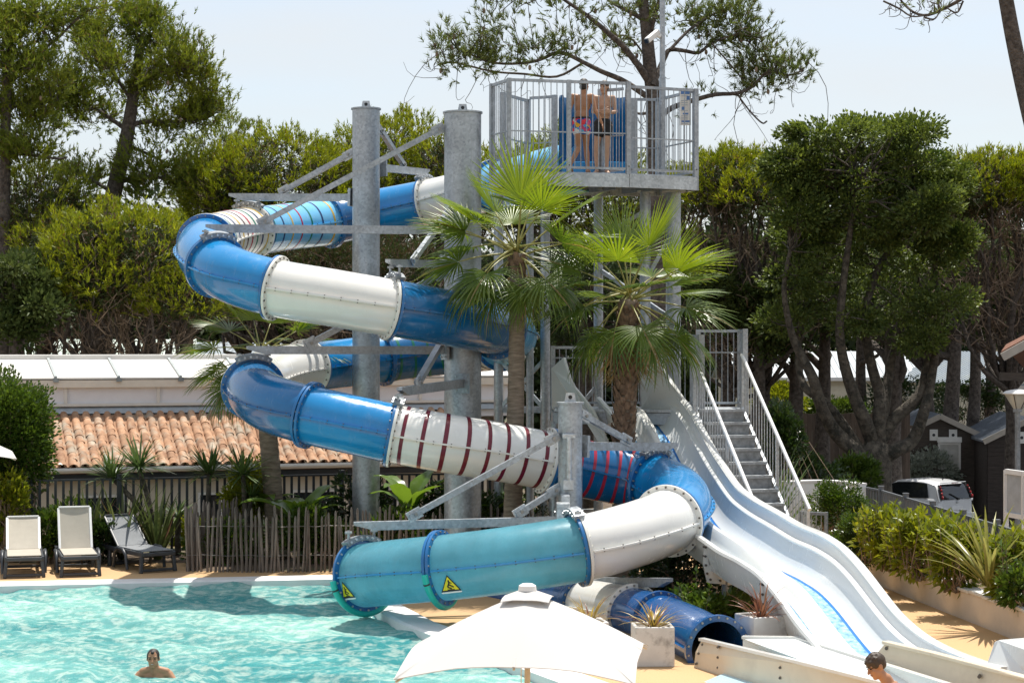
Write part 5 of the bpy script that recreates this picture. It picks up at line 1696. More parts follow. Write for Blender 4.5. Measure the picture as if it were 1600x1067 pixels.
def branchy_pine(label, Y, ground, trunk, limbs, clusters, seed, mat, tr=(0.24, 0.10), tuft=(11, 0.26, 0.19, 0.022), name='maritime_pine', cones=0, curly=0, foot=None, cl=1.0):
    """trunk/limbs: pixel polylines; limbs (pts, r0, depth); clusters (u, v, ru, rv, count, depth)."""
    rg = np.random.default_rng(seed)
    tpts = [P(u, v, Y) for u, v in trunk]
    f0 = foot or (tpts[0].x, Y)
    root = thing(name, label, 'pine tree', (f0[0], f0[1], ground), 'pine trees in the wood behind the pool')
    c = catmull([Vector((f0[0], f0[1], ground - 0.1))] + tpts, 6)
    mb = MB(); mb.tube(c, list(np.linspace(tr[0], tr[1], len(c))), 10)
    fine = MB()
    anchors = [np.array(p) for p in c[len(c) // 3:]]
    for pts, r0, depth in limbs:
        lc, rr = px_limb(pts, Y, rg, r0, 0.022, depth)
        mb.tube(lc, rr, 7, False)
        anchors += [np.array(p) for p in lc[1:]]
    A = np.array(anchors)
    cen, dr = [], []
    for (u, v, ru, rv, cnt, depth) in clusters:
        s = Y / F
        base = np.array(P(u, v, Y + depth))
        rad = np.array([ru * s, min(ru, rv * 1.6) * s * 1.1, rv * s])
        # sub-branches from the nearest limb carry the shoots
        nb = max(3, cnt // 16)
        for b in range(nb):
            d = rnd_dirs(1, rg)[0]
            end = base + d * rad * rg.uniform(0.25, 1.0) ** 0.6
            j = np.argsort(np.linalg.norm(A - end, axis=1))[min(len(A) - 1, int(abs(rg.normal()) * 3))]
            pts = limb_pts(A[j], end, rg, -0.05, 0.16, 7)
            fine.tube(pts, list(np.linspace(0.024, 0.007, 7)), 4, False)
            m = max(6, int(cnt / nb))
            tt = rg.uniform(0.45, 1.0, m)
            ii = tt * 6; lo = np.minimum(ii.astype(int), 5); fr = (ii - lo)[:, None]
            pp = pts[lo] * (1 - fr) + pts[lo + 1] * fr + rg.normal(size=(m, 3)) * 0.17 * (0.5 + tt[:, None])
            out = unit(pp - (base - np.array([0, 0, rad[2] * 0.9])))
            cen.append(pp); dr.append(out * 0.75 + np.array([0, 0, 0.55]) + rg.normal(size=(m, 3)) * 0.35)
        for b in range(int(curly * nb)):
            a = A[rg.integers(len(A))] if rg.uniform() < 0.4 else base + rnd_dirs(1, rg)[0] * rad
            b2 = a + (rg.normal(size=3) * 0.5 + np.array([0, 0, -0.35])) * cl
            fine.tube(limb_pts(a, b2, rg, -0.25, 0.22, 9), list(np.linspace(0.012, 0.005, 9)), 3, False)
    tk = mb.build('trunk', BARK_PINE, root, smooth=True)
    fine.build('twigs', BARK_PINE, tk, kind='stuff')
    if cen:
        cen = np.concatenate(cen); dr = np.concatenate(dr)
        v, f = tufts(cen, dr, rg, tuft[0], tuft[1], tuft[2], tuft[3], (0.30, 0.95))
        np_part('crown', (v, f), mat, root)
        if cones:
            cm = MB()
            for i in range(cones):
                p = cen[rg.integers(len(cen))] + np.array([0, 0, -0.15]); cm.ellipsoid(p, (0.045, 0.045, 0.075), None, 7, 5)
            cm.build('pine_cones', TWIG, root, kind='stuff')
    return root

GZ = -1.6
# --- far wood that reads as one mass
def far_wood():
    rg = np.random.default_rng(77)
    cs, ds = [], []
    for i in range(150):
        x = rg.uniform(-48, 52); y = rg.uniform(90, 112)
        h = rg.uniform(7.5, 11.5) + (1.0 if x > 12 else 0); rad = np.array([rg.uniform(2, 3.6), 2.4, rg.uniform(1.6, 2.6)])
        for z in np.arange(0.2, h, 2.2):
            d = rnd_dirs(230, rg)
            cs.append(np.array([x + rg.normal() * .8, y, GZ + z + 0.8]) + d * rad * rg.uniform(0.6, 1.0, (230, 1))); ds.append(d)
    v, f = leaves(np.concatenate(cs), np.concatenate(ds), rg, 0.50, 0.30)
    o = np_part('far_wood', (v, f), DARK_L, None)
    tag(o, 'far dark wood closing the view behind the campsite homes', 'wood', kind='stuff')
far_wood()

# --- bright umbrella pines (crown centre pixel, distance)
def U(u, v, Y): return P(u, v, Y)
umbrella_pine('broad bright umbrella pine with brown bare underside above the pool house roof', U(210, 428, 53), (2.8, 2.6, 1.95), GZ, [(-1.6, 0.3, 0.2, 1.7), (0.2, 0.0, 0.26, 2.2), (1.5, .3, 0.22, 1.9)], 31, 14, 170, low=-0.6, cut=-0.62)
umbrella_pine('yellow green umbrella pine rising left of the left steel column', U(455, 330, 60), (2.9, 2.8, 2.5), GZ, [(-0.6, 0, 0.24, 3.6), (1.0, 0.3, 0.2, 3.4)], 32, 14, 150, low=-.6, cut=-0.35)
umbrella_pine('tallest bright umbrella pine between the two big steel columns', U(645, 310, 63), (2.9, 2.8, 2.95), GZ, [(0.3, 0, 0.26, 4.2), (1.5, 0.2, 0.2, 3.8)], 33, 15, 150, low=-.6, cut=-0.3)
umbrella_pine('bright umbrella pine behind the slide tower platform', U(900, 330, 66), (3.8, 2.8, 2.6), GZ, [(0.4, 0, 0.26, 4.2)], 34, 13, 130, low=-.6, cut=-.3)
umbrella_pine('flat topped umbrella pine with bare brown twigs right of the tower', U(1165, 325, 57), (2.5, 2.5, 1.75), GZ, [(0.9, 0, 0.24, 2.6), (-0.8, 0.3, 0.2, 2.6)], 35, 13, 170, twigs=80, cut=-.05)
umbrella_pine('bright umbrella pine at the far right above the cabins', U(1560, 330, 57), (2.6, 2.5, 1.7), GZ, [(0.9, 0, 0.24, 2.5)], 36, 13, 170, twigs=75, cut=-.05)
umbrella_pine('yellow green umbrella pine filling the gap right of the holm oak', U(1450, 330, 66), (2.8, 2.6, 1.9), GZ, [(0.2, 0, 0.24, 3.0)], 37, 11, 130, low=-.5, cut=-.3)
umbrella_pine('dull green bushy pine at the far left edge', U(40, 360, 57), (2.4, 2.4, 2.1), GZ, [(0.3, 0, 0.22, 2.0)], 38, 12, 140, mat=PINE_M, low=-.7, cut=-.7)
umbrella_pine('dark green pine crown behind the first tall pine', U(355, 290, 64), (1.9, 2.0, 2.4), GZ, [(0.3, 0, 0.22, 3.5)], 39, 11, 140, mat=PINE_M, low=-.6, cut=-.6)
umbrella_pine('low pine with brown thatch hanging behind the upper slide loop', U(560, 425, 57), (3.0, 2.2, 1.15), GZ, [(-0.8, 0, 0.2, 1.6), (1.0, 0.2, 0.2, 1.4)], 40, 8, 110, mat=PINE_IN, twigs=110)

# --- tall maritime pines on the left
branchy_pine('tall dark trunked maritime pine with rounded crown on the left', 59, GZ,
    [(160, 440), (166, 370), (178, 300), (196, 225), (206, 165), (214, 110), (222, 55)],
    [([(203, 195), (235, 190), (285, 190), (320, 185)], 0.09, 0.8), ([(184, 285), (215, 278), (255, 279), (290, 290)], 0.09, -0.5), ([(175, 300), (150, 285), (120, 265), (95, 262)], 0.07, 0.6),
     ([(200, 205), (165, 180), (130, 160), (100, 150)], 0.08, 0.9), ([(210, 140), (245, 120), (280, 110), (310, 105)], 0.07, -0.8), ([(207, 160), (180, 120), (155, 85), (140, 60)], 0.06, -0.7), ([(218, 80), (240, 50), (250, 25)], 0.05, 0.4), ([(196, 225), (240, 245), (275, 262)], 0.06, 1.2)],
    [(215, 25, 42, 30, 560, 0), (150, 65, 48, 36, 560, .4), (275, 75, 46, 42, 640, -.6), (185, 105, 60, 34, 520, -1.2), (312, 118, 30, 40, 380, .4), (120, 130, 44, 34, 380, .8), (250, 140, 60, 30, 420, 1.0), (305, 175, 40, 28, 320, .6), (110, 175, 44, 22, 240, .4), (160, 165, 50, 30, 260, 1.4), (255, 205, 40, 22, 150, .9), (245, 258, 60, 26, 420, -.4), (298, 278, 26, 24, 200, -.6), (125, 275, 46, 22, 280, .6), (340, 160, 24, 26, 200, .9), (230, 305, 40, 14, 120, 0)],
    51, PINE_M, (0.36, 0.12), (12, 0.25, 0.165, 0.034), cones=20, foot=(-12.7, 59))
branchy_pine('maritime pine with straight dark trunk at the left picture edge', 55, GZ,
    [(4, 460), (6, 360), (8, 260), (10, 160), (14, 90), (20, 20)],
    [([(9, 235), (45, 242), (90, 248), (105, 246)], 0.06, -.5), ([(10, 170), (45, 160), (90, 158)], 0.07, .5), ([(12, 120), (50, 90), (90, 60), (130, 22), (165, 8)], 0.06, .8), ([(14, 90), (-20, 60), (-50, 40)], 0.07, -.4), ([(8, 215), (-30, 200)], 0.06, .4)],
    [(25, 40, 60, 34, 640, 0), (70, 18, 60, 22, 360, .5), (20, 100, 62, 34, 640, -.5), (75, 130, 38, 30, 330, .4), (35, 170, 60, 26, 420, .3), (40, 235, 46, 22, 340, -.3), (-30, 140, 40, 60, 300, .3), (60, 205, 34, 18, 160, .5), (-20, 220, 30, 30, 150, 0), (150, 12, 40, 14, 120, .6)],
    52, PINE_M, (0.22, 0.10), (12, 0.25, 0.165, 0.034), cones=10, foot=(-14.6, 55))
# --- big sparse pine behind the tower
branchy_pine('big sparse pine with long bending limbs behind the slide tower', 50, GZ,
    [(1032, 420), (1030, 330), (1026, 262), (1022, 160), (1016, 112), (1011, 56), (1005, 0), (1000, -60)],
    [([(1016, 130), (1000, 106), (994, 98), (971, 70), (946, 48), (918, 25), (890, 6), (850, -20), (790, -45)], 0.11, -1.2), ([(1010, 34), (990, 22), (970, 12), (950, 0), (920, -30)], 0.075, 1.0),
     ([(1020, 158), (995, 140), (969, 124), (940, 112), (912, 98), (875, 82), (840, 95), (800, 100), (760, 96), (715, 75)], 0.085, -1.0), ([(912, 98), (870, 120), (820, 116), (770, 112), (710, 98), (692, 100)], 0.035, -0.6), ([(1020, 135), (1032, 105), (1040, 88), (1047, 78), (1070, 80), (1092, 83), (1112, 68), (1150, 55), (1190, 60)], 0.085, .9),
     ([(1024, 190), (1045, 172), (1065, 163), (1087, 156), (1118, 148), (1151, 146), (1177, 135), (1200, 112), (1232, 118), (1255, 110)], 0.085, .6), ([(1014, 60), (1022, 30), (1030, 0), (1040, -40)], 0.08, -.5), ([(1151, 146), (1170, 172), (1190, 192), (1198, 190)], 0.022, .3), ([(1047, 78), (1080, 45), (1120, 20), (1160, 5)], 0.045, 1.1), ([(1022, 175), (1000, 178), (985, 172)], 0.05, .6), ([(1112, 68), (1140, 100), (1165, 130)], 0.02, .5), ([(1022, 150), (1010, 95), (985, 60), (960, 55)], 0.03, .9)],
    [(700, 62, 26, 18, 71, -1), (745, 90, 40, 18, 110, -1), (700, 100, 20, 12, 44, -.8), (785, 60, 26, 16, 71, -1), (840, 78, 36, 16, 110, -1), (900, 62, 34, 14, 71, -.6), (800, 30, 40, 14, 66, -1), (760, 30, 24, 14, 44, -1), (960, 65, 24, 12, 55, .5), (880, 10, 60, 10, 66, -1),
     (990, 10, 40, 12, 88, 0), (1060, 20, 40, 16, 104, .6), (1120, 30, 44, 18, 132, .9), (1175, 60, 40, 24, 165, .9), (1150, 20, 40, 20, 110, 1), (1205, 95, 34, 20, 121, .7), (1240, 110, 28, 22, 99, .6), (1190, 130, 30, 16, 77, .6), (1085, 60, 34, 14, 60, .8), (1160, 110, 24, 14, 49, .6), (1000, 62, 20, 10, 33, .3), (1100, 150, 14, 8, 13, .4)],
    53, PINE_S, (0.30, 0.11), (14, 0.16, 0.19, 0.024), cones=40, curly=1.6, foot=(3.85, 50))
# --- leaning trunk and bare branch at the top right corner
branchy_pine('leaning near pine trunk crossing the top right corner', 40, GZ,
    [(1700, 640), (1665, 430), (1630, 270), (1600, 140), (1583, 60), (1572, 0), (1556, -90)],
    [([(1560, -60), (1540, -30), (1500, 0), (1478, 12), (1450, 24), (1428, 20), (1410, 4)], 0.05, .3), ([(1478, 12), (1495, 20), (1505, 2)], 0.015, .2), ([(1450, 24), (1425, 26), (1405, 14), (1380, 2)], 0.014, .3), ([(1428, 20), (1415, 10), (1400, -10)], 0.02, .3), ([(1470, 16), (1460, 30), (1445, 28)], 0.012, 0)],
    [(1445, 8, 55, 14, 0, .2)], 54, PINE_S, (0.20, 0.15), curly=14, foot=(12.3, 40), cl=.34)

# --- holm oak with many stems
def oak():
    rg = np.random.default_rng(61)
    Y = 52
    foot = P(1365, 735, Y)
    root = thing('holm_oak', 'many stemmed holm oak with dense dark crown beside the parked car', 'oak tree', (foot.x, Y, GZ))
    mb = MB()
    mb.tube([Vector((foot.x, Y, GZ - 0.1)), P(1364, 745, Y), P(1368, 712, Y), P(1374, 690, Y)], [0.62, 0.50, 0.45, 0.36], 12)
    stems = [
        ([(1360, 735), (1346, 714), (1307, 677), (1284, 638), (1270, 590), (1248, 548), (1234, 510), (1225, 450), (1235, 390)], .24, -.9),
        ([(1372, 715), (1352, 660), (1338, 627), (1321, 576), (1312, 520), (1318, 440), (1330, 350), (1338, 270)], .22, -1.2),
        ([(1372, 715), (1374, 646), (1374, 613), (1363, 576), (1352, 520), (1350, 490), (1372, 420), (1392, 380), (1400, 300)], .20, .2),
        ([(1372, 720), (1400, 703), (1425, 689), (1442, 649), (1453, 604), (1461, 554), (1470, 510), (1462, 430), (1450, 370)], .22, .4),
        ([(1374, 690), (1397, 655), (1436, 618), (1447, 576), (1452, 545), (1440, 480), (1430, 400)], .20, 1.0),
        ([(1374, 690), (1384, 620), (1390, 580), (1405, 520), (1440, 440), (1470, 400)], .18, 1.4),
        ([(1360, 725), (1300, 640), (1262, 610), (1252, 590), (1246, 560), (1256, 500), (1280, 430)], .14, 1.2)]
    A = []
    for pts, r, dep in stems:
        c, rr = px_limb(pts, Y, rg, r, 0.05, dep)
        mb.tube(c, rr, 8, False); A += [np.array(p) for p in c[len(c) // 2:]]
    A = np.array(A)
    lob = [(1238, 262, 34, 26), (1478, 290, 34, 34), (1255, 370, 40, 30), (1480, 380, 36, 34), (1300, 215, 60, 36), (1370, 222, 60, 40), (1420, 215, 36, 30), (1285, 265, 50, 38), (1345, 280, 60, 42), (1425, 275, 55, 44), (1300, 330, 56, 40), (1380, 345, 64, 44), (1450, 330, 36, 44), (1245, 330, 30, 40), (1290, 400, 66, 34), (1370, 410, 64, 34), (1445, 410, 46, 36), (1240, 430, 44, 34), (1400, 470, 70, 30), (1480, 470, 40, 30), (1290, 470, 60, 26), (1230, 500, 40, 26), (1340, 500, 40, 18), (1440, 530, 40, 18)]
    cs, ds, tw = [], [], MB()
    for (u, v, ru, rv) in lob:
        low = v > 380
        s = Y / F
        base = np.array(P(u, v, Y + rg.normal() * 0.5 - (0.8 if v < 360 else 0.1)))
        rad = np.array([ru * s, 1.15 * min(ru, 60) * s, rv * s]) * 1.06
        nsub = 15
        for k in range(nsub):
            d = rnd_dirs(1, rg)[0]; d[2] = d[2] * 0.9 + 0.1
            sc_ = base + d * rad * rg.uniform(0.55, 0.98)
            m = int(rg.uniform(90, 330) * (0.40 if low else 1.0))
            q = rnd_dirs(m, rg); rr = rg.uniform(0.3, 1.0, (m, 1)) ** 0.5
            pp = sc_ + q * rr * np.array([0.46, 0.46, 0.25]) * rg.uniform(.55, 1.35) + rg.normal(size=(m, 3)) * .05
            cs.append(pp); ds.append(q + d * 0.8 + np.array([0, 0, 0.25]))
            j = np.argmin(np.linalg.norm(A - sc_, axis=1))
            tw.tube(limb_pts(A[j], sc_, rg, 0, 0.2, 5), [0.03, 0.024, 0.018, 0.012, 0.007], 4, False)
    tk = mb.build('trunk', BARK_OAK, root, smooth=True)
    tw.build('twigs', BARK_OAK, tk, kind='stuff')
    v, f = leaves(np.concatenate(cs), np.concatenate(ds), rg, 0.125, 0.07)
    np_part('crown', (v, f), OAK_L, root)
oak()

# --- plain dark trunks of the wood on the right and left, with sparse low crowns
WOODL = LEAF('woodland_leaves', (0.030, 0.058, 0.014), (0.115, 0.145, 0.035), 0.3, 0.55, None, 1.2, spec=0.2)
def wood_tree(label, u0, Y, lean, top_v, r, seed, lobes, mat=None, forks=2):
    rg = np.random.default_rng(seed)
    foot = P(u0, 700, Y)
    root = thing('wood_tree', label, 'tree', (foot.x, Y, GZ), 'trees of the wood beyond the pool')
    mb = MB()
    c = catmull([Vector((foot.x, Y, GZ - .1)), P(u0 + lean * 0.25 + rg.normal() * 3, 700, Y), P(u0 + lean * .6 + rg.normal() * 4, 600, Y), P(u0 + lean, top_v, Y)], 6)
    mb.tube(c, list(np.linspace(r * 1.2, r * .6, len(c))), 9)
    A = [np.array(p) for p in c[len(c) // 2:]]
    for k in range(forks + 2):
        a = c[rg.integers(len(c) * 2 // 3, len(c))]
        b = a + Vector((rg.normal() * 1.2, rg.normal() * 0.9, rg.uniform(0.8, 2.0)))
        q = limb_pts(a, b, rg, 0, 0.15, 6)
        mb.tube(q, list(np.linspace(r * .5, .03, 6)), 6, False); A += list(q)
    A = np.array(A)
    cs, ds = [], []
    tw = MB()
    for (u, v, ru, rv, cnt) in lobes:
        s = Y / F; base = np.array(P(u, v, Y + rg.normal() * .4)); rad = np.array([ru * s, ru * s, rv * s])
        for k in range(14):
            d = rnd_dirs(1, rg)[0]; scn = base + d * rad * rg.uniform(0.4, 1.0)
            m = cnt // 14
            q = rnd_dirs(m, rg)
            cs.append(scn + q * rg.uniform(0.2, 1, (m, 1)) * np.array([.5, .5, .34])); ds.append(q + np.array([0, 0, .3]))
            j = np.argmin(np.linalg.norm(A - scn, axis=1))
            tw.tube(limb_pts(A[j], scn, rg, 0, 0.2, 5), [0.03, 0.024, 0.018, 0.012, 0.007], 4, False)
    tk = mb.build('trunk', BARK_PINE, root, smooth=True)
    tw.build('twigs', BARK_PINE, tk, kind='stuff')
    v, f = leaves(np.concatenate(cs), np.concatenate(ds), rg, 0.15, 0.085)
    np_part('crown', (v, f), mat or WOODL, root)
wood_tree('straight dark trunk left of the oak in front of the brown fence', 1240, 57, 4, 480, .26, 71, [(1235, 450, 60, 40, 2600), (1190, 480, 50, 40, 2200), (1210, 540, 40, 26, 900)])
wood_tree('second straight dark trunk close behind the left stems of the oak', 1287, 57.5, 2, 470, .24, 72, [(1290, 440, 60, 36, 2200), (1310, 500, 50, 24, 1000)])
wood_tree('dark trunk seen through the middle stems of the oak', 1395, 60, -4, 470, .34, 73, [(1395, 440, 70, 40, 2400), (1410, 520, 46, 22, 900)])
wood_tree('trunk leaning right behind the nearer cabin roof', 1476, 64, 20, 470, .30, 74, [(1500, 440, 60, 40, 2600), (1470, 500, 50, 22, 900)])
wood_tree('straight trunk above the slate roof between the cabins', 1521, 65, 2, 470, .24, 75, [(1540, 430, 70, 46, 3600), (1580, 490, 50, 36, 2400), (1520, 520, 40, 16, 700)])
wood_tree('thin tree behind the stairs beside the right palm', 1178, 56, 4, 450, .20, 76, [(1150, 470, 50, 50, 2800), (1195, 520, 34, 34, 1500), (1110, 450, 50, 40, 2000)])
wood_tree('dark leafy tree at the far left above the round bush', 20, 50, 6, 440, .20, 77, [(30, 430, 60, 50, 3600), (60, 480, 46, 40, 2600), (15, 510, 50, 30, 2000)])
wood_tree('thick trunk standing above the skylight roof on the left', 133, 56, 2, 500, .26, 78, [(120, 470, 40, 14, 500)])
wood_tree('bent slender trunk above the skylight roof near the lower slide turn', 250, 58, -22, 470, .16, 79, [(230, 470, 40, 14, 500)])
wood_tree('stout dark trunk above the skylight roof beside the palm crown', 290, 58, 4, 480, .28, 80, [(310, 480, 40, 14, 500)])
wood_tree('dense green tree behind the stairs and the flat topped pine', 1130, 70, 3, 420, .24, 91, [(1100, 400, 60, 40, 3000), (1170, 410, 60, 40, 3400), (1230, 400, 50, 40, 2600), (1150, 470, 70, 36, 3000), (1215, 470, 60, 36, 2600), (1130, 530, 50, 30, 1600)], WOODL)
wood_tree('dense green tree filling the gap behind the cabins', 1555, 72, -5, 420, .24, 92, [(1500, 400, 60, 44, 3400), (1570, 400, 60, 44, 3400), (1470, 460, 50, 36, 2400), (1540, 470, 70, 36, 3000), (1600, 460, 50, 40, 2400)], WOODL)
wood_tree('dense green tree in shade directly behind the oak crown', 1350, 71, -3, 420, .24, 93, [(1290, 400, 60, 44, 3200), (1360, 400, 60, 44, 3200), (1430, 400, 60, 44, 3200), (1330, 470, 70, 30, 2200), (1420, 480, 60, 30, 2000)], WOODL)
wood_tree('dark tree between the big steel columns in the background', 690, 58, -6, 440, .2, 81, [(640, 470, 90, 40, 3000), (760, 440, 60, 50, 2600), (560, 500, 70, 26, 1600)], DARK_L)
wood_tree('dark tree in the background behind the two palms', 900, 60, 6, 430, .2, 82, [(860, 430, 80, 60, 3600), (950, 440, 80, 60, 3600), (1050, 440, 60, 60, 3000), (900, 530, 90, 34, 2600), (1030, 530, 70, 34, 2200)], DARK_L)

# ------------------------------------------------------------------ shrubs and other plants
def shrub(name, label, c, r, n, mat, seed, L=0.09, W=0.045, shoots=0, group='shrubs in the planting beds', cat='shrub', zmin=None, clump=26, upward=0.3, stem=True):
    rg = np.random.default_rng(seed)
    c = np.array(c, float); r = np.array(r, float)
    g = c[2] - r[2] if zmin is None else zmin
    root = thing(name, label, cat, (c[0], c[1], g), group)
    cs, ds = [], []
    st = MB()
    for k in range(clump):
        d = rnd_dirs(1, rg)[0]
        sc_ = c + d * r * rg.uniform(0.45, 0.92)
        m = n // clump
        q = rnd_dirs(m, rg)
        pp = sc_ + q * rg.uniform(0.15, 1, (m, 1)) ** 0.6 * r * 0.34
        cs.append(pp); ds.append(q * 0.8 + d * 0.7 + np.array([0, 0, upward]))
        if stem: st.tube(limb_pts((c[0] + rg.normal() * r[0] * .2, c[1] + rg.normal() * r[1] * .2, g), sc_, rg, 0, .15, 5), [0.02, 0.016, 0.012, 0.009, 0.006], 4, False)
    # upright leafy shoots: leaves in whorls up a stem
    for k in range(shoots):
        a = rg.uniform(0, 6.28); q = rg.uniform(0, 1) ** .5
        base = c + np.array([math.cos(a) * r[0] * q, math.sin(a) * r[1] * q, r[2] * (0.40 * math.sqrt(max(0, 1 - q * q)))])
        hgt = rg.uniform(0.24, 0.50)
        top = base + np.array([rg.normal() * .08, rg.normal() * .08, hgt])
        m = 15
        t = np.linspace(0.1, 1, m)[:, None]
        az = np.arange(m) * 2.4 + rg.uniform(0, 6)
        pp = base + (top - base) * t
        dd = np.stack([np.cos(az), np.sin(az), np.where(np.arange(m) > m - 4, 1.3, 0.45)], 1)
        cs.append(pp); ds.append(dd)
        if stem: st.tube([base - np.array([0, 0, .3]), top], [0.008, 0.004], 4, False)
    v, f = leaves(np.concatenate(cs), np.concatenate(ds), rg, L, W)
    np_part('foliage', (v, f), mat, root)
    if stem: st.build('stems', TWIG, root, kind='stuff')
    return root
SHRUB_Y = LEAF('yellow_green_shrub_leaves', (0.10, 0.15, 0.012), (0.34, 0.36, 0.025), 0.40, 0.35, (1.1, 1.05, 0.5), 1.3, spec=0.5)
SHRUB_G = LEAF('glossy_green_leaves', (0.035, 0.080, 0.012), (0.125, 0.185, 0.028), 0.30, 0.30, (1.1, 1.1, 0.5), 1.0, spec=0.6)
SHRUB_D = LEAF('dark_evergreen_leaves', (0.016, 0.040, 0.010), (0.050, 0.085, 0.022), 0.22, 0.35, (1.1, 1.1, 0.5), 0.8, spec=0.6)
SILVER = LEAF('silvery_olive_leaves', (0.20, 0.25, 0.18), (0.50, 0.53, 0.46), 0.25, 0.25, None, 1.0, spec=0.9)

shrub('round_bush', 'large round dark evergreen bush left of the tiled roof', P(14, 678, 36.3), (0.88, 0.8, 1.24), 20000, SHRUB_G, 101, 0.085, 0.05, zmin=0.0, clump=90)
shrub('leafy_shrub', 'yellow green shrub behind the leftmost lounger', P(8, 792, 35.6), (0.55, 0.4, 0.68), 1500, SHRUB_Y, 102, 0.13, 0.055, 14, zmin=0.0)
hz = [(385, 770, 36.6, .5, .62, SHRUB_Y, 'yellow leafed bush behind the pickets left of the palm trunk'), (490, 830, 35.6, .8, .5, SHRUB_G, 'low green shrub behind the picket fence right of the palm trunk'), (345, 850, 35.4, .8, .42, SHRUB_G, 'low green shrub behind the left end of the picket fence'),
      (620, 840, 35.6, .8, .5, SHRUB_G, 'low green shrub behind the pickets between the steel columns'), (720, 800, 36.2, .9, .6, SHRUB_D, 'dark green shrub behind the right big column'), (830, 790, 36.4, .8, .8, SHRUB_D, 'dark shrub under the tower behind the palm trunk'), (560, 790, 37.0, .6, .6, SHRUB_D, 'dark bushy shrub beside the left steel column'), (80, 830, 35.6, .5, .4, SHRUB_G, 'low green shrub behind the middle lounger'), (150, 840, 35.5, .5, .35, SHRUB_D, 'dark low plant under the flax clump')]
for i, (u, v, Y, rx, rz, m, lab) in enumerate(hz):
    shrub('garden_shrub', lab, P(u, v, Y), (rx, 0.45, rz), 2600, m, 110 + i, 0.10, 0.055, 4 if m is SHRUB_Y else 0, zmin=0.0, clump=30)
shrub('glossy_shrub', 'sunlit glossy shrub between the lower blue tube and the planters', P(1105, 958, 27.6), (0.62, 0.5, 0.34), 2600, SHRUB_G, 130, 0.10, 0.055, 6, zmin=0.0, clump=34)
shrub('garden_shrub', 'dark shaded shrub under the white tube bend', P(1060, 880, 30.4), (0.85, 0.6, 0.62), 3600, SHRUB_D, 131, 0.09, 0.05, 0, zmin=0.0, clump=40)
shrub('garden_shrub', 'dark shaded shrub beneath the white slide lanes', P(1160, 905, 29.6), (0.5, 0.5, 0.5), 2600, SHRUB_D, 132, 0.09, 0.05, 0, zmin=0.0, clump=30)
for i, (u, Y, rx, rz, m, lab) in enumerate([(110, 38.2, .7, .75, SHRUB_G, 'green shrub behind the metal fence left of the yucca'), (215, 38.6, .6, .55, SHRUB_D, 'dark shrub behind the metal fence under the yucca heads'), (300, 39.0, .6, .6, SHRUB_Y, 'yellow green shrub behind the metal fence beside the single yucca'), (455, 39.2, .6, .7, SHRUB_D, 'dark shrub behind the metal fence right of the palm trunk'), (520, 39.4, .6, .55, SHRUB_G, 'green shrub behind the metal fence left of the steel column')]):
    q = P(u, 700, Y); shrub('garden_shrub', lab, (q.x, Y, .15 if rz > .6 else 0.0), (rx, .4, rz), 2200, m, 190 + i, 0.11, 0.055, 4, zmin=-1.5, clump=30)
# raised bed on the right
bed = [(1315, 800, 34.4, .62, .62, SHRUB_G, 'fine leafed green shrub beside the small metal gate', .055, .03, 7000, 0), (1350, 845, 32.4, .55, .5, SHRUB_G, 'fine leafed green shrub spilling beside the slide rim', .06, .032, 5600, 0),
       (1392, 850, 31.2, .48, .40, SHRUB_Y, 'yellow green shrub with drooping leaves below the parked car', .15, .055, 1150, 52), (1440, 862, 30.0, .50, .42, SHRUB_Y, 'tall yellow green shrub in the middle of the raised bed', .16, .058, 1150, 60),
       (1492, 872, 28.6, .40, .42, SHRUB_Y, 'yellow green shrub just left of the flax clump', .16, .058, 950, 46), (1590, 892, 27.2, .42, .44, SHRUB_Y, 'yellow green shrub right of the flax clump', .15, .055, 1050, 48), (1600, 920, 26.4, .40, .30, SHRUB_G, 'darker leafy shrub at the right end of the raised bed', .12, .055, 1500, 8)]
for i, (u, v, Y, rx, rz, m, lab, L, W, n, sh) in enumerate(bed):
    shrub('bed_shrub', lab, P(u, v, Y), (rx, 0.42, rz), n, m, 140 + i, L, W, sh, zmin=0.38, clump=30, upward=0.1)
shrub('silver_bush', 'silvery leaved bush glinting behind the white car roof', P(1455, 735, 62.5), (1.15, 0.8, 0.72), 6500, SILVER, 160, 0.13, 0.065, zmin=GZ, clump=40)
for i, (u, v, Y, rx, rz, m, lab) in enumerate([(1215, 632, 66, 1.0, .7, SHRUB_Y, 'rounded yellow green hedge in front of the far homes on the left'), (1300, 640, 67, 1.3, .6, SHRUB_G, 'sunlit hedge behind the oak stems'), (1410, 625, 70, 1.5, .9, SHRUB_D, 'dark hedge in front of the cream mobile home'), (1500, 628, 72, 1.9, .8, SHRUB_D, 'dark hedge behind the slate roofed cabin'),
                                                (1250, 745, 48, 1.0, .7, SHRUB_D, 'low bush on the ground left of the oak trunk'), (1330, 750, 50, .8, .6, SHRUB_G, 'low sunlit bush at the foot of the oak'), (1225, 690, 43, .4, .9, SHRUB_D, 'slim dark shrub behind the stair handrail')]):
    shrub('hedge', lab, P(u, v, Y), (rx, .8, rz), 3600, m, 170 + i, 0.13, 0.07, 0, 'hedges of the campsite', 'hedge', zmin=GZ, clump=36)

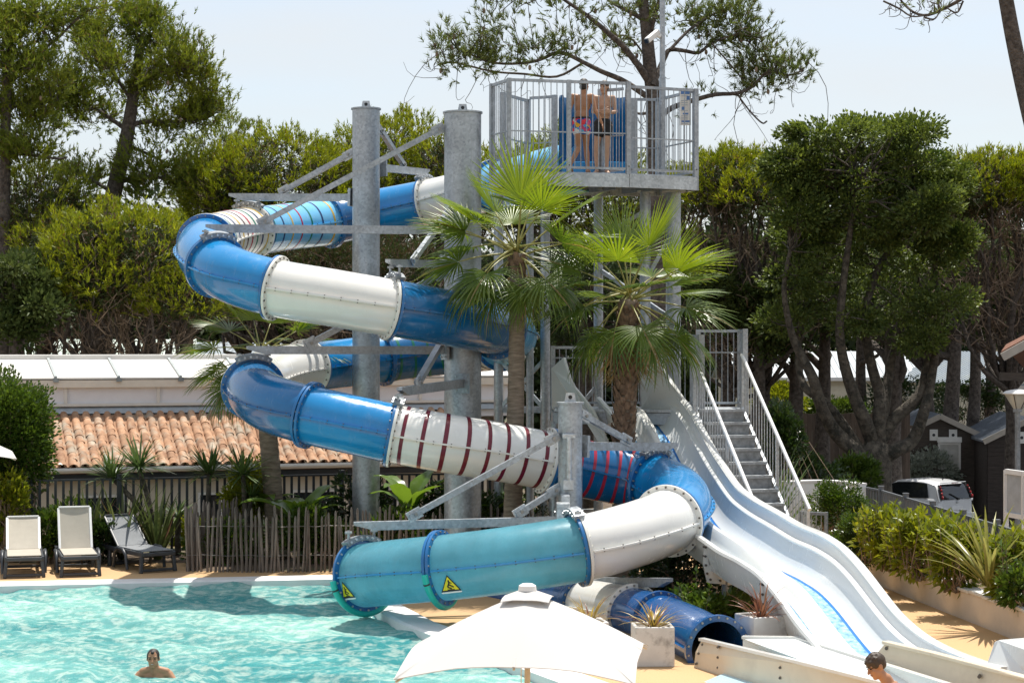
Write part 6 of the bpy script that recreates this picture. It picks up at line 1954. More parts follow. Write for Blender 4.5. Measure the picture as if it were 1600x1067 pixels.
# strap leaved plants
def straps(cen, rg, n, L, W, spread, droop, seg=6, up=1.0):
    """arching strap leaves; returns quads."""
    vs, fs, b = [], [], 0
    for k in range(n):
        az = rg.uniform(0, 6.283); sp = spread * rg.uniform(0.15, 1.0)
        l = L * rg.uniform(0.65, 1.1); w = W * rg.uniform(0.75, 1.15)
        dh = np.array([math.cos(az), math.sin(az), 0]); sd = np.array([-math.sin(az), math.cos(az), 0])
        th = sp; p = np.array(cen) + dh * rg.uniform(0, .06) + sd * rg.normal() * .03
        tw = rg.uniform(-.6, .6)
        for j in range(seg + 1):
            t = j / seg
            ww = w * (0.75 + 0.6 * t if t < .4 else 0.99 * (1 - ((t - .4) / .6) ** 1.7) + .01) / 2
            s2 = sd * math.cos(tw * t) + np.array([0, 0, 1]) * math.sin(tw * t) * .5
            fold = np.cross(dh * math.sin(th) + np.array([0, 0, math.cos(th)]), s2) * ww * 0.35
            vs += [p - s2 * ww + fold, p, p + s2 * ww + fold]
            p = p + (dh * math.sin(th) + np.array([0, 0, math.cos(th) * up])) * l / seg
            th += droop * rg.uniform(.6, 1.3) / seg * (0.4 + 1.4 * t)
        for j in range(seg):
            q = b + j * 3
            fs += [(q, q + 1, q + 4, q + 3), (q + 1, q + 2, q + 5, q + 4)]
        b += (seg + 1) * 3
    return np.array(vs), np.array(fs)
FLAX = LEAF('variegated_flax', (0.11, 0.14, 0.03), (0.42, 0.40, 0.12), 0.35, 0.35, None, 3.0, spec=0.5)
FLAX_G = LEAF('green_flax', (0.045, 0.075, 0.022), (0.16, 0.18, 0.05), 0.3, 0.4, None, 2.0, spec=0.5, brown=(0.17, 0.09, 0.05), brown_at=.85)
YUCCA = LEAF('yucca_leaves', (0.035, 0.075, 0.020), (0.13, 0.19, 0.045), 0.3, 0.35, None, 2.0, spec=0.6)
CORD = LEAF('bronze_cordyline', (0.16, 0.05, 0.035), (0.30, 0.14, 0.06), 0.3, 0.35, None, 4.0, spec=0.5)
CORD_Y = LEAF('straw_yellow_cordyline', (0.26, 0.15, 0.03), (0.42, 0.33, 0.06), 0.35, 0.35, None, 4.0, spec=0.5, brown=(0.2, .07, .03), brown_at=.8)
def strap_plant(name, label, cen, n, L, W, spread, droop, mat, seed, cat='plant', group='strap leaved plants in the planting beds'):
    rg = np.random.default_rng(seed)
    root = thing(name, label, cat, cen, group)
    np_part('leaves', straps(cen, rg, n, L, W, spread, droop), mat, root, smooth=True)
    return root
strap_plant('flax_clump', 'yellow striped flax clump arching out of the raised bed', P(1545, 905, 27.2) - Vector((0, 0, 0.1)), 70, 1.25, 0.06, 1.05, 0.75, FLAX, 201)
for i, (u, v, n, L) in enumerate([(140, 862, 34, 1.25), (190, 858, 38, 1.45), (245, 860, 36, 1.3)]):
    strap_plant('flax_clump', ['green flax clump between the left and middle loungers', 'tall upright flax clump behind the middle lounger back', 'reddish green flax clump behind the reclined third lounger'][i], Vector((P(u, v, 35.9).x, 35.95, 0.02)), n, L * 1.08, 0.08, 0.62, 0.45, FLAX_G, 210 + i)
strap_plant('flax_clump', 'dark green strap leaved clump beside the stair top', Vector((P(1190, 700, 36.5).x, 36.3, 0)), 40, 2.3, 0.08, 0.75, 0.5, YUCCA, 216)
def yucca(label, foot, heads, seed, stem_r=0.055):
    rg = np.random.default_rng(seed)
    root = thing('yucca', label, 'yucca', foot, 'yuccas behind the loungers')
    mb = MB(); hs = []
    for (hx, hz, L, n) in heads:
        top = Vector((foot[0] + hx, foot[1] + rg.normal() * .1, foot[2] + hz))
        mid = Vector((foot[0] + hx * .25, foot[1], foot[2] + hz * .55))
        c = catmull([foot, mid, top], 5)
        mb.tube(c, list(np.linspace(stem_r * 1.2, stem_r * .8, len(c))), 7)
        hs.append(straps(top, rg, n, L, 0.045, 1.9, 0.35, 4))
    mb.build('stem', BARK_OAK, root, smooth=True)
    for h in hs: np_part('leaf_head', h, YUCCA, root, smooth=True)
    return root
def ft(u, Y): return Vector(((u - 800) * Y / F, Y, 0.0))
yucca('branching yucca with leaning stems in front of the tiled roof', ft(240, 36.6), [(-0.80, 1.50, .66, 80), (-0.28, 1.72, .70, 84)], 221)
yucca('single stemmed yucca left of the palm trunk', ft(325, 36.4), [(0.02, 1.60, .66, 70)], 222)
yucca('dark yucca just left of the thick palm trunk', ft(384, 36.0), [(-0.05, 1.62, .72, 70), (0.1, 1.2, .5, 40)], 223)
yucca('low spiky yucca at the fence behind the flax', ft(278, 36.8), [(0.0, 0.75, .5, 46)], 224)

# banana plants: every blade is a leaf of its own
BAN = LEAF('banana_leaf', (0.07, 0.15, 0.018), (0.20, 0.30, 0.05), 0.45, 0.3, (1.1, 1.1, 0.5), 1.5, spec=0.5)
def banana(label, foot, n, L, seed, hgt=0.8):
    rg = np.random.default_rng(seed)
    root = thing('banana_plant', label, 'banana plant', foot, 'banana plants behind the picket fence')
    mb = MB(); mb.tube([foot, foot + Vector((0.02, 0, hgt))], [0.09, 0.06], 9); mb.build('stem', MAT('banana_stem', (0.16, 0.17, 0.06), 0.6, var=.3), root, smooth=True)
    for k in range(n):
        az = k * 2.4 + rg.uniform(-.4, .4); th = rg.uniform(0.25, 0.75); l = L * rg.uniform(.7, 1.1); w = l * rg.uniform(.26, .34)
        dh = np.array([math.cos(az), math.sin(az) * .6, 0]); dh /= np.linalg.norm(dh); sd = np.array([-dh[1], dh[0], 0])
        p = np.array(foot) + np.array([0, 0, hgt * rg.uniform(.7, 1.0)])
        vs, fs = [], []
        seg = 12
        for j in range(seg + 1):
            t = j / seg
            prof = 0.04 if t < .16 else math.sin(math.pi * min(1, ((t - .14) / .86)) ** .75) * 1.0 + .02
            ww = w * prof / 2 * rg.uniform(.86, 1.05)
            upv = np.cross(sd, dh * math.sin(th) + np.array([0, 0, math.cos(th)]))
            for q, lift in ((-1, .28), (-.5, .16), (0, 0), (.5, .16), (1, .22)):
                vs.append(p + sd * ww * q - upv * ww * lift * (1 if q < 0 else .8) + rg.normal(size=3) * .006)
            p = p + (dh * math.sin(th) + np.array([0, 0, math.cos(th)])) * l / seg
            th += 1.75 / seg * (.3 + 1.3 * t)
        for j in range(seg):
            for q in range(4): fs.append((j * 5 + q, j * 5 + q + 1, (j + 1) * 5 + q + 1, (j + 1) * 5 + q))
        np_part('leaf', (np.array(vs), np.array(fs)), BAN, root, smooth=True)
    return root
banana('broad leaved banana plant just right of the palm trunk', ft(470, 35.7), 9, 1.35, 231, 0.75)
banana('banana plant between the two big steel columns', ft(640, 36.2), 10, 1.35, 232, 0.95)
banana('small banana plant behind the left palm trunk', ft(405, 36.6), 7, 1.1, 233, 0.9)
banana('shaded banana plant right of the big column', ft(765, 36.3), 7, 1.1, 234, 0.7)

# ------------------------------------------------------------------ fan palms
FROND = LEAF('fan_palm_frond', (0.052, 0.112, 0.012), (0.185, 0.245, 0.034), 0.45, 0.33, (1.2, 1.15, 0.5), 1.5, spec=0.6, brown=(0.25, 0.19, 0.08), brown_at=0.93)
FROND_Y = LEAF('young_fan_palm_frond', (0.12, 0.20, 0.014), (0.27, 0.34, 0.030), 0.45, 0.33, (1.15, 1.1, 0.5), 1.5, spec=0.6)
FROND_D = LEAF('dry_fan_palm_frond', (0.20, 0.13, 0.045), (0.42, 0.31, 0.13), 0.35, 0.6, None, 1.5)
PET = MAT('palm_petiole', (0.19, 0.20, 0.045), 0.4, var=0.2, c2=(0.28, 0.25, 0.07))
PTRUNK = MAT('palm_trunk_fibre', (0.185, 0.140, 0.098), 0.95, var=0.28, vscale=5, stretch=(1, 1, 5), c2=(0.25, 0.20, 0.15), bmp=0.8, bscale=26, bdist=0.02)
PBOOT = MAT('palm_leaf_bases', (0.095, 0.056, 0.032), 0.9, var=0.4, vscale=9, c2=(0.20, 0.13, 0.08))
def frond_meshes(seed, pet_L, R, droop, dry=False, spread=2.0):
    """fan blade along +X with petiole; returns (petiole mesh, blade mesh)."""
    rg = np.random.default_rng(seed)
    nseg = 30
    def bend(x):                        # petiole sag
        return -droop * 0.22 * (x / pet_L) ** 2 * pet_L
    mb = MB()
    xs = np.linspace(0, pet_L, 6)
    mb.tube([(x, 0, bend(x)) for x in xs], [0.026, 0.021, 0.017, 0.014, 0.012, 0.011], 6)
    pm = bpy.data.meshes.new('petiole'); pm.from_pydata([tuple(p) for p in mb.v], [], mb.f); pm.polygons.foreach_set('use_smooth', np.ones(len(mb.f), bool)); pm.update()
    hub = np.array([pet_L, 0, bend(pet_L)]); sl = math.atan2(-droop * .44, 1)
    vs, fs = [], []
    for k in range(nseg):
        a = (k / (nseg - 1) - .5) * 2 * spread + rg.normal() * .02
        l = R * (1.0 - 0.22 * abs(a / spread) ** 2) * rg.uniform(.9, 1.06)
        dx = np.array([math.cos(a) * math.cos(sl), math.sin(a), math.cos(a) * math.sin(sl)])
        # pleated blade, cupped a little
        nrm = np.array([-math.sin(sl), 0, math.cos(sl)]); sd = np.cross(nrm, dx)
        step = spread * 2 / (nseg - 1)
        b = len(vs)
        dpt = droop * rg.uniform(.5, 1.3)
        for j, t in enumerate((0.03, 0.25, 0.48, 0.70, 0.88, 1.0)):
            w = min(step * t * l * 0.5, step * .36 * l * .5) if t <= .5 else step * .36 * l * .5 * (1 - (t - .48) / .52) ** .7
            w = max(w, 0.0022)
            p = hub + dx * l * t * (1 - (.10 * dpt * max(0, t - .45)))
            lift = 0.10 * l * t * abs(math.sin(a)) * (1 if not dry else -1)
            fall = -dpt * 0.50 * l * max(0, t - .42) ** 1.8
            p = p + nrm * lift + np.array([0, 0, fall])
            if dry: p = p + sd * rg.normal() * .02 * t
            z = 0.35 * w
            vs += [p - sd * w - nrm * z, p + nrm * z, p + sd * w - nrm * z]
        for j in range(5):
            q = b + j * 3
            fs += [(q, q + 1, q + 4, q + 3), (q + 1, q + 2, q + 5, q + 4)]
    bm = np_mesh('blade', np.array(vs), np.array(fs), False)
    return pm, bm
FV = [frond_meshes(300 + i, *p) for i, p in enumerate([(0.85, 1.02, 0.12, False, 1.35), (0.95, 1.0, 0.45, False, 1.75), (1.0, 0.98, 0.9, False, 1.9), (0.95, 0.95, 1.35, False, 1.9), (0.70, 0.9, 1.7, True, 1.2), (1.0, 1.0, 0.7, False, 1.6)])]
def palm(label, foot, top, r0, r1, fronds, seed, boots=0, ringy=True, size=1.0):
    rg = np.random.default_rng(seed)
    root = thing('fan_palm', label, 'palm tree', foot, 'fan palms by the slide')
    foot, top = Vector(foot), Vector(top)
    n = 46; pts, rr = [], []
    for i in range(n):
        t = i / (n - 1)
        p = foot.lerp(top, t) + Vector((math.sin(t * 3.0) * .03, 0, 0))
        pts.append(p); rr.append((r0 * (1 - t) + r1 * t) * (1 + (.035 if i % 2 else -.02)) * (1 + .5 * max(0, .06 - t) / .06))
    mb = MB(); mb.tube(pts, rr, 14)
    tk = mb.build('trunk', PTRUNK, root, smooth=True)
    if boots:
        bm = MB()
        H0 = top.z - boots
        k = 0
        z = H0
        while z < top.z - .16:
            t = (z - foot.z) / (top.z - foot.z); c = foot.lerp(top, min(t, 1)); r = r0 * (1 - t) + r1 * t
            for i in range(7):
                a = (i + (k % 2) * .5) * 2 * math.pi / 7 + rg.normal() * .08
                d = Vector((math.cos(a), math.sin(a), 0)); s = Vector((-d.y, d.x, 0))
                q = c + d * (r * .9) + Vector((0, 0, z - c.z))
                o = d * rg.uniform(.045, .09); L = rg.uniform(.13, .20)
                bm.add([q - s * .085, q + s * .085, q + o + s * .035 + Zv * L, q + o - s * .035 + Zv * L, q + d * .035], [(0, 4, 3), (4, 1, 2), (4, 2, 3), (0, 3, 2, 1)])
            z += .085; k += 1
        bm.build('leaf_bases', PBOOT, tk, kind='stuff')
    protos = {}
    for (az, el, var, sc) in fronds:
        dry = var == 4
        m = FROND_D if dry else (FROND_Y if el > 38 else FROND)
        key = (var, m.name)
        if key not in protos:
            pm, bmsh = FV[var]
            pm = pm if not pm.materials else pm.copy(); bmsh = bmsh.copy() if bmsh.materials else bmsh
            pm.materials.clear(); pm.materials.append(PET if not dry else FROND_D); bmsh.materials.clear(); bmsh.materials.append(m)
            protos[key] = (pm, bmsh)
        pm, bmsh = protos[key]
        fo = link_mesh('frond', pm, None, root, top - foot + Vector((0, 0, rg.uniform(-.08, .12))))
        fo.rotation_euler = (rg.normal() * .3, -math.radians(el), math.radians(az))
        fo.scale = (sc * size,) * 3
        link_mesh('fan_blade', bmsh, None, fo)
    return root
# azimuth 0 = to the right of the picture, 90 = away, -90 = towards the camera
f1 = [(-75, 76, 0, 1.12), (60, 82, 0, 1.05), (150, 60, 0, .95), (50, 64, 0, .9), (200, 44, 1, .95), (15, 46, 1, .95), (100, 50, 1, .9), (-130, 40, 5, .9), (175, 24, 1, 1.0), (0, 22, 1, .95), (-35, 12, 2, .95), (140, 12, 2, 1.0), (60, 15, 1, 1.0), (190, 2, 2, 1.0), (-60, -10, 3, .9), (-125, -6, 3, .95), (215, -20, 3, 1.0), (-15, -22, 3, .95), (168, -28, 3, .9), (35, -20, 3, 1.0), (-88, -55, 3, .72), (-150, -42, 3, .85), (-40, -48, 3, .8), (-110, -74, 4, .55), (-30, -76, 4, .5), (-165, 32, 5, .95), (180, -14, 3, 1.0), (-70, -36, 3, .75), (-50, 48, 1, .9)]
palm('tallest fan palm with slim grey trunk in front of the slide tower', (P(797, 800, 32.3).x, 32.3, 0), P(808, 396, 32.3), .165, .12, f1, 401, boots=0.35)
f2 = [(80, 68, 0, 1.05), (-50, 60, 0, 1.1), (120, 78, 0, 1.0), (20, 44, 0, 1.05), (160, 52, 1, .95), (-110, 48, 1, .95), (0, 24, 0, 1.1), (185, 30, 1, 1.0), (-75, 26, 5, .95), (-140, 22, 2, .95), (35, 12, 1, 1.05), (-28, 4, 2, 1.05), (170, 6, 2, 1.0), (110, 14, 2, 1.0), (212, -4, 2, .95), (-80, -14, 3, .9), (-8, -20, 3, 1.05), (195, -28, 3, .95), (40, -24, 3, 1.0), (-50, -34, 3, .95), (-120, -34, 3, .9), (160, -38, 3, .95),
      (-10, -58, 4, 0.99), (-60, -64, 4, 0.95), (-110, -62, 4, 0.95), (185, -62, 4, 0.99), (30, -64, 4, 0.91), (-80, -74, 4, 0.95), (215, -70, 4, 0.91), (150, -68, 4, .9), (-95, -52, 4, 0.95), (-35, -70, 4, 0.99), (5, -68, 4, 0.99), (-130, -72, 4, 0.95), (60, 32, 5, 1.05), (-20, 40, 5, 1.05), (20, -6, 3, 1.1), (-45, 20, 1, 1.0)]
palm('bushy fan palm with shaggy brown trunk and dry skirt right of the taller palm', (P(965, 800, 32.4).x, 32.4, 0), P(983, 468, 32.4), .17, .165, f2, 402, boots=2.45, size=.96)
f3 = [(170, 60, 1, .85), (60, 62, 0, .85), (110, 55, 1, .85), (20, 35, 1, .95), (150, 32, 1, .9), (185, 15, 2, .9), (200, -5, 2, .9), (215, -25, 3, .9), (175, -30, 3, .95), (100, 20, 2, .9), (50, 18, 2, .95), (10, 15, 2, 1.0), (0, 40, 1, .95), (140, 0, 3, .9), (190, -55, 3, .8), (75, -5, 3, .9), (225, -45, 3, .9), (170, -68, 4, .8), (205, -72, 4, .7), (30, -2, 2, 1.0)]
palm('fan palm half hidden behind the lower left slide turn', (P(433, 800, 36.3).x, 36.3, 0), P(406, 552, 36.6), .19, .165, f3, 403, boots=0.3, size=.95)
# ================================================================== LOUNGERS
SLING = MAT('beige_sling_fabric', (0.40, 0.365, 0.305), 0.8, var=.05, vscale=8, bmp=.15, bscale=300)
SLING_SHADE = MAT('shaded_sling_fabric', (0.20, 0.21, 0.22), 0.8, var=.08, vscale=8, bmp=.15, bscale=300)  # grey paints the shade on the third lounger into its sling
RESIN_D = MAT('dark_grey_resin', (0.035, 0.040, 0.047), 0.4, var=.12)
def lounger(label, loc, rz, back_deg, fabric, length=1.25):
    """local: foot end at y=0 facing -y, runs back to +y."""
    root = thing('sun_lounger', label, 'sun lounger', loc, 'sun loungers along the far pool edge', rz)
    w, zs = .62, .36
    m = MB()
    for s in (-1, 1):
        m.beam((s * w / 2, 0.0, zs - .03), (s * w / 2, 1.85, zs - .03), .05, .085)
    m.beam((-w / 2, 0.02, zs - .035), (w / 2, 0.02, zs - .035), .06, .07)
    m.beam((-w / 2, 1.83, zs - .035), (w / 2, 1.83, zs - .035), .06, .07)
    m.beam((-w / 2, 1.0, zs - .07), (w / 2, 1.0, zs - .07), .05, .05)
    m.build('frame', RESIN_D, root, world=False, bevel=.015)
    for y in (.06, 1.45):
        # flat U-shaped leg frame with a cross bar at the ground
        for s in (-1, 1):
            m = MB(); m.beam((s * (w / 2 - .01), y, zs - .05), (s * (w / 2 + .02), y - .03, .0), .06, .075, Vector((0, 1, 0))); m.build('leg', RESIN_D, root, world=False, bevel=.012)
        m = MB(); m.beam((-w / 2, y - .028, .045), (w / 2, y - .028, .045), .05, .05); m.build('leg_bar', RESIN_D, root, world=False, bevel=.01)
    for s in (-1, 1):                                     # side arches (wheel fenders and arm pads)
        m = MB(); m.tube([(s * (w / 2 + .05), .55, .02), (s * (w / 2 + .06), .60, .28), (s * (w / 2 + .06), .72, .37), (s * (w / 2 + .06), .95, .38), (s * (w / 2 + .05), 1.1, .30), (s * (w / 2 + .05), 1.16, .02)], .032, 8); m.build('side_arch', RESIN_D, root, world=False, smooth=True, auto=50)
    def cloth(name, p0, p1, wd):
        n = 8; mb = MB(); p0, p1 = Vector(p0), Vector(p1)
        d = (p1 - p0).normalized(); nr = Vector((1, 0, 0)).cross(d)
        for side in (0, -.014):
            for j in range(n + 1):
                for i in range(n + 1):
                    x = (i / n - .5) * wd; sag = -.022 * (1 - (2 * i / n - 1) ** 2) * math.sin(math.pi * j / n) ** .5
                    q = p0.lerp(p1, j / n) + Vector((x, 0, 0)) + nr * (sag + side)
                    mb.v.append(q)
        k = (n + 1) ** 2
        for j in range(n):
            for i in range(n):
                a = j * (n + 1) + i
                mb.f.append((a, a + 1, a + n + 2, a + n + 1)); mb.f.append((k + a + 1, k + a, k + a + n + 1, k + a + n + 2))
        for i in range(n):
            mb.f += [(i + 1, i, k + i, k + i + 1), (n * (n + 1) + i, n * (n + 1) + i + 1, k + n * (n + 1) + i + 1, k + n * (n + 1) + i)]
            a, b = i * (n + 1), (i + 1) * (n + 1)
            mb.f += [(a, b, k + b, k + a), (b + n, a + n, k + a + n, k + b + n)]
        return mb.build(name, fabric, root, world=False, smooth=True, auto=40)
    ys = 1.12
    cloth('seat_sling', (0, .03, zs + .03), (0, ys, zs + .03), w - .05)
    a = math.radians(back_deg); L = .80
    p1 = (0, ys + math.cos(a) * L, zs + .03 + math.sin(a) * L)
    cloth('back_sling', (0, ys, zs + .035), p1, w - .06)
    for s in (-1, 1):
        m = MB(); m.beam((s * (w / 2 - .03), ys, zs + .02), (s * (w / 2 - .03), p1[1], p1[2] - .005), .045, .035); m.build('back_rail', RESIN_D if fabric is SLING_SHADE else WHITE_P, root, world=False, bevel=.01)
        m = MB(); m.beam((s * (w / 2 - .06), ys + .55 * math.cos(a), zs + .55 * math.sin(a)), (s * (w / 2 - .06), 1.75, zs - .03), .025, .025); m.build('back_prop', RESIN_D, root, world=False)
    m = MB(); m.beam((-(w / 2 - .03), p1[1], p1[2] + .012), (w / 2 - .03, p1[1], p1[2] + .012), .04, .03); m.build('back_rail', RESIN_D if fabric is SLING_SHADE else WHITE_P, root, world=False, bevel=.01)
    return root
def gl(u, v): q = G(u, v); return Vector((q.x, q.y, 0))
lounger('beige sun lounger at the left picture edge, its back half raised', gl(38, 903), math.radians(15), 40, SLING)
lounger('beige sun lounger with its back raised highest, between the other two', gl(126, 901), math.radians(17), 60, SLING)
lounger('sun lounger with shade-darkened sling turned sideways beside the picket fence', gl(248, 894), math.radians(35), 38, SLING_SHADE)

# ================================================================== PARASOLS
CANVAS = LEAF('white_parasol_canvas', (0.66, 0.65, 0.63), (0.69, 0.68, 0.66), 0.32, 0.9, None, .5, spec=.1)
SEAM = MAT('canvas_seam', (0.47, 0.455, 0.43), .9, var=.05)
VALM = MAT('vent_edge_canvas', (0.42, 0.36, 0.20), .9, var=.1)
ALU = MAT('cream_aluminium', (0.55, 0.50, 0.40), .4, .2, var=.08)
def parasol(label, c, side, yaw, z_edge, z_top):
    root = thing('parasol', label, 'parasol', (c[0], c[1], 0), 'white pool parasols')
    R = Matrix.Rotation(yaw, 3, 'Z')
    h = side / 2
    n = 16; dz = z_top - z_edge
    def edge_pt(t):      # t in 0..8 round the square: corners at even t
        cs = [(-1, -1), (0, -1), (1, -1), (1, 0), (1, 1), (0, 1), (-1, 1), (-1, 0), (-1, -1)]
        k = int(t) % 8; f = t - int(t)
        a, b = cs[k], cs[k + 1]
        rib = 1 - abs(2 * f - 1)                        # 0 on a rib, 1 midway
        x, y = a[0] * (1 - f) + b[0] * f, a[1] * (1 - f) + b[1] * f
        return x * h, y * h, rib
    M_ = 8 * 6; m = MB()
    rings = [.10, .22, .30, .45, .6, .75, .88, 1.0]
    for side_ in (0, -.006):
        for r in rings:
            for i in range(M_):
                x, y, rib = edge_pt(i * 8 / M_)
                corner = math.hypot(x, y) / h
                z = z_top - dz * (r ** 1.12) * (0.80 + .20 * (corner - 1) / .414) + rib * .012 * r * r - rib * .012 * math.sin(math.pi * r) + .02 * math.sin(math.pi * r) * dz
                q = R @ Vector((x * r * (1 - .012 * rib * r), y * r * (1 - .012 * rib * r), 0))
                m.v.append(Vector((c[0], c[1], 0)) + q + Zv * (z + side_))
    nr = len(rings)
    for s in range(2):
        for j in range(nr - 1):
            for i in range(M_):
                i2 = (i + 1) % M_; b = s * nr * M_
                q = (b + j * M_ + i, b + (j + 1) * M_ + i, b + (j + 1) * M_ + i2, b + j * M_ + i2)
                m.f.append(q if s == 0 else tuple(reversed(q)))
    for i in range(M_):
        i2 = (i + 1) % M_
        m.f.append(((nr - 1) * M_ + i, (2 * nr - 1) * M_ + i, (2 * nr - 1) * M_ + i2, (nr - 1) * M_ + i2))
    can = m.build('canopy', CANVAS, root, smooth=True, auto=60)
    for k in range(8):                                  # stitched seams that follow the ribs
        mm_ = MB(); prev = None
        for j in range(len(rings)):
            r = rings[j]; x, y, _r = edge_pt(k); corner = math.hypot(x, y) / h
            z = z_top - dz * (r ** 1.12) * (0.80 + .20 * (corner - 1) / .414) + .05 * 0 + .0035
            tdir = R @ Vector((-y, x, 0)).normalized() * .011
            q = Vector((c[0], c[1], 0)) + R @ Vector((x * r, y * r, 0)) + Zv * z
            mm_.v += [q - tdir, q + tdir]
        for j in range(len(rings) - 1): mm_.f.append((2 * j, 2 * j + 1, 2 * j + 3, 2 * j + 2))
        mm_.build('seam', SEAM, can, smooth=True)
    # vent cap above the canopy
    m = MB()
    for side_ in (0, -.005):
        for r in (.02, .09, .15, .21):
            for i in range(M_):
                x, y, rib = edge_pt(i * 8 / M_); corner = math.hypot(x, y) / h
                z = z_top + .045 - dz * .80 * r * (0.85 + .15 * (corner - 1) / .414) + rib * .02 * r
                q = R @ Vector((x * r, y * r, 0)); m.v.append(Vector((c[0], c[1], 0)) + q + Zv * (z + side_))
    for s in range(2):
        for j in range(3):
            for i in range(M_):
                i2 = (i + 1) % M_; b = s * 4 * M_
                q = (b + j * M_ + i, b + (j + 1) * M_ + i, b + (j + 1) * M_ + i2, b + j * M_ + i2)
                m.f.append(q if s == 0 else tuple(reversed(q)))
    for i in range(M_):
        i2 = (i + 1) % M_; m.f.append((3 * M_ + i, 7 * M_ + i, 7 * M_ + i2, 3 * M_ + i2))
    m.build('vent_cap', CANVAS, root, smooth=True, auto=60)
    m = MB(); m.lathe([(.075, z_top + .02), (.07, z_top + .06), (.045, z_top + .075), (.008, z_top + .078)], (c[0], c[1], 0), 14); m.build('finial', WHITE_P, root, smooth=True, auto=40)
    m = MB(); m.cyl((c[0], c[1], .05), (c[0], c[1], z_top), .024, None, 14); m.build('pole', ALU, root, smooth=True, auto=40)
    m = MB(); m.lathe([(.26, 0), (.26, .05), (.22, .07), (.05, .09), (.04, .30)], (c[0], c[1], 0), 20); m.build('base', MAT('parasol_base', (.3, .3, .3), .7), root, smooth=True, auto=40)
    for k in range(8):
        x, y, rib = edge_pt(k); corner = math.hypot(x, y) / h
        e = Vector((c[0], c[1], 0)) + R @ Vector((x * .985, y * .985, 0)) + Zv * (z_top - dz * (0.80 + .20 * (corner - 1) / .414) - .022)
        m = MB(); m.beam(Vector((c[0], c[1], z_top - .05)), e, .018, .012); m.build('rib', ALU, root)
        mid_ = Vector((c[0], c[1], z_top - .05)).lerp(e, .5)
        m = MB(); m.beam(Vector((c[0], c[1], z_edge - .02)), mid_ - Zv * .01, .012, .012); m.build('strut', ALU, root)
    m = MB(); m.tube([(c[0] - .05, c[1] - .02, z_edge), (c[0] - .055, c[1] - .02, z_edge - .5), (c[0] - .03, c[1] - .02, .9)], .004, 5); m.build('cord', WHITE_P, root)
    return root
parasol('white square parasol in the foreground below the translucent slide end', (0.125, 15.6), 1.86, math.radians(-7), 1.50, 2.06)
parasol('corner of a white parasol at the left picture edge in front of the round bush', (-10.0, 34.6), 1.9, math.radians(20), 2.02, 2.5)

# ================================================================== PLANTERS
CONC = MAT('cast_stone_planter', (0.58, 0.565, 0.54), .85, var=.10, vscale=3, dirt=(0.13, 0.12, 0.11), dscale=2.6, dlo=0.52, dhi=0.74, bmp=.3, bscale=70)
def planter(label, plabel, c, w, yaw, matl, seed, n=46, h=None):
    h = h or w
    root = thing('planter', label, 'planter', (c[0], c[1], 0), 'cube planters beside the slides', yaw)
    o_, i_ = w / 2, w / 2 - .045
    m = MB()
    loops = [(o_, 0), (o_, h), (i_, h), (i_ - .01, h - .06)]
    for r, z in loops: m.v += [Vector((x * r, y * r, z)) for x, y in ((-1, -1), (1, -1), (1, 1), (-1, 1))]
    for j in range(3):
        for k in range(4):
            k2 = (k + 1) % 4; m.f.append((j * 4 + k, j * 4 + k2, j * 4 + 4 + k2, j * 4 + 4 + k))
    m.f += [(3, 2, 1, 0)]
    m.build('box', CONC, root, world=False, bevel=.012)
    m = MB(); m.add([(-i_, -i_, h - .04), (i_, -i_, h - .04), (i_, i_, h - .04), (-i_, i_, h - .04)], [(0, 1, 2, 3)]); m.build('gravel', MAT('planter_gravel', (.5, .45, .4), .95, var=.4, vscale=60, bmp=1, bscale=90, bdist=.02), root, world=False)
    rg = np.random.default_rng(seed)
    pl_ = thing('cordyline', plabel, 'plant', (c[0], c[1], h - .05), 'cordylines in the cube planters')
    np_part('leaves', straps((c[0], c[1], h - .05), rg, n, .52, .024, 1.3, .9, 6), matl, pl_, smooth=True)
    m = MB(); m.cyl((c[0], c[1], h - .06), (c[0], c[1], h + .06), .035, .03, 8); m.build('stem', BARK_OAK, pl_)
q = G(1022, 1042)
planter('stained cube planter right of the parasol edge', 'yellow and bronze cordyline in the planter beside the parasol', (q.x, q.y + .26), .50, math.radians(3), CORD_Y, 501)
q = G(1200, 992)
planter('stained cube planter between the lower tube slide and the white lanes', 'red bronze cordyline in the planter beside the white lanes', (3.24, 25.0), .50, math.radians(24), CORD, 502, h=.55)
q = G(920, 1022)
planter('cube planter hidden behind the parasol with only its plant showing', 'sparse green and orange cordyline poking up behind the parasol', (q.x, q.y + .2), .46, math.radians(10), CORD_Y, 503, 30, .42)

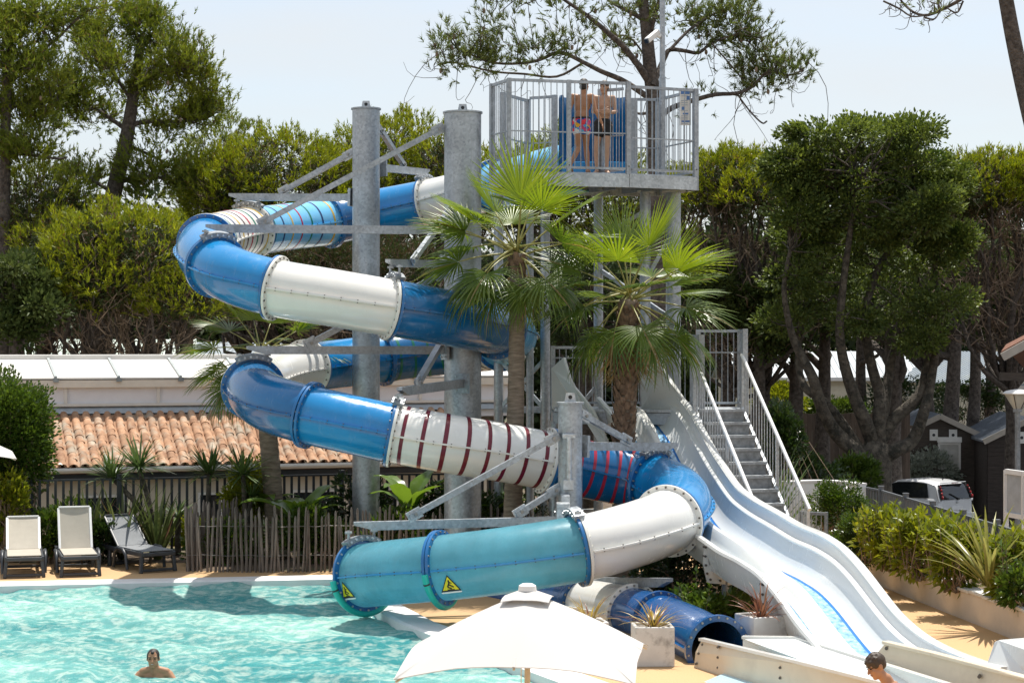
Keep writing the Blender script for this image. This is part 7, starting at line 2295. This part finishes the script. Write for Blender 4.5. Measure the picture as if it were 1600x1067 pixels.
# ================================================================== CAR
CARW = MAT('white_car_paint', (0.72, 0.73, 0.74), .25, var=.03, coat=.6)
CARG = MAT('tinted_car_glass', (0.012, 0.014, 0.016), .06, var=.2, spec=.8)
RUB = MAT('tyre_rubber', (0.015, 0.015, 0.016), .8)
TAIL = MAT('red_lamp_lens', (0.42, 0.012, 0.012), .15, var=.25, vscale=20, coat=.5)
BLKP = MAT('black_trim_plastic', (0.015, 0.015, 0.017), .5)
def car(loc, yaw):
    """local: +y forward, rear at y=0, width 1.66, height 1.53."""
    root = thing('parked_car', 'white three door hatchback parked behind the grey fence, seen from its rear corner', 'car', loc, None, yaw)
    ys = np.array([0.0, .06, .25, .6, 1.2, 2.0, 2.5, 2.9, 3.3, 3.6, 3.72])
    hw = np.array([.70, .78, .82, .83, .83, .83, .83, .82, .79, .70, .58])
    belt = np.array([.93, .98, 1.00, 1.00, .99, .97, .96, .93, .86, .76, .62])
    low = np.array([.34, .26, .22, .2, .2, .2, .2, .2, .22, .26, .34])
    m = MB(); prof = 14
    for y, w_, b_, l_ in zip(ys, hw, belt, low):
        ring = []
        pts = [(.80, l_), (.96, l_ + .10), (1.0, l_ + .3), (1.0, l_ + (b_ - l_) * .62), (.975, b_ - .05), (.93, b_), (.5, b_ + .025)]
        ring = [(x * w_, z) for x, z in pts] + [(-x * w_, z) for x, z in reversed(pts)]
        m.v += [Vector((x, y, z)) for x, z in ring]
    for j in range(len(ys) - 1):
        for k in range(prof):
            k2 = (k + 1) % prof; m.f.append((j * prof + k, j * prof + k2, (j + 1) * prof + k2, (j + 1) * prof + k))
    m.f += [tuple(range(prof)), tuple((len(ys) - 1) * prof + k for k in reversed(range(prof)))]
    body = m.build('body', CARW, root, world=False, smooth=True, auto=38)
    # greenhouse
    gy = [(.02, .70, .96, .0), (.16, .655, 1.30, 0), (.30, .60, 1.46, 0), (.75, .585, 1.53, 0), (1.4, .575, 1.535, 0), (1.85, .56, 1.48, 0), (2.2, .60, 1.28, 0), (2.75, .70, .95, 0)]
    m = MB()
    for y, wt, zt, _ in gy:
        zb = .94; wb = .775
        w_at = lambda z: wb + (wt - wb) * min(1, (z - zb) / max(.01, 1.53 - zb)) if zt > zb + .02 else wb
        top_w = wb + (wt - wb) * ((zt - zb) / .595)
        pts = [(wb, zb - .03), (wb - .01 + (top_w - wb) * .5, zb + (zt - zb) * .5), (top_w + .015, zt - .055 if zt > 1.1 else zt - .01), (top_w - .07, zt - .008), (top_w * .45, zt + .012)]
        ring = pts + [(-x, z) for x, z in reversed(pts)]
        m.v += [Vector((x, y, z)) for x, z in ring]
    q = 10
    for j in range(len(gy) - 1):
        for k in range(q):
            k2 = (k + 1) % q; m.f.append((j * q + k, j * q + k2, (j + 1) * q + k2, (j + 1) * q + k))
    m.f += [tuple(range(q)), tuple((len(gy) - 1) * q + k for k in reversed(range(q)))]
    m.build('roof', CARW, root, world=False, smooth=True, auto=38)
    def panel(pts, th, name, mt, par=root):
        m = MB(); m.extrude(pts, th); return m.build(name, mt, par, world=False, bevel=.006)
    # rear window, tailgate trim, wiper, lamps, plate
    rw = panel([(-.60, -.012, .99), (.60, -.012, .99), (.575, .10, 1.30), (.53, .20, 1.43), (-.53, .20, 1.43), (-.575, .10, 1.30)], (0, .02, 0), 'rear_window', CARG)
    m = MB(); m.extrude([(-.54, .215, 1.455), (.54, .215, 1.455), (.50, .06, 1.475), (-.50, .06, 1.475)], (0, 0, .025)); sp = m.build('roof_spoiler', CARW, root, world=False, bevel=.01)
    m = MB(); m.box((0, .075, 1.468), (.30, .02, .02)); m.build('brake_lamp', TAIL, sp, world=False)
    m = MB(); m.beam((.05, -.03, 1.0), (-.28, .035, 1.16), .025, .02); m.box((.05, -.03, 1.0), (.07, .05, .05)); m.build('wiper', BLKP, root, world=False)
    for s in (-1, 1):
        lp = panel([(s * .625, .02, .98), (s * .735, .015, .99), (s * .70, .10, 1.20), (s * .64, .21, 1.42), (s * .60, .19, 1.42), (s * .60, .09, 1.28)], (0, -.045, 0), 'tail_lamp', BLKP)
        for z, yy, xx, r in ((1.06, -.03, .685, .052), (1.17, .015, .665, .044), (1.27, .055, .645, .036), (1.36, .10, .63, .028)):
            m = MB(); m.ellipsoid((s * xx, yy, z), (r * .85, .03, r), None, 10, 7); m.build('lamp_lens', TAIL, lp, world=False, smooth=True)
        # side windows
        panel([(s * .785, .42, 1.03), (s * .785, 1.25, 1.0), (s * .785, 2.52, .985), (s * .66, 2.10, 1.33), (s * .615, 1.75, 1.435), (s * .60, 1.1, 1.47), (s * .605, .62, 1.44)], (s * .014, 0, 0), 'side_window', CARG)
        m = MB(); m.box((s * .90, 2.35, 1.02), (.14, .10, .12)); m.build('door_mirror', BLKP, root, world=False, bevel=.03)
        m = MB(); m.box((s * .835, 1.35, .84), (.02, .16, .03)); m.build('door_handle', CARW, root, world=False, bevel=.008)
        m = MB(); m.box((s * .836, 1.28, .60), (.003, .008, .62)); m.build('door_seam', BLKP, root, world=False)
        for y in (.62, 3.02):
            m = MB(); m.cyl((s * .66, y, .29), (s * .842, y, .29), .29, None, 24); w_ = m.build('wheel', RUB, root, world=False, smooth=True, auto=40)
            m = MB(); m.cyl((s * .80, y, .29), (s * .852, y, .29), .19, None, 20); m.build('rim', STEEL_L, w_, world=False, smooth=True, auto=40)
    panel([(-.75, -.015, .30), (.75, -.015, .30), (.77, -.02, .56), (-.77, -.02, .56)], (0, -.05, 0), 'bumper', CARW)
    panel([(-.26, -.012, .66), (.26, -.012, .66), (.26, -.012, .775), (-.26, -.012, .775)], (0, -.015, 0), 'number_plate', WHITE_P)
    m = MB(); m.ellipsoid((0, -.022, .90), (.055, .012, .035), None, 12, 7); m.build('badge', STEEL_L, root, world=False, smooth=True)
    m = MB(); m.tube([(0, .55, 1.54), (0, .46, 1.60)], [.02, .006], 6); m.build('aerial', BLKP, root, world=False)
    return root
cq = P(1495, 800, 57.5)
car((cq.x, 57.5, GZ), math.radians(38))

# ================================================================== STREET LAMP, NOTICE BOARD
lq = P(1590, 700, 38)
lamp = thing('street_lamp', 'street lamp on a grey pole with cone shaped glass lantern and flat cap', 'street lamp', (lq.x, 38, 0))
zt = P(0, 612, 38).z
m = MB(); m.cyl((lq.x, 38, 0), (lq.x, 38, zt - .34), .055, None, 14); m.build('pole', STEEL_D, lamp, smooth=True, auto=40)
m = MB(); m.lathe([(.085, zt - .34), (.27, zt - .05), (.255, zt - .05), (.07, zt - .33)], (lq.x, 38, 0), 20)
LG = MAT('lamp_glass', (.42, .44, .42), .15, var=.1, spec=.6)
m.build('glass_cone', LG, lamp, smooth=True, auto=40)
m = MB(); m.lathe([(.29, zt - .05), (.30, zt - .03), (.22, zt + .02), (.05, zt + .05)], (lq.x, 38, 0), 20); m.build('cap', MAT('lamp_cap', (.55, .54, .52), .5), lamp, smooth=True, auto=40)
for k in range(6):
    a = k * math.pi / 3; d = Vector((math.cos(a), math.sin(a), 0))
    m = MB(); m.beam(Vector((lq.x, 38, zt - .34)) + d * .09, Vector((lq.x, 38, zt - .05)) + d * .278, .012, .012); m.build('rib', ANTH, lamp)
m = MB(); m.cyl((lq.x, 38, zt - .40), (lq.x, 38, zt - .33), .09, None, 14); m.build('collar', STEEL_D, lamp, smooth=True, auto=40)
nb = thing('notice_board', 'white framed glazed notice board on posts at the right picture edge', 'notice board', P(1600, 830, 37) * Vector((1, 1, 0)))
a_, b_ = P(1572, 735, 37.2), P(1640, 752, 35.6)
a_.z = P(0, 736, 37.2).z; b_.z = a_.z
lo = P(0, 803, 37.2).z
d = (b_ - a_).normalized()
midp = a_.lerp(b_, .42)
for p in (a_, midp, b_):
    m = MB(); m.beam(Vector((p.x, p.y, 0)), Vector((p.x, p.y, a_.z + .02)), .085, .085, Vector((0, 1, 0))); m.build('post', WHITE_P, nb)
for z in (a_.z, lo, lo - .55):
    m = MB(); m.beam(Vector((a_.x, a_.y - .012, z)), Vector((b_.x, b_.y - .012, z)), .07, .09); m.build('frame_rail', WHITE_P, nb)
m = MB(); m.beam(Vector((a_.x, a_.y + .03, (a_.z + lo) / 2)), Vector((b_.x, b_.y + .03, (a_.z + lo) / 2)), .02, a_.z - lo); bp = m.build('back_panel', MAT('board_backing', (.40, .43, .46), .5), nb)
for f, w_, z, mt in ((.18, .19, .05, WHITE_P), (.24, .10, .22, SGB), (.66, .26, .0, WHITE_P)):
    p = a_.lerp(b_, f); p.z = (a_.z + lo) / 2 + z
    m = MB(); m.beam(p - d * w_ / 2 - Vector((0, .0, 0)) + Vector((0, .012, 0)), p + d * w_ / 2 + Vector((0, .012, 0)), .006, .44 if mt is WHITE_P else .08); m.build('notice', mt, bp)

# ================================================================== PEOPLE
SKIN = MAT('tanned_skin', (0.40, 0.205, 0.115), .45, var=.10, vscale=10, spec=.4)
SKIN_P = MAT('pale_skin', (0.52, 0.33, 0.23), .5, var=.08, vscale=10, spec=.35)
HAIR = MAT('dark_brown_hair', (0.016, 0.011, 0.008), .55, var=.3, vscale=40, bmp=.6, bscale=120)
HAIR2 = MAT('brown_hair', (0.045, 0.028, 0.016), .55, var=.3, vscale=40, bmp=.6, bscale=120)
EYE = MAT('eye_dark', (0.012, 0.010, 0.010), .2)
LIP = MAT('lips', (0.30, 0.11, 0.08), .5)
TEETH = MAT('teeth', (0.7, 0.66, 0.6), .4)
def fused(name, mb, mat, parent, voxel=.008, smooth_it=4, world=True):
    o = mb.build(name, mat, parent, smooth=True, world=world)
    r = o.modifiers.new('fuse', 'REMESH'); r.mode = 'VOXEL'; r.voxel_size = voxel; r.use_smooth_shade = True
    s = o.modifiers.new('relax', 'SMOOTH'); s.factor = .5; s.iterations = smooth_it
    return o
def hand(mb, wrist, dirv, palm_n, thumb_side, sc=1.0, curl=.5):
    """palm, four unequal bent fingers and a thumb from the side of the palm."""
    d = Vector(dirv).normalized(); n = Vector(palm_n); n = (n - d * n.dot(d)).normalized(); s = d.cross(n) * thumb_side
    w = Vector(wrist)
    for k in (-1, 0, 1): mb.capsule(w + s * (.014 * k) * sc + d * .015 * sc, .016 * sc, w + d * .085 * sc + s * (.026 * k) * sc, .0145 * sc, 8)
    for k, L in ((1.35, .072), (.45, .080), (-.45, .075), (-1.35, .060)):
        b = w + d * .088 * sc + s * (.0215 * k) * sc
        d1 = (d + n * curl * .5 + s * k * .07).normalized(); d2 = (d + n * curl * 1.4 + s * k * .05).normalized()
        m_ = b + d1 * L * .5 * sc; mb.capsule(b, .0095 * sc, m_, .0088 * sc, 7); mb.capsule(m_, .0088 * sc, m_ + d2 * L * .5 * sc, .0075 * sc, 7)
    b = w + d * .03 * sc + s * .032 * sc; m_ = b + (s * .8 + d * .7 + n * .2).normalized() * .042 * sc
    mb.capsule(b, .013 * sc, m_, .0105 * sc, 7); mb.capsule(m_, .0105 * sc, m_ + (d + s * .25 + n * .3).normalized() * .034 * sc, .0085 * sc, 7)
def foot(mb, ankle, toe_dir, sc=1.0, z0=None):
    a = Vector(ankle); t = Vector(toe_dir).normalized()
    mb.capsule(a - Zv * .02, .04 * sc, a - Zv * .045 - t * .045, .034 * sc, 9)
    mb.capsule(a - Zv * .035 + t * .02, .038 * sc, a - Zv * .062 + t * .13, .027 * sc, 9)
    s = t.cross(Zv)
    for k in (-2, -1, 0, 1, 2): mb.capsule(a - Zv * .064 + t * .13 + s * .014 * k, .014 * sc, a - Zv * .068 + t * (.185 - .008 * abs(k)) + s * .016 * k, .0105 * sc, 6)
def head(mb, c, face, up=Zv, sc=1.0):
    """skull, jaw, nose, ears; returns local frame (c, face, side, up)."""
    f = Vector(face).normalized(); u = Vector(up); s = f.cross(u).normalized(); u = s.cross(f).normalized()
    R = Matrix((s, f, u)).transposed()
    mb.ellipsoid(c + u * .025 * sc - f * .012 * sc, (.074 * sc, .094 * sc, .092 * sc), R, 18, 12)
    mb.ellipsoid(c - u * .05 * sc + f * .028 * sc, (.058 * sc, .062 * sc, .072 * sc), R, 16, 10)
    mb.ellipsoid(c - u * .098 * sc + f * .062 * sc, (.026 * sc, .022 * sc, .02 * sc), R)
    mb.capsule(c + u * .012 * sc + f * .082 * sc, .009 * sc, c - u * .028 * sc + f * .106 * sc, .0145 * sc, 8)
    for k in (-1, 1):
        mb.ellipsoid(c + s * (.076 * k * sc) - f * .012 * sc - u * .008 * sc, (.010 * sc, .020 * sc, .032 * sc), R, 10, 8)
        mb.ellipsoid(c + s * (.036 * k * sc) + f * .070 * sc + u * .026 * sc, (.024 * sc, .014 * sc, .009 * sc), R, 10, 8)
        mb.ellipsoid(c + s * (.040 * k * sc) + f * .062 * sc - u * .022 * sc, (.022 * sc, .018 * sc, .020 * sc), R, 10, 8)
    mb.capsule(c - u * .058 * sc + f * .083 * sc - s * .018 * sc, .008 * sc, c - u * .058 * sc + f * .083 * sc + s * .018 * sc, .008 * sc, 7)
    return c, f, s, u, R
def face_parts(fr, par, sc=1.0, smile=False):
    c, f, s, u, R = fr
    for k in (-1, 1):
        m = MB(); m.ellipsoid(c + s * (.033 * k * sc) + f * .0775 * sc + u * .006 * sc, (.013 * sc, .008 * sc, .0065 * sc), R, 10, 7); m.build('eye', EYE, par, smooth=True)
        m = MB(); m.capsule(c + s * (.018 * k * sc) + f * .087 * sc + u * .026 * sc, .0045 * sc, c + s * (.05 * k * sc) + f * .076 * sc + u * .028 * sc, .0035 * sc, 6); m.build('eyebrow', HAIR, par, smooth=True)
    m = MB(); m.capsule(c - u * .060 * sc + f * .090 * sc - s * .02 * sc, .0045 * sc, c - u * .060 * sc + f * .090 * sc + s * .02 * sc, .0045 * sc, 6); mo = m.build('mouth', LIP, par, smooth=True)
    if smile:
        m = MB(); m.capsule(c - u * .0585 * sc + f * .0935 * sc - s * .014 * sc, .003 * sc, c - u * .0585 * sc + f * .0935 * sc + s * .014 * sc, .003 * sc, 6); m.build('teeth', TEETH, mo, smooth=True)
def hair_cap(fr, par, mat, sc=1.0, low=.0, fringe=.05, vol=1.0):
    c, f, s, u, R = fr
    m = MB()
    m.ellipsoid(c + u * .040 * sc - f * .020 * sc, (.083 * sc * vol, .098 * sc * vol, .088 * sc * vol), R, 20, 12)
    m.ellipsoid(c - f * .050 * sc - u * (.012 + low) * sc, (.071 * sc * vol, .060 * sc * vol, .066 * sc), R, 16, 10)
    if fringe:
        m.ellipsoid(c + u * .068 * sc + f * .045 * sc, (.062 * sc * vol, .050 * sc, .038 * sc), R, 14, 9)
    for k in (-1, 1): m.ellipsoid(c + s * (.068 * k * sc) - f * .018 * sc + u * .02 * sc, (.014 * sc, .030 * sc, .044 * sc), R, 10, 8)
    o = fused('hair', m, mat, par, .007, 2)
    return o
def torso(mb, pel, chest, neck, shL, shR, hipL, hipR, sc=1.0, slim=1.0):
    pel, chest, neck, shL, shR, hipL, hipR = map(Vector, (pel, chest, neck, shL, shR, hipL, hipR))
    ax = (shR - shL).normalized(); up = (neck - pel).normalized(); fr = ax.cross(up).normalized()
    R = Matrix((ax, fr, up)).transposed()
    W = (shR - shL).length
    mb.ellipsoid(chest, (W * .46 * slim, .105 * sc, .165 * sc), R, 18, 12)
    mb.ellipsoid(chest + up * .10 * sc, (W * .44 * slim, .088 * sc, .10 * sc), R, 18, 12)
    w = pel.lerp(chest, .45); mb.ellipsoid(w, (W * .38 * slim, .092 * sc, .16 * sc), R, 18, 12)
    mb.ellipsoid(pel, (.155 * sc * slim, .105 * sc, .115 * sc), R, 18, 12)
    mb.capsule(shL, .052 * sc, chest + up * .13 * sc, .05 * sc); mb.capsule(shR, .052 * sc, chest + up * .13 * sc, .05 * sc)
    for h_, q in ((hipL, -1), (hipR, 1)): mb.capsule(h_, .088 * sc, pel, .085 * sc)
    mb.capsule(chest + up * .15 * sc, .058 * sc, neck + up * .05 * sc, .052 * sc)
def arm_c(mb, sh, el, wr, sc=1.0):
    mb.capsule(sh, .050 * sc, Vector(sh).lerp(Vector(el), .4), .043 * sc); mb.capsule(Vector(sh).lerp(Vector(el), .4), .043 * sc, el, .034 * sc)
    mb.capsule(el, .036 * sc, Vector(el).lerp(Vector(wr), .35), .036 * sc); mb.capsule(Vector(el).lerp(Vector(wr), .35), .036 * sc, wr, .023 * sc)
def leg_c(mb, hip, kn, an, sc=1.0):
    hip, kn, an = Vector(hip), Vector(kn), Vector(an)
    mb.capsule(hip, .085 * sc, hip.lerp(kn, .45), .070 * sc); mb.capsule(hip.lerp(kn, .45), .070 * sc, kn, .050 * sc)
    mb.capsule(kn, .050 * sc, kn.lerp(an, .32), .052 * sc); mb.capsule(kn.lerp(an, .32), .052 * sc, an, .032 * sc)

# --- youth walking away on the platform
o = Vector((P(915, 0, 34.45).x, 34.62, ZF))
def A_(x, y, z): return o + Vector((x, y, z))
per = thing('person', 'youth in patterned swim trunks seen from behind on the tower platform', 'person', o, 'bathers')
mb = MB()
torso(mb, A_(-.07, 0, .92), A_(-.05, .02, 1.24), A_(-.03, .03, 1.46), A_(-.215, .02, 1.40), A_(.115, .0, 1.40), A_(-.15, .0, .88), A_(.015, 0, .88), 1.0)
fr = head(mb, A_(-.015, .06, 1.60), (.45, .85, 0))
arm_c(mb, A_(-.215, .02, 1.40), A_(-.29, -.02, 1.12), A_(-.285, .06, .87)); hand(mb, A_(-.285, .06, .87), (.05, .1, -1), (1, 0, 0), 1)
arm_c(mb, A_(.115, .0, 1.40), A_(.185, -.08, 1.12), A_(.30, -.06, .90)); hand(mb, A_(.30, -.06, .90), (.25, .1, -1), (-1, 0, 0), -1)
leg_c(mb, A_(.005, 0, .86), A_(.02, .06, .47), A_(.05, .03, .085)); foot(mb, A_(.05, .03, .085), (.35, 1, 0))
leg_c(mb, A_(-.14, 0, .86), A_(-.12, -.02, .47), A_(-.27, -.24, .15)); foot(mb, A_(-.27, -.24, .12), (.25, 1, -.35))
b1 = fused('body', mb, SKIN, per, .0085)
hair_cap(fr, per, HAIR, 1.0, .02)
m = MB()
m.ellipsoid(A_(-.07, 0, .93), (.172, .125, .115), None, 20, 12)
m.capsule(A_(.005, 0, .87), .104, A_(.012, .02, .76), .092); m.capsule(A_(-.14, 0, .87), .104, A_(-.135, 0, .76), .092)
def trunks_mat():
    mt, nt, b = newmat('patterned_trunks')
    v = nt.nodes.new('ShaderNodeTexVoronoi'); v.inputs['Scale'].default_value = 15
    g = nt.nodes.new('ShaderNodeNewGeometry'); nt.links.new(g.outputs['Position'], v.inputs['Vector'])
    bw = nt.nodes.new('ShaderNodeSeparateColor'); nt.links.new(v.outputs['Color'], bw.inputs['Color'])
    cr = nt.nodes.new('ShaderNodeValToRGB'); cr.color_ramp.interpolation = 'CONSTANT'
    el = cr.color_ramp.elements; el[0].position = 0; el[0].color = (.02, .10, .42, 1); el[1].position = .22; el[1].color = (.75, .05, .07, 1)
    for pos_, c_ in ((.42, (.75, .74, .72, 1)), (.58, (.8, .42, .03, 1)), (.72, (.1, .4, .7, 1)), (.86, (.65, .1, .25, 1))):
        e = el.new(pos_); e.color = c_
    nt.links.new(bw.outputs[0], cr.inputs['Fac']); nt.links.new(cr.outputs['Color'], b.inputs['Base Color']); b.inputs['Roughness'].default_value = .7
    return mt
fused('swim_trunks', m, trunks_mat(), per, .01)
m = MB(); m.tube([A_(-.07 + .158 * math.cos(a), .118 * math.sin(a), 1.005) for a in np.linspace(0, 6.283, 25)], .013, 6); m.build('waistband', BLKP, per, smooth=True)

# --- second youth, arms folded, facing the viewer
o = Vector((P(944, 0, 34.9).x, 34.98, ZF + .02))
per = thing('person', 'youth in black swim trunks with folded arms by the blue start tub', 'person', o, 'bathers')
mb = MB()
torso(mb, A_(-.02, 0, .92), A_(0, 0, 1.24), A_(.01, 0, 1.45), A_(.16, 0, 1.395), A_(-.16, 0, 1.395), A_(.07, 0, .88), A_(-.10, 0, .88), 1.0)
fr = head(mb, A_(.005, -.03, 1.585), (-.5, -.8, -.1))
arm_c(mb, A_(-.16, 0, 1.395), A_(-.20, -.06, 1.13), A_(-.02, -.20, 1.14)); hand(mb, A_(-.02, -.20, 1.14), (1, -.1, -.1), (0, 1, 0), 1)
arm_c(mb, A_(.16, 0, 1.395), A_(.21, -.06, 1.13), A_(.06, -.19, 1.10)); hand(mb, A_(.06, -.19, 1.10), (-1, -.15, .15), (0, 1, 0), -1)
leg_c(mb, A_(.06, 0, .86), A_(.05, -.06, .47), A_(.05, -.02, .085)); foot(mb, A_(.05, -.02, .085), (.1, -1, 0))
leg_c(mb, A_(-.09, 0, .86), A_(-.14, -.04, .47), A_(-.13, .0, .085)); foot(mb, A_(-.13, 0, .085), (-.3, -1, 0))
fused('body', mb, SKIN_P, per, .0085)
face_parts(fr, per)
hair_cap(fr, per, HAIR2, 1.0, .01)
m = MB(); m.ellipsoid(A_(-.02, 0, .93), (.172, .125, .11), None, 20, 12); m.capsule(A_(.06, 0, .87), .10, A_(.06, -.02, .74), .09); m.capsule(A_(-.09, 0, .87), .10, A_(-.10, -.02, .74), .09)
fused('swim_trunks', m, MAT('black_swimwear', (.012, .012, .013), .7), per, .01)

# --- swimmer
q = G(241, 1053, WATER_Z)
o = Vector((q.x, q.y, WATER_Z))
per = thing('person', 'smiling swimmer with short dark hair, shoulders out of the water', 'person', o, 'bathers')
mb = MB()
torso(mb, A_(0, .12, -.52), A_(0, .06, -.14), A_(0, 0, .075), A_(-.185, .03, -.005), A_(.185, .03, -.005), A_(-.09, .12, -.55), A_(.09, .12, -.55), 1.0)
fr = head(mb, A_(-.01, -.02, .205), (.05, -1, -.02))
mb.capsule(A_(0, .01, .02), .062, A_(0, 0, .13), .056)
for k in (-1, 1):
    mb.capsule(A_(.02 * k, .0, .075), .04, A_(.15 * k, .03, .03), .05)
    arm_c(mb, A_(.185 * k, .03, -.005), A_(.33 * k, -.06, -.16), A_(.28 * k, -.28, -.10)); hand(mb, A_(.28 * k, -.28, -.10), (-.2 * k, -1, 0), (0, 0, -1), k)
    leg_c(mb, A_(.09 * k, .12, -.57), A_(.12 * k, .2, -.85), A_(.10 * k, .5, -1.0), .95)
fused('body', mb, SKIN, per, .0075)
face_parts(fr, per, 1.0, True)
c, f, s, u, R = fr
m = MB(); m.ellipsoid(c + u * .038 - f * .022, (.0785, .094, .083), R, 20, 12); m.ellipsoid(c - f * .05 - u * .01, (.068, .058, .06), R)
for k in (-1, 1): m.ellipsoid(c + s * (.066 * k) + f * .008 + u * .03, (.012, .032, .048), R)
m.ellipsoid(c + u * .082 + f * .048, (.022, .04, .022), R)
fused('hair', m, HAIR, per, .007, 2)

# --- boy at the bottom right, looking down
Yb = 18.2
hc = P(1369, 1040, Yb)
o = Vector((hc.x + .05, Yb, 0)); hz = hc.z
per = thing('person', 'bare shouldered boy with dark hair looking down at the bottom edge', 'person', o, 'bathers')
mb = MB()
hcL = hc - o
B_ = lambda x, y, z: o + Vector((x, y, z))
S_ = .86
fr = head(mb, hc, (-.86, -.26, -.42), (-.42, 0, .9), .98)
zn = hz - .135
torso(mb, B_(.14, 0, zn - .58), B_(.15, 0, zn - .24), B_(.06, 0, zn - .02), B_(.12, -.135, zn - .10), B_(.15, .15, zn - .08), B_(.12, -.07, zn - .62), B_(.15, .07, zn - .62), S_, .92)
mb.capsule(B_(.10, 0, zn - .08), .058, hc - Vector((-.045, 0, .07)), .047)
mb.capsule(B_(.10, 0, zn - .05), .045, B_(.12, -.12, zn - .09), .045); mb.capsule(B_(.10, 0, zn - .05), .045, B_(.15, .13, zn - .07), .045)
arm_c(mb, B_(.12, -.135, zn - .10), B_(.08, -.19, zn - .33), B_(-.08, -.2, zn - .48), S_); hand(mb, B_(-.08, -.2, zn - .48), (-.7, 0, -.7), (0, 1, 0), 1, .85)
arm_c(mb, B_(.15, .15, zn - .08), B_(.14, .21, zn - .32), B_(-.02, .18, zn - .48), S_); hand(mb, B_(-.02, .18, zn - .48), (-.7, 0, -.7), (0, -1, 0), -1, .85)
for k in (-1, 1):
    leg_c(mb, B_(.135, .07 * k, zn - .62), B_(.10, .08 * k, .36), B_(.13, .08 * k, .075), S_); foot(mb, B_(.13, .08 * k, .075), (-1, .1 * k, 0), .85)
fused('body', mb, SKIN, per, .0075)
face_parts(fr, per, .98)
c, f, s, u, R = fr
m = MB(); m.ellipsoid(c + u * .038 - f * .014, (.0805, .1005, .088), R, 20, 12); m.ellipsoid(c - f * .046 + u * .004, (.071, .060, .064), R); m.ellipsoid(c + u * .062 + f * .046, (.064, .045, .036), R)
for k in (-1, 1): m.ellipsoid(c + s * (.067 * k) - f * .008 + u * .034, (.014, .046, .040), R); m.ellipsoid(c + s * (.072 * k) + f * .026 + u * .014, (.006, .010, .022), R)
for q in range(46):
    a1, a2 = RNG.uniform(0, 6.283), RNG.uniform(0.1, 1.25)
    d = s * math.sin(a2) * math.cos(a1) * .078 + f * math.sin(a2) * math.sin(a1) * .097 + u * math.cos(a2) * .085
    p0 = c + u * .04 - f * .014 + d; m.capsule(p0 * 1.0, .010, p0 + (f * .7 - u * .35 + d.normalized() * .25).normalized() * .022, .004, 6)
fused('hair', m, HAIR2, per, .0055, 1)
m = MB(); m.ellipsoid(B_(.14, 0, zn - .60), (.15, .155, .115), None, 20, 12)
for k in (-1, 1): m.capsule(B_(.135, .07 * k, zn - .64), .09, B_(.12, .08 * k, zn - .82), .085)
fused('swim_shorts', m, MAT('navy_swimwear', (.012, .02, .06), .7), per, .01)
